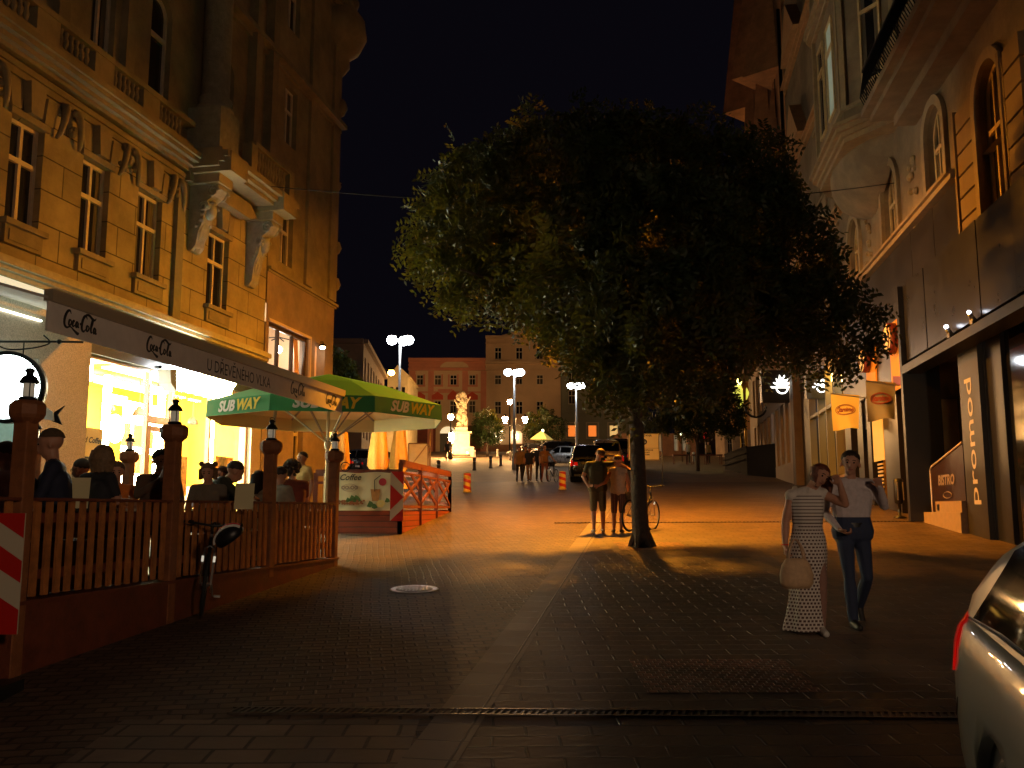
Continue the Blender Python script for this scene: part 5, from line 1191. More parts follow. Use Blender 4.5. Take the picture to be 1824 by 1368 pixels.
BL_ = [(1420, 480, 60, 17.2, 1), (1000, 345, 138, 16.6, 1.0), (1150, 338, 120, 16.8, 1.0), (1260, 345, 105, 17.0, 1.0), (885, 400, 120, 16.4, 1), (820, 440, 74, 16.4, 1), (872, 480, 72, 16.6, 1), (1000, 450, 125, 16.0, 1.0), (1150, 470, 150, 16.2, 1.0), (1300, 415, 115, 16.9, 1), (1385, 450, 88, 16.8, 1),
       (1300, 520, 95, 16.5, 1), (1430, 550, 72, 16.6, 1), (1505, 580, 52, 16.7, 1), (1180, 600, 105, 15.6, .9), (1110, 560, 88, 15.4, .9), (1025, 585, 48, 15.8, .9), (1135, 640, 62, 15.4, .8), (1095, 670, 34, 15.6, .8), (1345, 300, 58, 17, 1), (845, 335, 66, 16.6, 1), (1100, 262, 52, 16.8, 1), (975, 272, 48, 16.8, 1), (1215, 268, 50, 16.8, 1), (1045, 250, 34, 16.8, 1), (1290, 272, 40, 16.8, 1), (905, 298, 40, 16.6, 1),
       (772, 425, 36, 16.4, 1), (1370, 360, 45, 16.8, 1), (935, 528, 36, 16.8, 1), (1470, 620, 42, 16.6, 1), (1103, 715, 22, 15.4, .8), (1060, 660, 24, 15.6, .8), (1390, 600, 45, 16.6, 1), (800, 490, 34, 16.5, 1), (1250, 640, 50, 15.6, .8)]
blobs = []
for px, py, r, Y, f in BL_:
    c = at(px, py, Y); rr = r * Y / F_PX; blobs.append((c, (rr, min(rr * 1.25, 1.9) * f, rr * .95)))
for px, py, r, Y in ((915, 405, 80, 18.2), (1010, 390, 105, 18.4), (1180, 400, 115, 14.2), (1290, 400, 90, 18.6), (915, 485, 55, 18.2), (980, 515, 62, 18.5), (1045, 575, 72, 18.6), (1130, 600, 80, 18.6), (1220, 600, 75, 18.6), (1300, 545, 70, 18.6), (1375, 540, 62, 18.5), (1450, 555, 55, 18.3), (990, 540, 60, 17.2), (1080, 580, 70, 17.2), (1240, 560, 80, 17.0), (1340, 545, 62, 17.2), (1015, 480, 75, 13.9), (1250, 520, 75, 14.0), (1140, 320, 90, 18.8), (1120, 520, 62, 13.9)):
    c = at(px, py, Y); rr = r * Y / F_PX; blobs.append((c, (rr, rr * .8, rr * .9)))
leaf_mesh('crown', blobs, 16500, tree, 5, L=.40, ll=.165, lw=.058)
def small_tree(name, lab, base, blobs_, n, seed, L=.6, ll=.28, lw=.14, h=1.0, tr=.12, group='small trees on the square'):
    t = thing(name, lab, 'tree', base, group); top = Vector((base.x, base.y, base.z + h)); m = MB(); m.tube([base, top], [tr, tr * .8], 8); branch_tree(m, base, top, tr, [b[0] for b in blobs_], seed); m.build('trunk', bark, t)
    leaf_mesh('crown', blobs_, n, t, seed, L=L, ll=ll, lw=lw, pairs=4); return t
def pblobs(lst, Y): return [(at(px, py, Y), (r * Y / F_PX,) * 3) for px, py, r in lst]
b = at(1243, 815, 58); b.z = gz(58); small_tree('small_tree', 'small round tree right of the zone sign before the far shops', b, pblobs([(1243, 700, 45), (1205, 735, 32), (1285, 735, 34), (1240, 745, 30), (1165, 740, 22), (1300, 750, 20), (1215, 680, 25), (1275, 690, 28)], 58), 2600, 8, h=2.0, L=.45, ll=.25, lw=.12)
b = at(868, 812, 94); b.z = gz(94); small_tree('small_tree', 'small dark tree right of the statue', b, pblobs([(868, 760, 20), (855, 775, 12), (880, 772, 12), (864, 745, 12)], 94), 700, 9, h=1.5)
b = at(965, 812, 98); b.z = gz(98); small_tree('small_tree', 'small dark tree behind the yellow parasol', b, pblobs([(965, 757, 22), (950, 765, 14), (985, 760, 16), (970, 742, 13)], 98), 700, 10, h=1.5)
b = at(606, 800, 46); b.z = gz(46); small_tree('small_tree', 'dark glinting tree beside the corner of the ochre building', b, pblobs([(603, 660, 24), (615, 690, 22), (600, 700, 20), (596, 640, 14)], 46), 900, 12, h=3.0, L=.4, ll=.2, lw=.1)
# ------------------------------------------------------------------ cafe terrace with its picket fence and lantern posts
tn = .188
FD = Frame((-5.434 + .035, 0), .1925, 1)          # outer line of the fence; d grows towards the street
def ud(px, py=900): return FD.u(px, py)
U = [ud(48), ud(313), ud(487), ud(600)]
DZ = .95
dk_ = thing('terrace_deck', 'red brown wooden platform under the cafe terrace on the sloping cobbles', 'platform', FD.p(9, -1.5, .3))
uA, uB = U[0] - 2.2, U[3] + .1
m = MB(); n = 14
for (d0, d1) in ((-.03, .0),):
    for k in range(n):
        a, b = uA + (uB - uA) * k / n, uA + (uB - uA) * (k + 1) / n
        za, zb_ = gz(FD.p(a, 0, 0).y) - .06, gz(FD.p(b, 0, 0).y) - .06; q = [(a, d0, za), (b, d0, zb_), (b, d1, zb_), (a, d1, za), (a, d0, DZ - .02), (b, d0, DZ - .02), (b, d1, DZ - .02), (a, d1, DZ - .02)]
        m.hexa([FD.p(*x) for x in q])
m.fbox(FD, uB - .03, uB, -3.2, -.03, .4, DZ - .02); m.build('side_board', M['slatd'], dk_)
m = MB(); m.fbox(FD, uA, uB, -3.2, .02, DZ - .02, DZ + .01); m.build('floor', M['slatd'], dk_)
def fence(u0, u1, lab):
    t = thing('picket_fence', lab, 'fence', FD.p((u0 + u1) / 2, 0, DZ), 'picket fence sections of the cafe terrace')
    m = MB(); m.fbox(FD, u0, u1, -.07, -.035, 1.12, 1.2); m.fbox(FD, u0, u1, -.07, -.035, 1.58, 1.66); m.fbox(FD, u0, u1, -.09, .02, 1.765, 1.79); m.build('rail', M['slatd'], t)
    m = MB(); n = int((u1 - u0) / .142); p = (u1 - u0) / n; rn = random.Random(int(u0 * 7))
    for k in range(n): a = u0 + k * p + .03 + rn.uniform(-.004, .004); m.fbox(FD, a, a + .070, -.034, -.014 + rn.uniform(0, .004), .985 + rn.uniform(-.006, .006), 1.765)
    m.build('pickets', M['slat'], t)
fence(U[0] + .09, U[1] - .09, 'nearest long picket fence section on the cobbles left of the bicycle'); fence(U[1] + .09, U[2] - .09, 'middle picket fence section right behind the parked bicycle'); fence(U[2] + .09, U[3] - .09, 'farthest picket fence section ending at the corner post')
fence(uA, U[0] - .09, 'short picket fence end behind the striped board at the left edge')
for a_, b_, l_ in ((U[0], U[1], 'long wooden bench seen through the nearest fence section'), (U[1], U[2], 'wooden bench seen through the middle fence section'), (U[2], U[3], 'wooden bench seen through the farthest fence section')):
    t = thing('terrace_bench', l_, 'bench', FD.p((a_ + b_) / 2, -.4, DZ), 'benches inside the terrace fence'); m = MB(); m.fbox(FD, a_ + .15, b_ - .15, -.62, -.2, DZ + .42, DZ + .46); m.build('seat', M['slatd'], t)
    m = MB(); m.fbox(FD, a_ + .2, b_ - .2, -.26, -.22, DZ + .02, DZ + .42); m.build('light_blocking_board', M['slatd'], t)  # board added down to the floor to block light behind the pickets
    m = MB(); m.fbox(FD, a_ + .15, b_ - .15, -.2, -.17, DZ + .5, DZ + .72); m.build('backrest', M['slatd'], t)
lg = mat('lantern_pane', (.75, .72, .62), .2, emit=(1, .85, .6), estr=.12)
def post(u, d, lab, ring=False):
    c = FD.p(u, d, 0); t = thing('lantern_post', lab, 'post', (c.x, c.y, DZ), 'wooden posts with small black lanterns')
    A = FD.ang() - math.pi / 2; Mz = Matrix.Translation(c) @ Matrix.Rotation(A, 4, 'Z'); w = .068
    m = MB(); m.box(-w, w, -w, w, .82 if u > 12 else .3, 2.46, Mz); m.build('post', mat('post_wood', (.27, .095, .032), .65, noise=6, var=.35, bump=.004, bscale=40), t, bevel=.012)
    m = MB(); m.lathe([(.085, 2.40), (.13, 2.44), (.145, 2.47), (.145, 2.55), (.11, 2.585), (.0001, 2.59)], c, 8, rot=A + math.pi / 8); m.build('post_cap', mat('post_wood'), t)
    m = MB(); m.lathe([(.07, 2.59), (.075, 2.61), (.05, 2.62), (.0001, 2.62)], c, 12)
    for k in range(4): a = A + math.pi / 4 + k * math.pi / 2; m.tube([c + Vector((.055 * math.cos(a), .055 * math.sin(a), 2.61)), c + Vector((.055 * math.cos(a), .055 * math.sin(a), 2.74))], .005, 5)
    m.lathe([(.08, 2.735), (.075, 2.75), (.05, 2.79), (.03, 2.80), (.03, 2.825), (.045, 2.84), (.02, 2.86), (.0001, 2.865)], c, 14)
    m.tube([c + Vector((.03 * math.cos(k), 0, 2.87 + .02 * math.sin(k))) for k in [j * .7 for j in range(10)]], .004, 4)
    if ring: m.tube([c + Vector((.17 + .07 * math.cos(k), 0, 2.34 + .07 * math.sin(k))) for k in [j * math.pi / 8 for j in range(17)]], .008, 5)
    m.build('lantern_frame', M['iron'], t)
    m = MB(); m.lathe([(.045, 2.622), (.045, 2.73)], c, 12); m.build('lantern_glass', lg, t)
post(U[0], -.06, 'lantern post at the near left corner in front of the round white sign'); post(U[1], -.06, 'tall lantern post before the bright shop window'); post(U[2], -.06, 'lantern post in front of the green parasol edge'); post(U[3], -.06, 'dark corner lantern post with a ring on its right', True)
for px, py, Y, l in ((64, 758, 11.9, 'back row lantern post behind the man in navy, by the granite pier'), (232, 783, 14.2, 'back row lantern post against the glaring yellow window')):
    q = at(px, py, Y); u = (q - FD.o).dot(FD.e); d = (q - FD.o).dot(FD.n); post(u, d, l)
def table(u, d, lab, w=.8, l=1.2):
    c = FD.p(u, d, 0); t = thing('cafe_table', lab, 'table', (c.x, c.y, DZ), 'tables on the cafe terrace'); m = MB(); m.fbox(FD, u - l / 2, u + l / 2, d - w / 2, d + w / 2, DZ + .72, DZ + .75); m.build('tabletop', mat('pale_tabletop', (.6, .55, .45), .25), t)
    for a in (-1, 1):
        for b in (-1, 1): m = MB(); m.fbox(FD, u + a * (l / 2 - .08) - .03, u + a * (l / 2 - .08) + .03, d + b * (w / 2 - .08) - .03, d + b * (w / 2 - .08) + .03, DZ, DZ + .72); m.build('leg', M['iron'], t)
    return t
def stool(p, lab):
    t = thing('bench_seat', lab, 'seat', (p.x, p.y, DZ), 'seats on the cafe terrace'); m = MB(); m.box(-.22, .22, -.2, .2, .42, .45, Matrix.Translation((p.x, p.y, DZ)) @ Matrix.Rotation(FD.ang(), 4, 'Z')); m.build('seat', M['slatd'], t)
    for a in (-1, 1):
        for b in (-1, 1): m = MB(); m.box(a * .17 - .02, a * .17 + .02, b * .15 - .02, b * .15 + .02, 0, .42, Matrix.Translation((p.x, p.y, DZ)) @ Matrix.Rotation(FD.ang(), 4, 'Z')); m.build('leg', M['slatd'], t)
table(8.35, -1.75, 'cafe table beside the man in navy'); table(9.9, -1.15, 'cafe table whose pale edge shows above the fence, beside the woman in stripes', .7, 1.3); table(11.7, -1.9, 'cafe table in front of the person with bear ears'); table(13.2, -1.8, 'cafe table by the long haired girl')

# second terrace with the coffee banner
T2 = thing('terrace_deck', 'red brown boarded platform under the coffee banner beyond the fence corner', 'platform', G(-3, 20))
a, b, c2, d2 = gnd(560, 950), gnd(712, 952), gnd(801, 912), Vector((-4.6, 26.5, 0)); ZD = 1.64
m = MB()
for p, q in ((a, b), (b, c2)):
    n_ = (q - p).cross(Vector((0, 0, 1))).normalized() * -.04; m.hexa([Vector((p.x, p.y, gz(p.y) - .1)), Vector((q.x, q.y, gz(q.y) - .1)), Vector((q.x, q.y, gz(q.y) - .1)) + n_, Vector((p.x, p.y, gz(p.y) - .1)) + n_, Vector((p.x, p.y, ZD)), Vector((q.x, q.y, ZD)), Vector((q.x, q.y, ZD)) + n_, Vector((p.x, p.y, ZD)) + n_])
m.build('side_board', mat('red_brown_boards', (.24, .045, .018), .55, brick=(3, .12, .01, .5, .01), coord='UV', var=.2, noise=4), T2)
m = MB(); m.prism([(a.x, a.y + .03, ZD), (b.x - .03, b.y + .03, ZD), (c2.x - .05, c2.y, ZD), (d2.x - 1.5, d2.y - 1, ZD)], (0, 0, .025)); m.build('floor', M['slatd'], T2)
def rail_run(p, q, ztop, lab, slats, name='terrace_railing'):
    t = thing(name, lab, 'railing', ((p.x + q.x) / 2, (p.y + q.y) / 2, ZD)); L_ = (q - p).length; dr = (q - p); dr.z = 0; dr.normalize()
    P0 = lambda s_, z: Vector((p.x + dr.x * s_, p.y + dr.y * s_, z)); L_ = math.hypot(q.x - p.x, q.y - p.y)
    m = MB(); m.bar(P0(0, ztop), P0(L_, ztop), .07, .14); m.bar(P0(0, ztop - .2), P0(L_, ztop - .2), .05, .05); m.bar(P0(0, ZD + .1), P0(L_, ZD + .1), .05, .06); m.build('rail', M['slatd'], t)
    k = max(2, int(L_ / 1.6) + 1)
    for i in range(k):
        s_ = L_ * i / (k - 1); m = MB(); zb_ = gz(P0(s_, 0).y); m.bar(P0(s_, max(ZD - .5, zb_)), P0(s_, ztop), .09); m.build('post', M['slatd'], t)
    if slats:
        m = MB()
        for i in range(k - 1):
            s0, s1 = L_ * i / (k - 1), L_ * (i + 1) / (k - 1); m.bar(P0(s0, ZD + .15), P0(s1, ztop - .22), .04, .07); m.bar(P0(s0, ztop - .22), P0(s1, ZD + .15), .035, .07); m.bar(P0((s0 + s1) / 2, ztop - .2), P0(s0 + (s1 - s0) * .9, ZD + .5), .03, .06)
        m.build('brace', M['slatd'], t)
    return t
rail_run(a, b, ZD + .8, 'plain top rail carrying the cream coffee banner', False)
rail_run(b, c2, ZD + 1.0, 'red brown railing with crossed braces facing the street', True)
rail_run(c2, Vector((c2.x - 2.5, c2.y + .6, 0)), ZD + 1.0, 'far end railing with crossed braces', True)
bn = thing('banner', 'cream coffee banner with a drink picture hanging on the terrace rail', 'banner', (b.x - .8, b.y, ZD))
y0 = 18.62; F3 = Frame((0, 0), 0, 1); u_ = (b - a); u_.z = 0; u_.normalize(); F3.o = Vector((a.x, a.y, 0)); F3.e = u_; F3.n = Vector((u_.y, -u_.x, 0)); d_ = .1
xa, za = F3.hit(577, 842, d_); xb, zb_ = F3.hit(700, 911, d_); za = ZD + .80; zb_ = ZD + .02
m = MB(); n = 16; vs = []
for j in range(5):
    for i in range(n + 1): vs.append(F3.p(xa + (xb - xa) * i / n, d_ + .012 * math.sin(i * 1.3) * (1 - j / 5), zb_ + (za - zb_) * j / 4 - .012 * math.cos(i * .8) * (j == 4)))
m.add(vs, [(j * (n + 1) + i, j * (n + 1) + i + 1, (j + 1) * (n + 1) + i + 1, (j + 1) * (n + 1) + i) for j in range(4) for i in range(n)], sm=True); m.build('cloth', mat('cream_banner', (.72, .66, .42), .6, noise=1.5, var=.08), bn)
bw, bh = xb - xa, za - zb_
def bq(x, y, o=.02): return F3.p(xa + bw * x, d_ + o, zb_ + bh * y)
def poly(m, pts, o=.02): m.add([bq(x, y, o) for x, y in pts], [tuple(range(len(pts)))])
def ell(m, x, y, rx, ry, o=.02, n=18): poly(m, [(x + rx * math.cos(2 * math.pi * k / n), y + ry * math.sin(2 * math.pi * k / n)) for k in range(n)], o)
m = MB(); text_mesh(m, 'Iced Coffee', .17, lambda x, y: bq(.27 + x / bw, .87 + y / bh), .003, .35)
m.build('lettering', mat('brown_script', (.05, .04, .03), .6), bn)
m = MB()
for k in range(20):
    a0, a1 = 2 * math.pi * k / 20, 2 * math.pi * (k + 1) / 20; m.bar(bq(.38 + .1 * math.cos(a0), .6 + .1 * math.sin(a0)), bq(.38 + .1 * math.cos(a1), .6 + .1 * math.sin(a1)), .01, .006)
text_mesh(m, 'OO-OO', .1, lambda x, y: bq(.38 + x / bw, .6 + y / bh), .004); m.build('oval_mark', mat('soft_grey_print', (.35, .25, .2), .6), bn)
m = MB(); ell(m, .85, .75, .055, .1, .024); m.build('red_badge', mat('red_badge', (.5, .03, .05), .5), bn)
m = MB(); poly(m, [(.68, .56), (.82, .56), (.80, .25), (.705, .25)], .024); m.build('drink', mat('milky_coffee', (.5, .24, .06), .5, noise=20, var=.2), bn)
m = MB(); m.bar(bq(.74, .5, .03), bq(.735, .8, .03), .012); m.bar(bq(.735, .8, .03), bq(.82, .92, .03), .012); m.build('straw', M['black'], bn)
m = MB(); rn = random.Random(6)
for k in range(60): ell(m, rn.uniform(.08, .6), .17 + rn.uniform(0, .12) * (1 - abs(rn.random() - .5)), .018, .026, .022 + k * .0002, 8)
m.build('beans', mat('coffee_beans', (.3, .1, .03), .6, noise=15, var=.5), bn)
m = MB()
for x, y, s in ((.42, .3, 1), (.48, .28, 1.2), (.36, .27, .7), (.68, .15, 1), (.74, .1, .8), (.92, .26, .7)): poly(m, [(x - .05 * s, y - .04 * s), (x, y - .07 * s), (x + .06 * s, y - .02), (x + .03 * s, y + .07 * s), (x - .01, y + .11 * s)], .026)
m.build('leaves', mat('print_green', (.06, .14, .03), .6), bn)
m = MB()
for k in range(6): ell(m, .83 + .035 * math.cos(k), .18 + .06 * math.sin(k), .03, .045, .028 + k * .0005, 8)
m.build('flower', mat('print_cream', (.75, .6, .2), .6), bn)
def hazard(F, u0, u1, z0, z1, d, lab, kind):
    t = thing('warning_board', lab, 'sign', F.p((u0 + u1) / 2, d, z0)); w, h = u1 - u0, z1 - z0
    m = MB(); m.fbox(F, u0, u1, d - .012, d, z0, z1); m.build('board', mat('reflective_white', (.55, .5, .38), .4), t)
    q = lambda x, y: F.p(u0 + w * x, d + .003, z0 + h * y); m = MB()
    if kind: P_ = [[(0, 1), (1, 1), (1, .72)], [(0, .74), (1, .48), (0, .22)], [(0, 0), (1, .26), (1, 0)]]
    else: P_ = [[(.0, 1), (1, 1), (1, .80), (.35, 1)], [(0, .83), (1, .45), (1, .28), (0, .62)], [(0, .35), (1, .12), (1, 0), (0, .12)]]
    if not kind: P_ = [[(.28, 1), (1, 1), (1, .79)], [(0, .90), (1, .60), (1, .42), (0, .70)], [(0, .48), (1, .20), (1, .0), (.4, 0), (0, .25)]]
    for p in P_: m.add([q(x, y) for x, y in p], [tuple(range(len(p)))])
    m.build('red_marking', mat('reflective_red', (.5, .015, .01), .35), t); return t
FX = Frame((0, 0), 0, 1); FX.e = Vector((1, 0, 0)); FX.n = Vector((0, -1, 0))
FX.o = Vector((0, b.y - .12, 0)); p0 = FX.hit(696, 840); p1 = FX.hit(718, 928); hazard(FX, p0[0], p1[0], p1[1], p0[1], 0, 'narrow red and white arrow board on the corner of the coffee banner terrace', True)
FX2 = Frame((0, 0), 0, 1); FX2.e = Vector((1, 0, 0)); FX2.n = Vector((0, -1, 0)); FX2.o = Vector((0, 6.85, 0)); p0 = FX2.hit(-50, 914); p1 = FX2.hit(30, 1130); t = hazard(FX2, p0[0], p1[0], p1[1], p0[1], 0, 'red and white striped board standing at the near left fence corner', False)
m = MB(); m.bar(FX2.p(p0[0] + .1, -.04, gz(6.85)), FX2.p(p0[0] + .1, -.04, p0[1] - .1), .05); m.fbox(FX2, p0[0] - .1, p0[0] + .35, -.25, .15, gz(6.85) - .02, gz(6.85) + .1); m.build('foot', M['black'], t)

# ------------------------------------------------------------------ green octagonal parasol and the folded ones
pc = Vector((-3.72, 18.35, 0)); grn = mat('green_canvas', (.035, .28, .10), .75, noise=2, var=.12); und = mat('cream_canvas', (.85, .78, .42), .8, noise=1.5, var=.06)
def _trl(m, col, f):
    nt = m.node_tree; b_ = nt.nodes['Principled BSDF']; tr = nt.nodes.new('ShaderNodeBsdfTranslucent'); tr.inputs[0].default_value = (*col, 1); mx = nt.nodes.new('ShaderNodeMixShader'); mx.inputs[0].default_value = f
    nt.links.new(b_.outputs[0], mx.inputs[1]); nt.links.new(tr.outputs[0], mx.inputs[2]); nt.links.new(mx.outputs[0], nt.nodes['Material Output'].inputs[0])
_trl(und, (.8, .7, .3), .25)
t = thing('parasol', 'big green octagonal parasol with white and yellow lettering and cream underside', 'parasol', (pc.x, pc.y, ZD)); RO, zt0, za0, zv = 2.4, 3.72, 4.42, 3.42
def ov(k, r, z): a = R(-90 - 13.8 + 45 * k); return Vector((pc.x + r * math.cos(a), pc.y + r * math.sin(a), z))
m = MB()
for k in range(8):
    A_, B_ = ov(k, RO, zt0), ov(k + 1, RO, zt0); ap = Vector((pc.x, pc.y, za0)); md = [ov(k, RO * .5, (zt0 + za0) / 2 + .07), ov(k + 1, RO * .5, (zt0 + za0) / 2 + .07)]
    m.quad(A_, B_, md[1], md[0]); m.add([md[0], md[1], ap], [(0, 1, 2)])
for k in range(8): m.quad(ov(k, RO, zt0), ov(k + 1, RO, zt0), ov(k + 1, RO + .02, zv), ov(k, RO + .02, zv))
m.build('canopy', grn, t)
m = MB()
for k in range(8):
    ap = Vector((pc.x, pc.y, za0 - .05)); A_, B_ = ov(k, RO - .012, zt0 - .02), ov(k + 1, RO - .012, zt0 - .02); m.add([A_, B_, ap], [(0, 1, 2)])
    m.quad(A_, B_, ov(k + 1, RO + .005, zv), ov(k, RO + .005, zv))
m.build('lining', und, t)
m = MB(); m.tube([(pc.x, pc.y, ZD), (pc.x, pc.y, za0 - .1)], .035, 10); m.lathe([(.06, 2.9), (.07, 3.0), (.05, 3.06)], (pc.x, pc.y, 0), 12); m.build('pole', mat('cream_pole', (.75, .7, .45), .4), t)
m = MB()
for k in range(8): m.bar(ov(k, RO - .03, zt0 - .04), Vector((pc.x, pc.y, za0 - .09)), .03); m.bar(ov(k, RO * .55, (zt0 + za0) / 2 - .12), Vector((pc.x, pc.y, 3.0)), .022)
m.build('rib', mat('grey_rib', (.35, .33, .25), .5), t)
def pan(k, du=0):
    A_, B_ = ov(k, RO, zt0), ov(k + 1, RO, zt0); L_ = (B_ - A_).length; e_ = (B_ - A_).normalized(); n_ = Vector((e_.y, -e_.x, 0)); md = (A_ + B_) / 2; dn = Vector((0, 0, -1))
    return lambda x, y: md + e_ * (x + du) + n_ * .028 + Vector((0, 0, -.15 + y))
for k, du in ((-1, 0), (0, 0), (1, 0)):
    f = pan(k, du); m = MB(); text_mesh(m, 'SUB', .27, lambda x, y: f(x - .3, y), .012, .3); m.build('lettering', mat('white_canvas_print', (.85, .85, .8), .6), t)
    m = MB(); text_mesh(m, 'WAY', .27, lambda x, y: f(x + .3, y), .012, .3); m.build('lettering', mat('yellow_canvas_print', (.85, .7, .03), .6), t)
def closed(px, py, Y, lab):
    tp = at(px, py, Y); t = thing('folded_parasol', lab, 'parasol', (tp.x, Y, ZD), 'folded yellow parasols in a row'); c = Vector((tp.x, Y, 0)); zt_ = tp.z; m = MB(); n = 20; vs = []
    prof = [(.12, zt_ - .35), (.14, zt_ - .6), (.17, zt_ - 1.1), (.24, zt_ - 1.7), (.27, zt_ - 2.1), (.14, zt_ - 2.3), (.2, zt_ - 2.45), (.3, zt_ - 2.75)]
    for r_, z_ in prof:
        for k in range(n): a_ = 2 * math.pi * k / n; q = r_ * (1 + .22 * math.cos(a_ * 5 + z_)); vs.append(c + Vector((q * math.cos(a_), q * math.sin(a_), z_)))
    m.add(vs, [(i * n + k, i * n + (k + 1) % n, (i + 1) * n + (k + 1) % n, (i + 1) * n + k) for i in range(len(prof) - 1) for k in range(n)], sm=True); m.build('cloth', mat('golden_canvas', (.50, .27, .05), .75, noise=3, var=.2), t)
    m = MB(); m.lathe([(.1, zt_ - .38), (.15, zt_ - .28), (.11, zt_), (.0001, zt_ + .03)], c, 10); m.build('top_cover', mat('golden_canvas'), t)
    m = MB(); m.tube([(c.x, c.y, gz(Y)), (c.x, c.y, zt_)], .03, 8); m.build('pole', M['steel'], t)
closed(606, 678, 22.8, 'folded golden parasol nearest the green parasol pole'); closed(677, 697, 25.6, 'middle folded golden parasol rising behind the green canopy'); closed(713, 712, 28.0, 'rightmost folded golden parasol behind the green canopy')
# ------------------------------------------------------------------ vehicles
def torus(m, R0, r, c=(0, 0, 0), n=28, k=8, ax='y'):
    vs = []; c = Vector(c)
    for i in range(n):
        a = 2 * math.pi * i / n
        for j in range(k):
            b = 2 * math.pi * j / k; q = R0 + r * math.cos(b); v = (q * math.cos(a), r * math.sin(b), q * math.sin(a)); vs.append(c + Vector(v if ax == 'y' else (v[1], v[0], v[2])))
    return m.add(vs, [(i * k + j, ((i + 1) % n) * k + j, ((i + 1) % n) * k + (j + 1) % k, i * k + (j + 1) % k) for i in range(n) for j in range(k)], sm=True)
def interp(x, xs_, ys_): return float(np.interp(x, xs_, ys_))
tyre_m = mat('tyre_rubber', (.012, .012, .012), .8); rim_m = mat('alloy_rim', (.35, .35, .36), .35, metal=.8)
glass_m = mat('car_window_glass', (.006, .006, .007), .04, spec=.18); tail_m = mat('glowing_tail_lamp_glass', (.6, .008, .005), .12, coat=.6, emit=(1, .01, .005), estr=.28); chrome = mat('chrome', (.6, .6, .6), .12, metal=1.0)  # faint red emission in the tail lamps stands in for reflected light
def car(lab, paint, loc, heading, L=4.4, Wd=1.8, H=1.48, belt=.95, rs=(.18, 1.0), ws=(1.25, .55), det=True, wr=.33, group='cars parked on the square', ro=.82):
    t = thing('parked_car', lab, 'car', (0, 0, 0), group); h = L / 2
    X = [-h, -h + .04, -h + .15, -h + .45, -h + 1.2, -h + 2.0, h - 1.6, h - .9, h - .4, h - .12, h]
    ZL = [.52, .38, .28, .24, .22, .22, .22, .22, .26, .34, .45]; ZT = [belt - .08, belt - .02, belt + .01, belt + .02, belt + .02, belt, belt - .02, belt - .08, belt - .16, belt - .28, belt - .4]
    HW = [.40, .445, .475, .495, .5, .5, .5, .49, .47, .42, .34]; n = 40; st = [-h + L * (.5 - .5 * math.cos(math.pi * i / n)) for i in range(n + 1)]
    m = MB(); vs = []; sec = [(-.0, 0, 0), (.78, 0, 0), (.93, .03, 0), (.985, .18, 0), (1.0, .42, 0), (1.0, .62, 0), (.985, .80, 0), (.955, .92, 0), (.90, .985, 0), (.6, 1.02, 0), (0, 1.045, 0)]
    K = len(sec)
    for x in st:
        w = interp(x, X, HW) * Wd; a, b = interp(x, X, ZL), interp(x, X, ZT)
        ring = [(w * s_, a + (b - a) * f) for s_, f, _ in sec]
        for y, z in ring: vs.append((x, y, z))
        for y, z in ring[-2:0:-1]: vs.append((x, -y, z))
    R_ = 2 * K - 2
    m.add(vs, [(i * R_ + k, i * R_ + (k + 1) % R_, (i + 1) * R_ + (k + 1) % R_, (i + 1) * R_ + k) for i in range(n) for k in range(R_)] + [tuple(range(R_)), tuple(range(n * R_, (n + 1) * R_))], sm=True)
    body = m.build('body', paint, t)
    ax = (-h + ro, h - .85); cut = MB()
    for x in ax: cut.tube([(x, -Wd, wr + .01), (x, Wd, wr + .01)], wr + .055, 28)
    cu = cut.build('cutter', paint); md = body.modifiers.new('arch', 'BOOLEAN'); md.object = cu; md.operation = 'DIFFERENCE'; md.solver = 'EXACT'
    dg = bpy.context.evaluated_depsgraph_get(); dg.update(); me = bpy.data.meshes.new_from_object(body.evaluated_get(dg)); body.modifiers.clear(); body.data = me; bpy.data.objects.remove(cu)
    m = MB()
    for x in ax: m.tube([(x, -Wd * .47, wr + .01), (x, Wd * .47, wr + .01)], wr + .06, 20)
    m.build('wheel_well', M['black'], t)
    for x in ax:
        for s in (-1, 1):
            m = MB(); y = s * (Wd * .5 - .13); torus(m, wr - .06, .085, (x, y, wr), 28, 10); m.tube([(x, y - .06, wr), (x, y + .06, wr)], wr - .08, 20); w_ = m.build('wheel', tyre_m, t)
            m = MB(); yy = y + s * .09; m.lathe([(wr - .11, 0), (wr - .1, .02), (.05, .0), (.0001, .02)], (x, yy, wr), 20, M=_axis((0, s, 0)))
            for k in range(5): a = k * 1.257; m.bar((x, yy + s * .015, wr), (x + (wr - .1) * math.cos(a), yy + s * .02, wr + (wr - .1) * math.sin(a)), .05, .02)
            m.build('rim', rim_m, w_)
    # greenhouse
    gx = [-h + rs[0], -h + rs[0] + (rs[1] - rs[0]) * .5, -h + rs[1], 0, h - ws[0] - .55, h - ws[0] + .2]; gzv = [belt, belt + (H - belt) * .60, H - .04, H, H - .03, belt - .04]
    def S(x, f, o=0.0):
        zr = interp(x, gx, gzv); z = belt - .03 + f * (zr - belt + .03); e = min(1, max(0, (zr - belt) / (H - belt))); y = min(Wd * .462, interp(x, X, HW) * Wd * .925) - Wd * .125 * f * e; return Vector((x, y + o, z))
    gn = 30; gs = [gx[0] + (gx[-1] - gx[0]) * i / gn for i in range(gn + 1)]; fs_ = [0, .25, .5, .75, .92]; m = MB(); vs = []
    for x in gs:
        a = [S(x, f) for f in fs_]; zr = interp(x, gx, gzv); top = a[-1]; a += [Vector((x, top.y * .86, zr)), Vector((x, top.y * .5, zr + .02)), Vector((x, 0, zr + .03))]
        b = [Vector((v.x, -v.y, v.z)) for v in a[-2::-1]]; vs += a + b
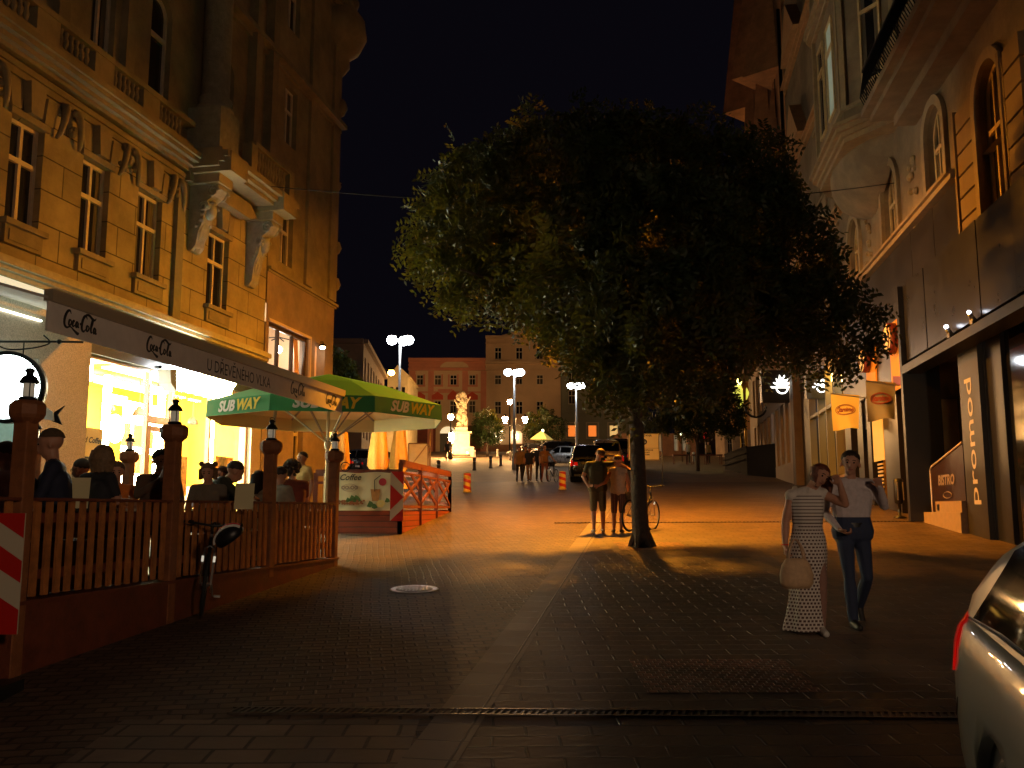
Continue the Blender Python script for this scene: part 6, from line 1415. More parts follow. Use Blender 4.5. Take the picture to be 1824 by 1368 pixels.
    R_ = len(vs) // (gn + 1); m.add(vs, [(i * R_ + k, i * R_ + k + 1, (i + 1) * R_ + k + 1, (i + 1) * R_ + k) for i in range(gn) for k in range(R_ - 1)] + [tuple(range(R_)), tuple(range(gn * R_, (gn + 1) * R_))], sm=True); m.build('roof', paint, t)
    def patch(x0, x1, f0, f1, s, nx=10, skew=0.0):
        m_ = MB(); vs = []
        for j in range(5):
            f = f0 + (f1 - f0) * j / 4
            for i in range(nx + 1):
                x = x0 + (x1 - x0) * i / nx + skew * f * (1 - i / nx); v = S(x, f, .008); vs.append((v.x, v.y * s, v.z))
        return m_.add(vs, [(j * (nx + 1) + i, j * (nx + 1) + i + 1, (j + 1) * (nx + 1) + i + 1, (j + 1) * (nx + 1) + i) for j in range(4) for i in range(nx)], sm=True)
    for s in (-1, 1):
        for x0, x1, sk in ((-h + rs[0] + .32, -h + 1.25, .35), (-h + 1.32, 0.02, 0), (.08, h - ws[0] - .25, 0)): patch(x0, x1, .12, .86, s, skew=sk).build('side_window', glass_m, t)
        m = MB(); m.tube([S(x, .10, .012) * 1 if s > 0 else Vector((x, -S(x, .10, .012).y, S(x, .10).z)) for x in [gx[0] + .3 + (h - ws[0] - .2 - gx[0] - .3) * i / 10 for i in range(11)]], .008, 5); m.build('window_trim', chrome, t)
    m = MB(); vs = []
    xa, xb = gx[0] + .06, gx[2] - .08
    for i in range(7):
        x = xa + (xb - xa) * i / 6; zr = interp(x, gx, gzv) + .035
        for k in range(-4, 5): vs.append((x - .012, k / 4 * Wd * .34, zr - .02 * abs(k) / 4))
    m.add(vs, [(i * 9 + k, i * 9 + k + 1, (i + 1) * 9 + k + 1, (i + 1) * 9 + k) for i in range(6) for k in range(8)], sm=True); m.build('rear_window', glass_m, t)
    m = MB(); vs = []
    xa, xb = gx[-2] + .08, gx[-1] - .12
    for i in range(7):
        x = xa + (xb - xa) * i / 6; zr = interp(x, gx, gzv) + .035
        for k in range(-4, 5): vs.append((x + .01, k / 4 * Wd * .36, zr - .02 * abs(k) / 4))
    m.add(vs, [(i * 9 + k, i * 9 + k + 1, (i + 1) * 9 + k + 1, (i + 1) * 9 + k) for i in range(6) for k in range(8)], sm=True); m.build('windscreen', glass_m, t)
    def skin(x, f, o):
        w = interp(x, X, HW) * Wd; a, b = interp(x, X, ZL), interp(x, X, ZT); s_ = float(np.interp(f, [q[1] for q in sec[2:9]], [q[0] for q in sec[2:9]])); return w * s_ + o, a + (b - a) * f
    for s in (-1, 1):
        for nm, mm, pts in (('tail_lamp', tail_m, [(-h + .005, .60, .97), (-h + .06, .58, .98), (-h + .14, .62, .98), (-h + .21, .70, .97), (-h + .27, .82, .95)]), ('headlight', mat('headlight_glass', (.6, .6, .58), .1, coat=.5), [(h - .02, .5, .85), (h - .12, .5, .88), (h - .3, .58, .9), (h - .45, .7, .9)])):
            m = MB(); vs = []
            for x, f0, f1 in pts:
                for j in range(5): y, z = skin(x, f0 + (f1 - f0) * j / 4, .012); vs.append((x, s * y, z))
            m.add(vs, [(i * 5 + j, i * 5 + j + 1, (i + 1) * 5 + j + 1, (i + 1) * 5 + j) for i in range(len(pts) - 1) for j in range(4)], sm=True)
            if nm == 'tail_lamp': m.add([(-h - .004, s * skin(-h, .6, .0)[0], skin(-h, .6, 0)[1]), (-h - .004, s * Wd * .28, skin(-h, .62, 0)[1]), (-h - .004, s * Wd * .30, skin(-h, .95, 0)[1]), (-h - .004, s * skin(-h, .95, 0)[0], skin(-h, .95, 0)[1])], [(0, 1, 2, 3)])
            m.build(nm, mm, t)
        for xd in ((-h + ro + .85, .12) if det else ()):
            m = MB(); y, z = skin(xd + .1, .8, .02); m.tube([(xd + .02, s * y, z), (xd + .1, s * (y + .02), z), (xd + .2, s * y, z)], .012, 6); m.build('door_handle', paint, t)
        m = MB(); y, z = Wd * .47, belt + .08; m.ball((h - ws[0] - .35, s * (y + .08), z), .09, 10, sy=1.2, sz=.8); m.build('wing_mirror', paint, t)
        if det:
            for xd in (-h + ro + .72, .05, 1.05):
                m = MB(); m.tube([(xd, s * (skin(xd, f, .001)[0]), skin(xd, f, 0)[1]) for f in (.1, .3, .5, .7, .9)], .0035, 4); m.build('door_gap', M['black'], t)
            m = MB(); pts = [(-h + .14, .985), (-h + .3, .99)]; m.tube([(-h + .23 + .02 * k, s * (skin(-h + .23, .4 + k * .04, .004)[0]), skin(-h + .23, .4 + k * .04, 0)[1]) for k in range(4)], .006, 4); m.build('trim_line', chrome, t)
    m = MB(); m.box(-h - .012, -h + .01, -.26, .26, .56, .67); m.build('number_plate', M['white'], t)
    m = MB(); m.box(-h - .02, -h + .2, -Wd * .38, Wd * .38, .30, .40); m.build('bumper_trim', M['black'], t)
    t.location = loc; t.rotation_euler = (0, 0, 0)
    sl = -math.atan(.07) * math.sin(heading)
    t.rotation_euler = (0, sl, heading); _PW[t.name] = (0, 0, 0); return t
def paint(n, c=(0, 0, 0), r=.28, me=.5): return mat(n, c, r, metal=me, coat=.7, noise=3, var=.06)
f = Vector((-.258, -.966, 0)); rt = Vector((f.y, -f.x, 0)); L0, W0 = 4.5, 1.8; ctr = Vector((2.16, 4.78, 0)) + f * L0 / 2 - rt * W0 / 2
car('silver grey parked car cut off at the lower right corner with a red tail lamp', paint('silver_paint', (.36, .36, .30), .35, .12), G(ctr.x, ctr.y) + Vector((0, 0, -.02)), math.atan2(f.y, f.x), L0, W0, 1.62, 1.08, rs=(.06, .92), wr=.335, group=None, ro=1.08)
H0 = math.pi / 2
def cpos(px, Y): q = at(px, 850, Y); q.z = gz(Y); return q
car('black off road car seen from behind on the cobbles with dim red lamps', paint('black_paint_gloss', (.006, .006, .007)), cpos(1046, 46.5), H0 - .05, 4.6, 1.86, 1.80, 1.08, rs=(.12, .5), ws=(1.35, .5), wr=.37)
car('pale beige van like car just ahead of the black one', paint('beige_paint', (.42, .32, .24)), cpos(1079, 53), H0 - .05, 4.6, 1.9, 2.0, 1.15, rs=(.1, .42), ws=(1.1, .5), wr=.35, det=False)
car('dark car with a glinting roof farthest ahead in the parked line', paint('dark_grey_paint', (.03, .03, .035)), cpos(1098, 60), H0 - .05, 4.6, 1.9, 2.05, 1.15, rs=(.1, .42), wr=.35, det=False)
car('white car parked across beyond the black one', paint('white_paint_gloss', (.5, .5, .48)), cpos(1004, 66), H0 + 1.2, 4.2, 1.75, 1.45, .92, wr=.32, det=False)
car('dark blue car beside the yellow parasol', paint('blue_paint', (.012, .02, .045)), cpos(985, 80), H0 + 1.0, 4.4, 1.8, 1.7, 1.0, rs=(.12, .6), wr=.34, det=False)
car('nearly black car in the shadow behind the walking group', paint('black_paint_gloss'), cpos(945, 84), H0 + 1.3, 4.3, 1.8, 1.5, .95, wr=.33, det=False)
car('dim dark car in front of the lit windows', paint('dark_grey_paint'), cpos(1014, 84), H0 + .4, 4.2, 1.8, 1.5, .95, wr=.33, det=False)
car('silver car glinting behind the folded golden parasols', paint('silver_blue_paint', (.2, .22, .25)), cpos(645, 52), H0 + 1.25, 4.3, 1.78, 1.48, .92, wr=.33, det=False)
car('dark car half hidden behind the green parasol pole', paint('dark_grey_paint'), cpos(570, 50), H0 + 1.3, 4.4, 1.8, 1.5, .95, wr=.33, det=False)
# ------------------------------------------------------------------ bicycles
def bicycle(lab, loc, heading, lean=0.0, frame_m=None, steer=0.0):
    t = thing('bicycle', lab, 'bicycle', (0, 0, 0), None); fm = frame_m or M['black']; r = .335; wb = .52
    V_ = Vector; bb, ht, hb, st, sd = V_((-.05, 0, .29)), V_((.40, 0, .84)), V_((.43, 0, .74)), V_((-.20, 0, .78)), V_((-.23, 0, .93))
    m = MB()
    for a, b_, w in ((bb, st, .017), (st, ht, .016), (bb, hb, .02), (ht, hb, .02)): m.tube([a, b_], w, 8)
    for s in (-1, 1): m.tube([bb + V_((0, s * .03, 0)), (-wb, s * .06, r)], .01, 6); m.tube([st, (-wb, s * .06, r)], .009, 6)
    m.build('frame', fm, t)
    m = MB(); m.tube([ht + V_((-.01, 0, .06)), hb], .016, 8)
    for s in (-1, 1): m.tube([hb, hb + V_((.0, s * .05, -.03)), (wb - .04, s * .055, r + .2), (wb, s * .055, r)], .014, 6)
    m.build('fork', mat('bright_fork', (.6, .55, .5), .25, metal=.6), t)
    m = MB(); m.tube([(.36, -.31, .98), (.40, -.2, .97), (.42, 0, .95), (.40, .2, .97), (.36, .31, .98)], .013, 8); m.tube([ht + V_((0, 0, .02)), (.42, 0, .95)], .015, 8)
    for s in (-1, 1): m.tube([(.36, s * .31, .98), (.37, s * .2, .975)], .019, 8); m.tube([(.40, s * .18, .965), (.45, s * .22, .94), (.42, s * .28, .95)], .006, 5)
    m.build('handlebar', M['black'], t)
    m = MB(); m.tube([st, sd], .013, 8); m.lathe([(.0001, -.03), (.07, -.02), (.085, .01), (.06, .03), (.0001, .035)], sd + V_((-.03, 0, .02)), 14, 1.5, 1.0); m.tube([sd + V_((.0, 0, .03)), sd + V_((.15, 0, .03))], [.045, .02], 8); m.build('saddle', M['black'], t)
    for x, s0 in ((-wb, 0), (wb, steer)):
        m = MB(); torus(m, r - .02, .021, (x, 0, r), 36, 8); w_ = m.build('wheel', tyre_m, t)
        m = MB(); torus(m, r - .045, .009, (x, 0, r), 36, 6)
        for k in range(20): a = k * math.pi / 10; m.tube([(x, (.02 if k % 2 else -.02), r), (x + (r - .05) * math.cos(a), 0, r + (r - .05) * math.sin(a))], .0016, 3)
        m.tube([(x, -.04, r), (x, .04, r)], .02, 8); m.build('rim', rim_m, w_)
    m = MB(); torus(m, .085, .006, (bb.x, .05, bb.z), 20, 5)
    for s in (-1, 1): q = bb + V_((.12 * s, s * .08, -.11 * s)); m.tube([bb + V_((0, s * .06, 0)), q], .009, 5); m.box(-.045, .045, -.035, .035, -.012, .012, Matrix.Translation(q + V_((0, s * .05, 0))))
    m.build('crank', M['steel'], t)
    m = MB()
    for s in (-1, 1): m.box(-.02, .02, -.012, .012, -.03, .03, Matrix.Translation((.47, s * .06, .60)))
    m.build('reflector', mat('reflector', (.9, .85, .7), .2, emit=(1, .9, .7), estr=.5), t)
    t.location = loc; t.rotation_euler = (lean, 0, heading); return t
p = gnd(372, 1100); p.x += .05
bicycle('dark mountain bicycle facing the camera, leaning on the picket fence', p + Vector((-.25, .40, .02)), -math.pi / 2 + .29, -.08, mat('black_red_frame', (.03, .01, .01), .3))
hl = thing('bicycle_helmet', 'black helmet with red and white stripes hanging on the bicycle handlebar', 'helmet', (0, 0, 0)); hc = at(410, 957, 9.2)
m = MB(); Mh = Matrix.Rotation(R(-35), 4, 'Y') @ Matrix.Rotation(R(20), 4, 'X')
m.lathe([(.12, -.03), (.135, .0), (.125, .05), (.09, .095), (.04, .115), (.0001, .12)], hc, 20, 1.15, .85, M=Mh); m.build('shell', M['black'], hl)
for nm, mm, off in (('stripe', M['red'], .02), ('stripe', M['white'], -.035), ('stripe', M['white'], -.065)):
    m = MB(); m.tube([hc + Mh @ Vector((1.19 * .13 * math.cos(a), .88 * (off + .02) - .03, .012 + .115 * math.sin(a))) for a in [math.pi * k / 12 for k in range(1, 12)]], .009, 5); m.build(nm, mm, hl)
q = at(1141, 915, 19.6); q.z = gz(19.6)
bicycle('dark bicycle with a basket parked behind the tree trunk', q, .95, .05)
bk = thing('basket', 'small wicker basket on the bicycle behind the tree trunk', 'basket', (0, 0, 0)); m = MB(); c = at(1122, 885, 19.3); m.lathe([(.11, -.12), (.16, .1), (.15, .1), (.10, -.11)], c, 14, 1.1, .9)
m.build('wicker', mat('wicker', (.14, .09, .04), .8, noise=40, var=.5), bk); m = MB(); torus(m, .15, .012, (0, 0, 0), 16, 5); 
hp = MB(); hp.tube([c + Vector((-.15, 0, .1)), c + Vector((0, 0, .2)), c + Vector((.15, 0, .1))], .01, 5); hp.build('handle', mat('wicker'), bk)
q = at(984, 862, 44.5); q.z = gz(44.5); bicycle('bicycle pushed by the person at the right of the walking group', q, -math.pi / 2 - .4)
# ------------------------------------------------------------------ people: one continuous surface grown from the skeleton, clothing as regions
SKIN = mat('skin', (.48, .24, .15), .55, noise=12, var=.08)
def cl(name, c=(0, 0, 0), **k): return mat('cloth_' + name, c, .85, noise=25, var=.14, bump=.002, bscale=60, **k)
def figure(lab, loc, rz, J, mats, hair, hs=1.0, vox=.012, scale=1.0, slim=1.0, group=None, shorts=False, sleeves='short', rad=None, glasses=False, extra=None, noface=False, smooth=2):
    """J: joints in metres; mats: torso, legs, shoes, skin"""
    t = thing('person', lab, 'person', (0, 0, 0), group); Rr = dict(pel=.135, wai=.125, che=.15, nec=.055, sh=.075, el=.042, wr=.028, hip=.088, kn=.055, an=.038, toe=.032)
    if rad: Rr.update(rad)
    caps = []                                                 # p0, p1, r0, r1, material index, flatten
    V_ = lambda k: Vector(J[k])
    fwd = V_('face') - V_('head'); fwd.normalize(); up = (V_('head') - V_('neck')).normalized(); side = fwd.cross(up).normalized(); up = side.cross(fwd).normalized()
    sx = (V_('shL') - V_('shR')).normalized()
    T, Lg, Sh, Sk = 0, 1, 2, 3
    for k in (-1, -.5, 0, .5, 1):                              # broad torso from parallel columns
        o = sx * k
        caps.append((V_('pel') + o * .085 * slim, V_('waist') + o * .07 * slim, .115 * slim, .10 * slim, T if not J.get('belt') else Lg)); caps.append((V_('waist') + o * .07 * slim, V_('chest') + o * .09 * slim, .10 * slim, .112 * slim, T))
    caps.append((V_('chest') + Vector((0, 0, -.02)), V_('neck') + Vector((0, 0, -.06)), .12 * slim, .075, T)); caps.append((V_('shL'), V_('shR'), .068, .068, T)); caps.append((V_('shL'), V_('neck') + Vector((0, 0, -.04)), .06, .055, T)); caps.append((V_('shR'), V_('neck') + Vector((0, 0, -.04)), .06, .055, T))
    caps.append((V_('neck') + Vector((0, 0, -.05)), V_('head') - up * .03, .056, .052, Sk))
    hd = V_('head')
    caps += [(hd + up * .035 - fwd * .02, hd + up * .03 + fwd * .015, .088 * hs, .085 * hs, Sk), (hd - up * .02 + fwd * .03, hd - up * .055 + fwd * .035, .066 * hs, .052 * hs, Sk), (hd - up * .065 + fwd * .06, hd - up * .085 + fwd * .062, .03 * hs, .024 * hs, Sk)]
    caps += [(hd + up * .01 + fwd * .095, hd - up * .025 + fwd * .112, .009, .014, Sk), (hd + up * .03 + fwd * .082 + side * .03, hd + up * .03 + fwd * .082 - side * .03, .014, .014, Sk), (hd - up * .052 + fwd * .093 + side * .018, hd - up * .052 + fwd * .093 - side * .018, .009, .009, Sk)]
    for s in (-1, 1): caps.append((hd + side * s * .088 - up * .0, hd + side * s * .092 - up * .03, .014, .011, Sk))
    for s in 'LR':
        e_, w_, sh = V_('el' + s), V_('wr' + s), V_('sh' + s); half = sh.lerp(e_, .62)
        caps.append((sh, half, .066, .052, T)); caps.append((half, e_, .047 if sleeves == 'short' else .05, .043, Sk if sleeves in ('short', 'none') else T))
        if sleeves == 'none': caps[-2] = (sh, half, .050, .044, Sk)
        caps.append((e_, e_.lerp(w_, .35), .041, .043, Sk if sleeves != 'long' else T)); caps.append((e_.lerp(w_, .35), w_, .043, .029, Sk if sleeves != 'long' else T))
        # hand: palm, four fingers of different length, thumb from the side
        hdv = V_('ha' + s) - w_; hdv.normalize(); tw = V_('th' + s) - w_ if ('th' + s) in J else Vector((0, -1, 0)); tw = (tw - hdv * tw.dot(hdv)).normalized(); pn = hdv.cross(tw).normalized() * (1 if s == 'L' else -1)
        for k in (-1, 0, 1): caps.append((w_ + tw * k * .013, w_ + hdv * .075 + tw * k * .024, .019, .014, Sk))
        curl = J.get('curl', .6)
        for k, ln in ((-1.5, .058), (-.5, .072), (.5, .076), (1.5, .068)):
            b0 = w_ + hdv * .085 + tw * k * .0205; b1 = b0 + (hdv * math.cos(curl * .6) + pn * math.sin(curl * .6)) * ln * .55; b2 = b1 + (hdv * math.cos(curl * 1.5) + pn * math.sin(curl * 1.5)) * ln * .5; caps.append((b0, b1, .0095, .009, Sk)); caps.append((b1, b2, .009, .0075, Sk))
        t0 = w_ + hdv * .02 + tw * .028; t1 = t0 + (hdv * .65 + tw * .7 + pn * .2).normalized() * .042; t2 = t1 + (hdv * .9 + tw * .25 + pn * .3).normalized() * .032; caps.append((t0, t1, .014, .011, Sk)); caps.append((t1, t2, .011, .009, Sk))
        hp, kn, an, toe = V_('hip' + s), V_('kn' + s), V_('an' + s), V_('toe' + s); lm = Lg
        caps.append((hp, kn, .088 * slim, .058 if not shorts else .074, Lg)); 
        if shorts: caps.append((hp.lerp(kn, .7), kn, .05, .05, Sk))
        lm = Sk if shorts else Lg; calf = kn.lerp(an, .3); caps.append((kn, calf, .054, .056 if not J.get('loose') else .064, lm)); caps.append((calf, an, .056 if not J.get('loose') else .064, .036 if shorts else .050, lm))
        caps.append((an + Vector((0, 0, -.03)), toe, .042, .034, Sh)); heel = an + (an - toe).normalized() * .03; heel.z = toe.z + .01; caps.append((heel, toe, .034, .036, Sh))
    vs, fs = [], []
    mb_ = MB()
    for p0, p1, r0, r1, mi in caps:
        p0, p1 = Vector(p0), Vector(p1); d = p1 - p0; ln = d.length
        if ln < 1e-4: p1 = p0 + Vector((0, 0, .002)); d = p1 - p0; ln = .002
        prof = [(r0 * math.sin(a), -r0 * math.cos(a)) for a in (.0, .5, 1.0, math.pi / 2)] + [(r1 * math.cos(a), ln + r1 * math.sin(a)) for a in (0, .55, 1.05, math.pi / 2)]
        prof = [(max(a, 1e-5), b) for a, b in prof]; mb_.lathe(prof, p0, 12, M=_axis(d) if abs(d.normalized().z) < .999 else (Matrix.Identity(4) if d.z > 0 else Matrix.Rotation(math.pi, 4, 'X')))
    raw = mb_.build('raw', SKIN); raw.modifiers.new('r', 'REMESH').voxel_size = vox; raw.modifiers['r'].mode = 'VOXEL'; sm_ = raw.modifiers.new('s', 'SMOOTH'); sm_.iterations = smooth; sm_.factor = .5
    dg = bpy.context.evaluated_depsgraph_get(); dg.update(); me = bpy.data.meshes.new_from_object(raw.evaluated_get(dg)); bpy.data.objects.remove(raw)
    n = len(me.polygons); c = np.zeros(n * 3, dtype=np.float32); me.polygons.foreach_get('center', c); c = c.reshape(-1, 3); best = np.full(n, 1e9); idx = np.zeros(n, dtype=np.int32)
    for p0, p1, r0, r1, mi in caps:
        a = np.array(p0); d = np.array(p1) - a; L2 = max(1e-9, float(d @ d)); tt = np.clip(((c - a) @ d) / L2, 0, 1); q = np.linalg.norm(c - (a + tt[:, None] * d), axis=1) - (r0 + (r1 - r0) * tt); k = q < best; best[k] = q[k]; idx[k] = mi
    me.materials.clear()
    for k in mats: me.materials.append(k)
    me.polygons.foreach_set('material_index', idx); me.polygons.foreach_set('use_smooth', np.ones(n, dtype=bool)); me.name = 'body'
    body = bpy.data.objects.new('body', me); COL.objects.link(body); body.parent = t
    if not noface:
        m = MB()
        for s in (-1, 1): m.ball(hd + fwd * .088 * hs + side * s * .031 + up * .018, .0105, 8)
        m.build('eyes', mat('dark_eyes', (.02, .015, .01), .2), body)
        m = MB(); m.tube([hd - up * .052 + fwd * .101 + side * .022, hd - up * .054 + fwd * .104, hd - up * .052 + fwd * .101 - side * .022], .0045, 6); m.build('mouth', mat('lips', (.35, .10, .08), .5), body)
        m = MB()
        for s in (-1, 1): m.tube([hd + up * .038 + fwd * .094 + side * s * .048, hd + up * .044 + fwd * .1 + side * s * .03, hd + up * .04 + fwd * .101 + side * s * .016], .004, 5)
        m.build('eyebrows', mat('dark_eyes'), body)
    if hair:
        kind, hm = hair; m = MB(); rn = random.Random(len(lab)); c0 = hd + up * .04 - fwd * .012; r = .101 * hs
        FR_ = Matrix((side, fwd, up)).transposed().to_4x4()
        nn, mm_ = 26, 16; vs = []
        for j in range(mm_ + 1):
            for i in range(nn):
                a = 2 * math.pi * i / nn; cf = math.sin(a); lim = 1.10 + (.95 if kind != 'cap' else .45) * (.5 - .5 * cf) ** .7 + (.07 * math.sin(i * 3.7) if kind != 'cap' else 0); th = lim * j / mm_; q = r * (1.0 + .035 * math.sin(i * 2.4 + j * .8) * math.sin(j * .9) - (.09 * (j / mm_) ** 4 if kind != 'cap' else 0) + (.03 if kind == 'curly' else 0) * rn.uniform(-1, 1) * 2)
                vs.append(c0 + FR_ @ Vector((q * math.sin(th) * math.cos(a), q * math.sin(th) * math.sin(a) * 1.05, q * math.cos(th))))
        m.add(vs, [(j * nn + i, j * nn + (i + 1) % nn, (j + 1) * nn + (i + 1) % nn, (j + 1) * nn + i) for j in range(mm_) for i in range(nn)], sm=True)
        if kind in ('bob', 'long'):
            ln = .22 if kind == 'bob' else .42
            for k in range(34):
                a = math.pi * (.93 + 1.14 * k / 33); d0 = side * math.cos(a) * .088 + fwd * math.sin(a) * .088; s0 = c0 + d0 * 1.02 + up * .02; w = .5 + rn.random() * .3
                m.tube([s0, s0 + d0 * .22 - Vector((0, 0, ln * .4)), s0 + d0 * .12 * w - Vector((0, 0, ln * (.85 + .15 * rn.random())))], [.03, .032, .012], 6)
        if kind == 'bun': m.ball(c0 - fwd * .09 + up * .05, .045, 12)
        if kind == 'curly':
            for k in range(90):
                d = Vector((rn.gauss(0, 1), rn.gauss(0, 1), rn.gauss(.35, 1))).normalized()
                if d.dot(fwd) < .45: m.ball(c0 + d * .11, .032, 6)
        if kind == 'ears':
            for s in (-1, 1): m.ball(c0 + side * s * .085 + up * .085, .038, 10)
            for k in range(26):
                a = math.pi * (.93 + 1.14 * k / 25); d0 = side * math.cos(a) * .088 + fwd * math.sin(a) * .088; s0 = c0 + d0 + up * .02; m.tube([s0, s0 + d0 * .15 - Vector((0, 0, .14))], [.032, .02], 6)
        m.build('hair' if kind not in ('cap', 'ears') else ('cap' if kind == 'cap' else 'hood'), hm, t)
    if glasses:
        m = MB()
        for s in (-1, 1): torus(m, .022, .0035, (0, 0, 0), 14, 5) if 0 else m.tube([hd + fwd * .104 + up * .018 + side * (s * .032 + .022 * math.cos(k)) + up * .018 * math.sin(k) for k in [j * .7 for j in range(10)]], .003, 4); m.tube([hd + fwd * .1 + side * s * .055 + up * .02, hd + side * s * .094 + up * .02], .003, 4)
        m.build('glasses', M['black'], t)
    if extra: extra(t, J, hd, up, fwd, side)
    t.location = loc; t.rotation_euler = (0, 0, rz); t.scale = (scale,) * 3; return t
def stand(**o):
    J = dict(pel=(0, 0, .95), waist=(0, 0, 1.10), chest=(0, 0, 1.30), neck=(0, 0, 1.50), head=(0, -.02, 1.63), face=(0, -.12, 1.63), shL=(.175, 0, 1.42), shR=(-.175, 0, 1.42), elL=(.235, .03, 1.15), elR=(-.235, .03, 1.15), wrL=(.25, -.04, .91), wrR=(-.25, -.04, .91),
             haL=(.25, -.07, .80), haR=(-.25, -.07, .80), thL=(.25, -.15, .88), thR=(-.25, -.15, .88), hipL=(.085, 0, .93), hipR=(-.085, 0, .93), knL=(.10, -.02, .5), knR=(-.10, -.02, .5), anL=(.105, .02, .09), anR=(-.105, .02, .09), toeL=(.12, -.14, .035), toeR=(-.12, -.14, .035))
    J.update(o); return J
def sit(**o):
    J = dict(pel=(0, .02, .55), waist=(0, .03, .70), chest=(0, 0, .90), neck=(0, -.02, 1.09), head=(0, -.05, 1.22), face=(0, -.15, 1.20), shL=(.175, 0, 1.02), shR=(-.175, 0, 1.02), elL=(.23, -.08, .78), elR=(-.23, -.08, .78), wrL=(.13, -.30, .80), wrR=(-.13, -.30, .80),
             haL=(.07, -.39, .81), haR=(-.07, -.39, .81), thL=(.08, -.30, .88), thR=(-.08, -.30, .88), hipL=(.09, .0, .52), hipR=(-.09, .0, .52), knL=(.12, -.42, .50), knR=(-.12, -.42, .50), anL=(.13, -.40, .09), anR=(-.13, -.40, .09), toeL=(.14, -.55, .035), toeR=(-.14, -.55, .035))
    J.update(o); return J
H_dark = mat('dark_hair', (.025, .014, .008), .6, noise=30, var=.4); H_brown = mat('brown_hair', (.11, .055, .025), .6, noise=30, var=.4); H_fair = mat('fair_brown_hair', (.2, .12, .06), .6, noise=30, var=.4)
shoe_d = mat('dark_shoes', (.02, .015, .012), .5); shoe_w = mat('white_shoes', (.6, .57, .52), .6)

# ---- the walking couple in front
wp = gnd(1442, 1130); SW = .985
netm = mat('openwork_dress', (.66, .60, .54), .85)
def _net(m):
    nt = m.node_tree; N, L = nt.nodes, nt.links; b_ = N['Principled BSDF']; uv = N.new('ShaderNodeTexCoord'); sep = N.new('ShaderNodeSeparateXYZ'); L.new(uv.outputs['UV'], sep.inputs[0])
    def mth(op, a, b=None, c=None):
        n = N.new('ShaderNodeMath'); n.operation = op
        for i, x in enumerate((a, b, c)):
            if x is None: continue
            if hasattr(x, 'links'): L.new(x, n.inputs[i])
            else: n.inputs[i].default_value = x
        return n.outputs[0]
    # u around (0..1), v = height in metres. holes in staggered rows which open up towards the hem
    row = mth('DIVIDE', sep.outputs[1], .034); ri = mth('FLOOR', row); rf = mth('FRACT', row); off = mth('MULTIPLY', mth('MODULO', ri, 2.0), .5)
    cu = mth('FRACT', mth('ADD', mth('MULTIPLY', sep.outputs[0], 30.0), off)); dx = mth('ABSOLUTE', mth('SUBTRACT', cu, .5)); dy = mth('ABSOLUTE', mth('SUBTRACT', rf, .5))
    wdt = N.new('ShaderNodeMapRange'); L.new(sep.outputs[1], wdt.inputs[0]); wdt.inputs[1].default_value = .95; wdt.inputs[2].default_value = 1.2; wdt.inputs[3].default_value = .31; wdt.inputs[4].default_value = .60
    hgt = N.new('ShaderNodeMapRange'); L.new(sep.outputs[1], hgt.inputs[0]); hgt.inputs[1].default_value = .7; hgt.inputs[2].default_value = 1.25; hgt.inputs[3].default_value = .30; hgt.inputs[4].default_value = .13
    hole = mth('MULTIPLY', mth('LESS_THAN', dx, wdt.outputs[0]), mth('LESS_THAN', dy, hgt.outputs[0])); fac = mth('SUBTRACT', 1.0, hole)
    mx = N.new('ShaderNodeMix'); mx.data_type = 'RGBA'; L.new(hole, mx.inputs[0]); mx.inputs[6].default_value = (.66, .60, .54, 1); mx.inputs[7].default_value = (.10, .05, .04, 1); L.new(mx.outputs[2], b_.inputs['Base Color'])
_net(netm)
def dress(t, J, hd, up, fwd, side):
    m = MB(); n = 60; sec_ = [(1.405, .150, .080, 0, 0), (1.36, .168, .115, 0, 0), (1.28, .168, .135, 0, 0), (1.18, .158, .130, 0, 0), (1.08, .145, .118, 0, 0), (.98, .168, .132, 0, 0), (.90, .186, .15, 0, 0), (.78, .19, .155, -.005, -.01), (.64, .18, .155, -.01, -.02), (.5, .17, .155, -.02, -.03), (.36, .17, .16, -.03, -.04), (.22, .18, .175, -.045, -.04), (.10, .20, .19, -.055, -.04), (.05, .205, .195, -.06, -.04)]
    vs, uv = [], []
    tb_ = []
    for a, b_ in zip(sec_, sec_[1:]):
        for k in range(4): tb_.append(tuple(a[i] + (b_[i] - a[i]) * k / 4 for i in range(5)))
    tb_.append(sec_[-1])
    for z, rx, ry, ox, oy in tb_:
        for k in range(n + 1):
            a = 2 * math.pi * k / n; fl = 1 + (.10 * math.sin(a * 6 + z * 3) * max(0, (.85 - z)) + .018 * math.sin(a * 9 + 2)); lx = J['_lean'] * (z - .95); vs.append((ox + lx + rx * fl * math.cos(a), oy + ry * fl * math.sin(a), z)); uv.append((k / n, z))
    w_ = n + 1; m.add(vs, [(j * w_ + i, j * w_ + i + 1, (j + 1) * w_ + i + 1, (j + 1) * w_ + i) for j in range(len(tb_) - 1) for i in range(n)], uv, sm=True)
    o = m.build('dress', netm, t)
    m = MB()
    for s in (-1, 1): lx = J['_lean'] * .47; m.tube([(lx + s * .145, -.02, 1.39), (lx + s * .12, 0, 1.455), (lx + s * .14, .06, 1.39)], .03, 8)
    m.build('dress_strap', mat('cream_strap', (.66, .60, .54), .85), t)
    m = MB(); m.tube([(Vector(J['wrR']) + Vector((.036 * math.cos(a), .036 * math.sin(a), .01))) for a in [k * math.pi / 6 for k in range(13)]], .006, 5); m.build('bracelet', M['red'], t)
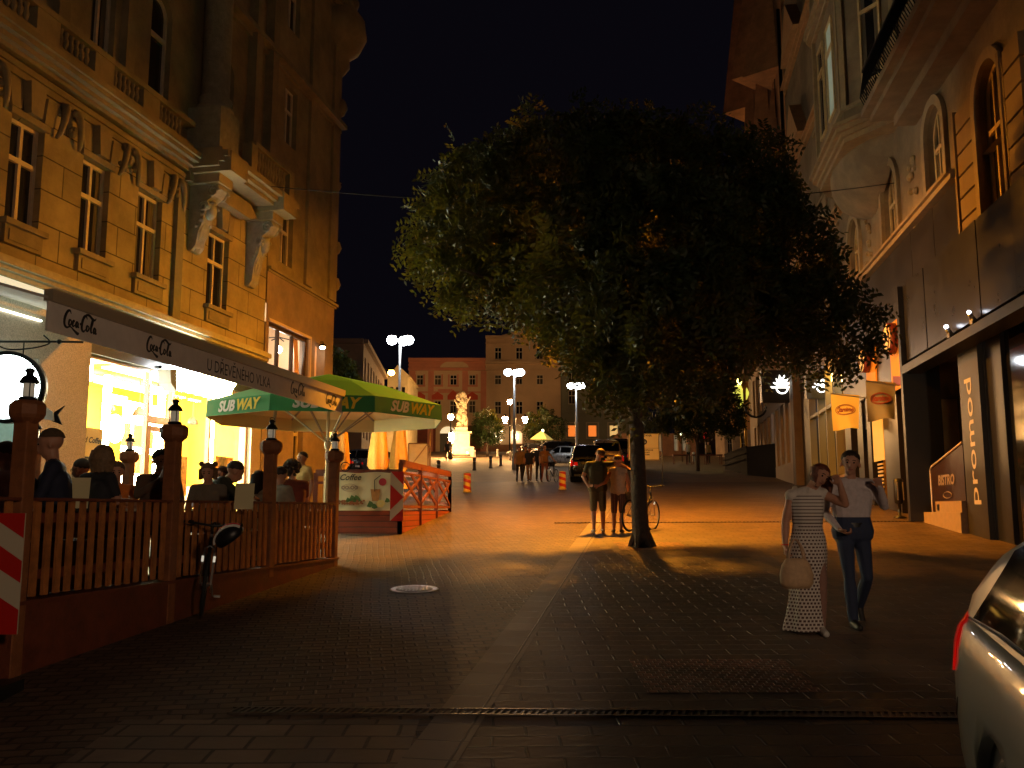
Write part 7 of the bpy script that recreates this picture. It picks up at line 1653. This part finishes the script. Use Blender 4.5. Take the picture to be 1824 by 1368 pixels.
J = stand(_lean=.03, neck=(.04, -.01, 1.475), chest=(.01, 0, 1.29), head=(.125, -.05, 1.575), face=(.16, -.15, 1.545), shL=(.165, 0, 1.40), shR=(-.145, 0, 1.385), elL=(.36, -.10, 1.30), wrL=(.30, -.18, 1.49), haL=(.25, -.19, 1.59), thL=(.22, -.14, 1.50),
          elR=(-.21, .02, 1.12), wrR=(-.235, -.04, .88), haR=(-.235, -.06, .78), hipL=(.08, 0, .93), knL=(.09, -.12, .52), anL=(.06, -.12, .10), toeL=(.07, -.28, .04), knR=(-.09, .06, .5), anR=(-.12, .20, .13), toeR=(-.11, .09, .035), curl=1.3)
figure('person in a long cream openwork dress walking arm in arm and holding a pale bag', wp + Vector((.07, .15, -.02)), -.08, J, [cl('dress_top', (.6, .54, .48)), cl('dress_under', (.30, .16, .12)), shoe_w, SKIN], ('bob', mat('auburn_hair', (.13, .035, .015), .55, noise=30, var=.4)), vox=.0085, slim=.86, sleeves='none', scale=.985, extra=dress)
bg_ = thing('handbag', 'pale straw coloured handbag hanging from the hand of the person in the dress', 'bag', (0, 0, 0)); hc = at(1420, 1010, 8.68); m = MB()
vs = []; n = 24
prof = [(.02, -.17), (.12, -.165), (.155, -.12), (.16, -.04), (.135, .05), (.10, .10), (.09, .11)]
m.lathe([(max(r, .001), z) for r, z in prof], hc + Vector((-.01, 0, -.03)), n, 1.0, .48); m.build('body', mat('straw_bag', (.55, .36, .2), .7, noise=14, var=.2, bump=.006, bscale=30), bg_)
m = MB()
for dy in (-.03, .03): m.tube(smooth_line([tuple(hc + Vector(v)) for v in ((-.08, dy, .06), (-.07, dy, .16), (-.01, 0, .255), (.05, dy, .17), (.07, dy, .06))], 5), .009, 6)
m.build('handle', mat('bag_handle', (.5, .3, .18), .6), bg_)
mp = gnd(1512, 1118)
def belt(t, J, hd, up, fwd, side):
    m = MB(); n = 24; m.add([(.178 * math.cos(2 * math.pi * k / n) + .0, .118 * math.sin(2 * math.pi * k / n), z) for z in (1.0, 1.045) for k in range(n)], [(k, (k + 1) % n, n + (k + 1) % n, n + k) for k in range(n)], sm=True); m.build('belt', M['black'], t)
    m = MB(); q = Vector(J['haR']); 
J = stand(belt=1, loose=1, head=(.0, -.03, 1.64), face=(-.04, -.13, 1.63), elL=(.33, -.04, 1.21), wrL=(.22, -.20, 1.40), haL=(.18, -.23, 1.50), thL=(.14, -.16, 1.42), elR=(-.28, .02, 1.16), wrR=(-.20, -.16, .98), haR=(-.13, -.22, .93), thR=(-.2, -.24, .97),
          knR=(-.10, -.10, .51), anR=(-.09, -.12, .10), toeR=(-.10, -.29, .04), knL=(.12, -.02, .5), anL=(.15, .28, .20), toeL=(.15, .22, .04), shL=(.19, 0, 1.43), shR=(-.19, 0, 1.43), curl=1.4)
figure('person in a white shirt and dark blue jeans walking with one hand raised', mp + Vector((.13, .12, -.02)), .05, J, [cl('white_shirt', (.58, .50, .50)), cl('jeans', (.028, .04, .085)), shoe_d, SKIN], ('short', H_dark), vox=.0085, slim=1.08, sleeves='long', scale=1.02, extra=belt)

# ---- the embracing couple by the tree, seen from behind
cp = gnd(1066, 950)
J = stand(face=(.04, .1, 1.64), head=(.05, .0, 1.63), shL=(.19, 0, 1.43), shR=(-.19, 0, 1.43), elL=(.40, .0, 1.46), wrL=(.60, .04, 1.38), haL=(.69, .06, 1.33), thL=(.6, .1, 1.42), elR=(-.30, .0, 1.18), wrR=(-.22, -.12, 1.00), haR=(-.14, -.17, .98), toeL=(.12, .16, .035), toeR=(-.12, .16, .035), anR=(-.09, -.02, .09), knR=(-.09, .02, .5))
figure('person in a dark green shirt and olive shorts with an arm round the other', G(cp.x, cp.y + .05), 0, J, [cl('dark_green', (.06, .065, .04)), cl('olive_shorts', (.11, .10, .055)), shoe_w, SKIN], ('short', H_brown), vox=.012, slim=1.08, shorts=True, noface=True)
J = stand(face=(-.03, .1, 1.6), shL=(.16, 0, 1.40), shR=(-.16, 0, 1.40), elL=(.24, .02, 1.15), wrL=(.24, .06, .93), haL=(.24, .08, .83), elR=(-.30, -.12, 1.14), wrR=(-.46, -.15, 1.06), haR=(-.55, -.16, 1.06), toeL=(.12, .16, .035), toeR=(-.12, .16, .035), anL=(.06, .0, .09), knL=(.08, .0, .5))
figure('person in a pale top and chequered shorts hugged by the taller one, by the tree', G(cp.x + .43, cp.y + .08), 0, J, [cl('pale_top', (.6, .5, .4)), mat('checked_shorts', (.16, .09, .08), .8, brick=(.06, .05, .006, 0, .001), coord='Object', var=.5), shoe_d, SKIN], ('short', H_brown), vox=.012, slim=.92, shorts=True, scale=.92, noface=True, sleeves='none')

# ---- walking group far off
wk = dict(knL=(.10, -.10, .5), anL=(.10, -.2, .1), toeL=(.11, -.34, .05), anR=(-.10, .22, .12), toeR=(-.10, .12, .04))
for px, py, Y, rz, tc, lc, hr, lab, sc_, o in (
    (925, 858, 45, .1, ('tan', (.32, .18, .08)), ('black_trousers', (.015, .013, .012)), H_dark, 'person in a tan top and black trousers, left of the far walking group', .98, {}),
    (943, 857, 45.6, -.2, ('black_top', (.02, .02, .025)), ('tan_trousers', (.30, .17, .08)), H_brown, 'person in a black top and tan trousers in the middle of the far walking group', .95, {}),
    (936, 856, 46.4, .3, ('ochre_top', (.35, .2, .07)), ('dark_trousers', (.03, .025, .02)), H_dark, 'half hidden person in an ochre top within the far walking group', 1.0, {}),
    (960, 858, 45.8, 0, ('navy_top', (.02, .02, .035)), ('dark_trousers', (.03, .025, .02)), H_dark, 'person in navy at the right part of the far walking group', 1.02, {}),
    (970, 858, 44.9, .2, ('dark_orange', (.28, .13, .05)), ('rust_trousers', (.26, .08, .04)), H_brown, 'person in rust coloured clothes pushing the bicycle in the far group', 1.03, dict(elL=(.34, -.05, 1.2), wrL=(.45, -.15, 1.0), haL=(.5, -.2, .97)))):
    q = at(px, py, Y); figure(lab, G(q.x, Y), rz, stand(**{**wk, **o}), [cl(*tc), cl(*lc), shoe_d, SKIN], ('short', hr), vox=.022, smooth=1, scale=sc_, noface=True, group='people walking together far up the square')
q = at(797, 820, 80); figure('lone dark figure standing left of the statue', G(q.x, 80), 0, stand(), [cl('black_top'), cl('dark_trousers'), shoe_d, SKIN], ('short', H_dark), vox=.03, smooth=1, noface=True)
for px, Y, lab in ((1262, 72, 'small figure by the red lamp under the round tree'), (1226, 74, 'small pale figure left of the red lamp')):
    q = at(px, 820, Y); figure(lab, G(q.x, Y), .4, stand(), [cl('tan') if px > 1230 else cl('pale_top'), cl('dark_trousers'), shoe_d, SKIN], ('short', H_dark), vox=.03, smooth=1, noface=True)

# ---- guests on the terrace
GR = 'guests seated on the cafe terrace'
SEATS=['of the guest in navy by the pier','of the guest with glasses','of the guest in stripes','of the guest in orange','of the drinking guest','of the guest in the bear eared hood','right of the bear eared guest','of the guest leaning forward','of the long haired guest','of the guest in light grey','of the curly haired guest','at the left picture edge']
def guest(px, py, Y, rz, lab, tc, hair, J=None, s=1.0, **k):
    """px, py = crown of the head"""
    J = J or sit(); q = at(px, py, Y); hx = Vector(J['head']) * s; hx.rotate(Matrix.Rotation(rz, 3, 'Z')); top = hx.z + .135 * s
    loc = Vector((q.x - hx.x, q.y - hx.y, q.z - top)); loc.z = max(DZ, min(loc.z, DZ + .12)) if abs(loc.z - DZ) < .4 else loc.z
    figure(lab, loc, rz, J, [cl(*tc), cl('dark_trousers', (.03, .025, .02)), shoe_d, SKIN], hair, vox=.013, scale=s, group=GR, **k)
    b_ = loc + Vector((.0, .05, 0)); stool(Vector((b_.x, b_.y, 0)), 'wooden seat ' + SEATS.pop(0))
hp2 = math.pi / 2
guest(90, 806, 8.5, -hp2 + .35, 'person in a navy jacket and beanie in profile by the granite pier', ('navy_jacket', (.012, .016, .04)), ('cap', mat('brown_beanie', (.10, .06, .03), .9, noise=40, var=.3)), sit(wrR=(-.06, -.26, 1.0), haR=(-.03, -.30, 1.09), elR=(-.24, -.16, .86)), 1.1, slim=1.12, sleeves='long')
guest(145, 834, 10.7, -hp2, 'person with glasses and short dark hair seated behind the one in navy', ('dark_shirt', (.03, .02, .02)), ('short', H_dark), None, .98, glasses=True)
guest(184, 821, 9.35, math.pi - .5, 'person in a dark striped top with shoulder length fair hair', ('x', (0, 0, 0)) if 0 else ('striped', (.02, .02, .025)), ('bob', H_fair), None, 1.03)
guest(207, 850, 10.5, .4, 'person in an orange top half hidden behind the striped one', ('orange_top', (.6, .16, .02)), ('short', H_brown), None, .95)
guest(287, 827, 10.4, hp2 - .9, 'person in a white shirt and dark jacket drinking beside the tall lantern post', ('brown_jacket', (.09, .05, .03)), ('short', H_dark), sit(wrR=(-.06, -.24, 1.02), haR=(-.03, -.27, 1.12), elR=(-.25, -.12, .85)), 1.05, sleeves='long')
guest(371, 838, 11.7, .1, 'person in a brown hood with two round bear ears', ('grey_top', (.15, .12, .09)), ('ears', mat('brown_fur', (.16, .09, .04), .9, noise=50, var=.4)), None, .98)
guest(396, 843, 12.6, -.4, 'person with short hair just right of the bear ears', ('grey_top'  , (.15, .12, .09)), ('short', H_brown), None, .98)
guest(418, 838, 12.2, hp2 + .5, 'person in a broad dark jacket leaning forward over the fence', ('dark_green_jacket', (.035, .035, .02)), ('short', H_dark), sit(chest=(0, -.10, .88), neck=(0, -.2, 1.03), head=(0, -.29, 1.10), face=(0, -.38, 1.05), shL=(.2, -.12, .98), shR=(-.2, -.12, .98), waist=(0, .0, .68), elL=(.26, -.32, .80), wrL=(.14, -.48, .80), haL=(.08, -.55, .8), elR=(-.26, -.32, .80), wrR=(-.14, -.48, .80), haR=(-.08, -.55, .8)), 1.12, slim=1.2, sleeves='long')
guest(461, 851, 13.0, math.pi, 'person with long dark hair and a white top seen from behind', ('white_top', (.5, .44, .36)), ('long', H_dark), None, .95)
guest(500, 850, 13.3, math.pi - .4, 'person in a light grey shirt seen from behind under the parasol', ('light_grey', (.30, .26, .2)), ('short', H_dark), None, 1.0, slim=1.1)
guest(521, 822, 14.3, math.pi + .5, 'person with big curly dark hair between the lantern posts', ('dark_red_top', (.14, .03, .02)), ('curly', H_dark), None, 1.08)
guest(8, 845, 8.3, -hp2, 'person in a pink shirt cut off at the left edge', ('pink_shirt', (.5, .28, .26)), ('short', H_brown), None, 1.0)
q = at(540, 820, 16.9); figure('person in a pale yellow shirt walking past the parasol pole', G(q.x, 16.9), -.6, stand(**wk), [cl('pale_yellow', (.6, .42, .15)), cl('dark_trousers'), shoe_d, SKIN], ('short', H_dark), vox=.014, slim=1.05, scale=.97)
# glasses and menus on the tables
def tumbler(u, d, lab, mm, h=.14):
    c = FD.p(u, d, DZ + .753); t = thing('drinking_glass', lab, 'glass', c, 'drinks on the terrace tables'); m = MB(); m.lathe([(.03, 0), (.036, h), (.033, h), (.028, .01), (.0001, .01)], c, 14); m.build('glass', mm, t)
    m = MB(); m.lathe([(.0001, .012), (.027, .012), (.031, h * .75), (.0001, h * .75)], c, 14); m.build('drink', mat('beer', (.5, .25, .03), .2), t)
gl = mat('tumbler_glass', (.9, .9, .85), .05, trans=.9)
tumbler(8.2, -1.6, 'beer glass on the table of the person in navy', gl); tumbler(9.7, -1.0, 'beer glass on the pale edged table', gl); tumbler(11.6, -1.8, 'beer glass before the bear eared hood', gl)
def menu(px, py, Y, lab):
    c = at(px, py, Y); t = thing('menu_card', lab, 'menu', c, 'menus held up on the terrace'); m = MB(); m.prism([c + Vector((-.11, 0, -.15)), c + Vector((.10, .04, -.15)), c + Vector((.11, .05, .15)), c + Vector((-.10, .01, .15))], (0, .006, 0)); m.build('card', mat('cream_menu', (.7, .62, .35), .6), t)
menu(136, 878, 9.0, 'upright cream menu card beside the striped person'); menu(434, 884, 10.7, 'upright cream menu card beside the leaning person')
# ------------------------------------------------------------------ added, unseen lantern behind the camera, which lights the walkers' faces
bl = thing('street_lantern', 'unseen globe lantern added behind the viewpoint to light the scene from the front', 'lantern', G(4.6, -4.5)); c = G(4.6, -4.5)
m = MB(); m.lathe([(.12, 0), (.12, .3), (.05, .4), (.05, 4.2), (.1, 4.3)], c, 12); m.build('pole', M['iron'], bl)
m = MB(); m.ball(c + Vector((0, 0, 4.5)), .22, 16); m.build('globe', glow('added_front_globe_glow', (1, .68, .44), 560), bl)
# ------------------------------------------------------------------ suspended street lamps (their light belongs to the lamp head)
def street_lamp(loc, label, span, strength, rim=-.11):
    t = thing('street_lamp', label, 'street lamp', loc, 'lamps slung across the street')
    x, y, z = loc; m = MB()
    m.lathe([(.02, .42), (.06, .4), (.1, .3), (.3, .14), (.36, .02), (.37, rim)], loc, 20); m.build('lamp_hood', M['steel'], t)
    m = MB(); m.lathe([(.0001, -.2), (.12, -.185), (.22, -.12), (.28, 0)], loc, 20); m.build('lamp_bowl', glow('sodium_glow', (1.0, .34, .018), strength), t)
    m = MB(); m.tube([Vector(loc) + Vector((0, 0, .4)), Vector(loc) + Vector((0, 0, .62))], .015, 6)
    pts = [(x + (span[0] - x) * k / 8, y, z + .62 + .55 * (k / 8) ** 2) for k in range(8, -1, -1)] + [(x + (span[1] - x) * k / 8, y, z + .62 + .55 * (k / 8) ** 2) for k in range(1, 9)]
    m.tube(pts, .012, 6); m.build('cable', M['iron'], t)
street_lamp((2.4, 22.4, 8.8), 'orange lamp slung on a cable behind the big tree crown', (-7.0, 9.8), 7000)
q2 = at(1330, 568, 45)
street_lamp((q2.x, 45, q2.z), 'farther orange lamp slung near the shop arcade, glinting through the tree leaves', (-3.0, 13.3), 5500, -.36)
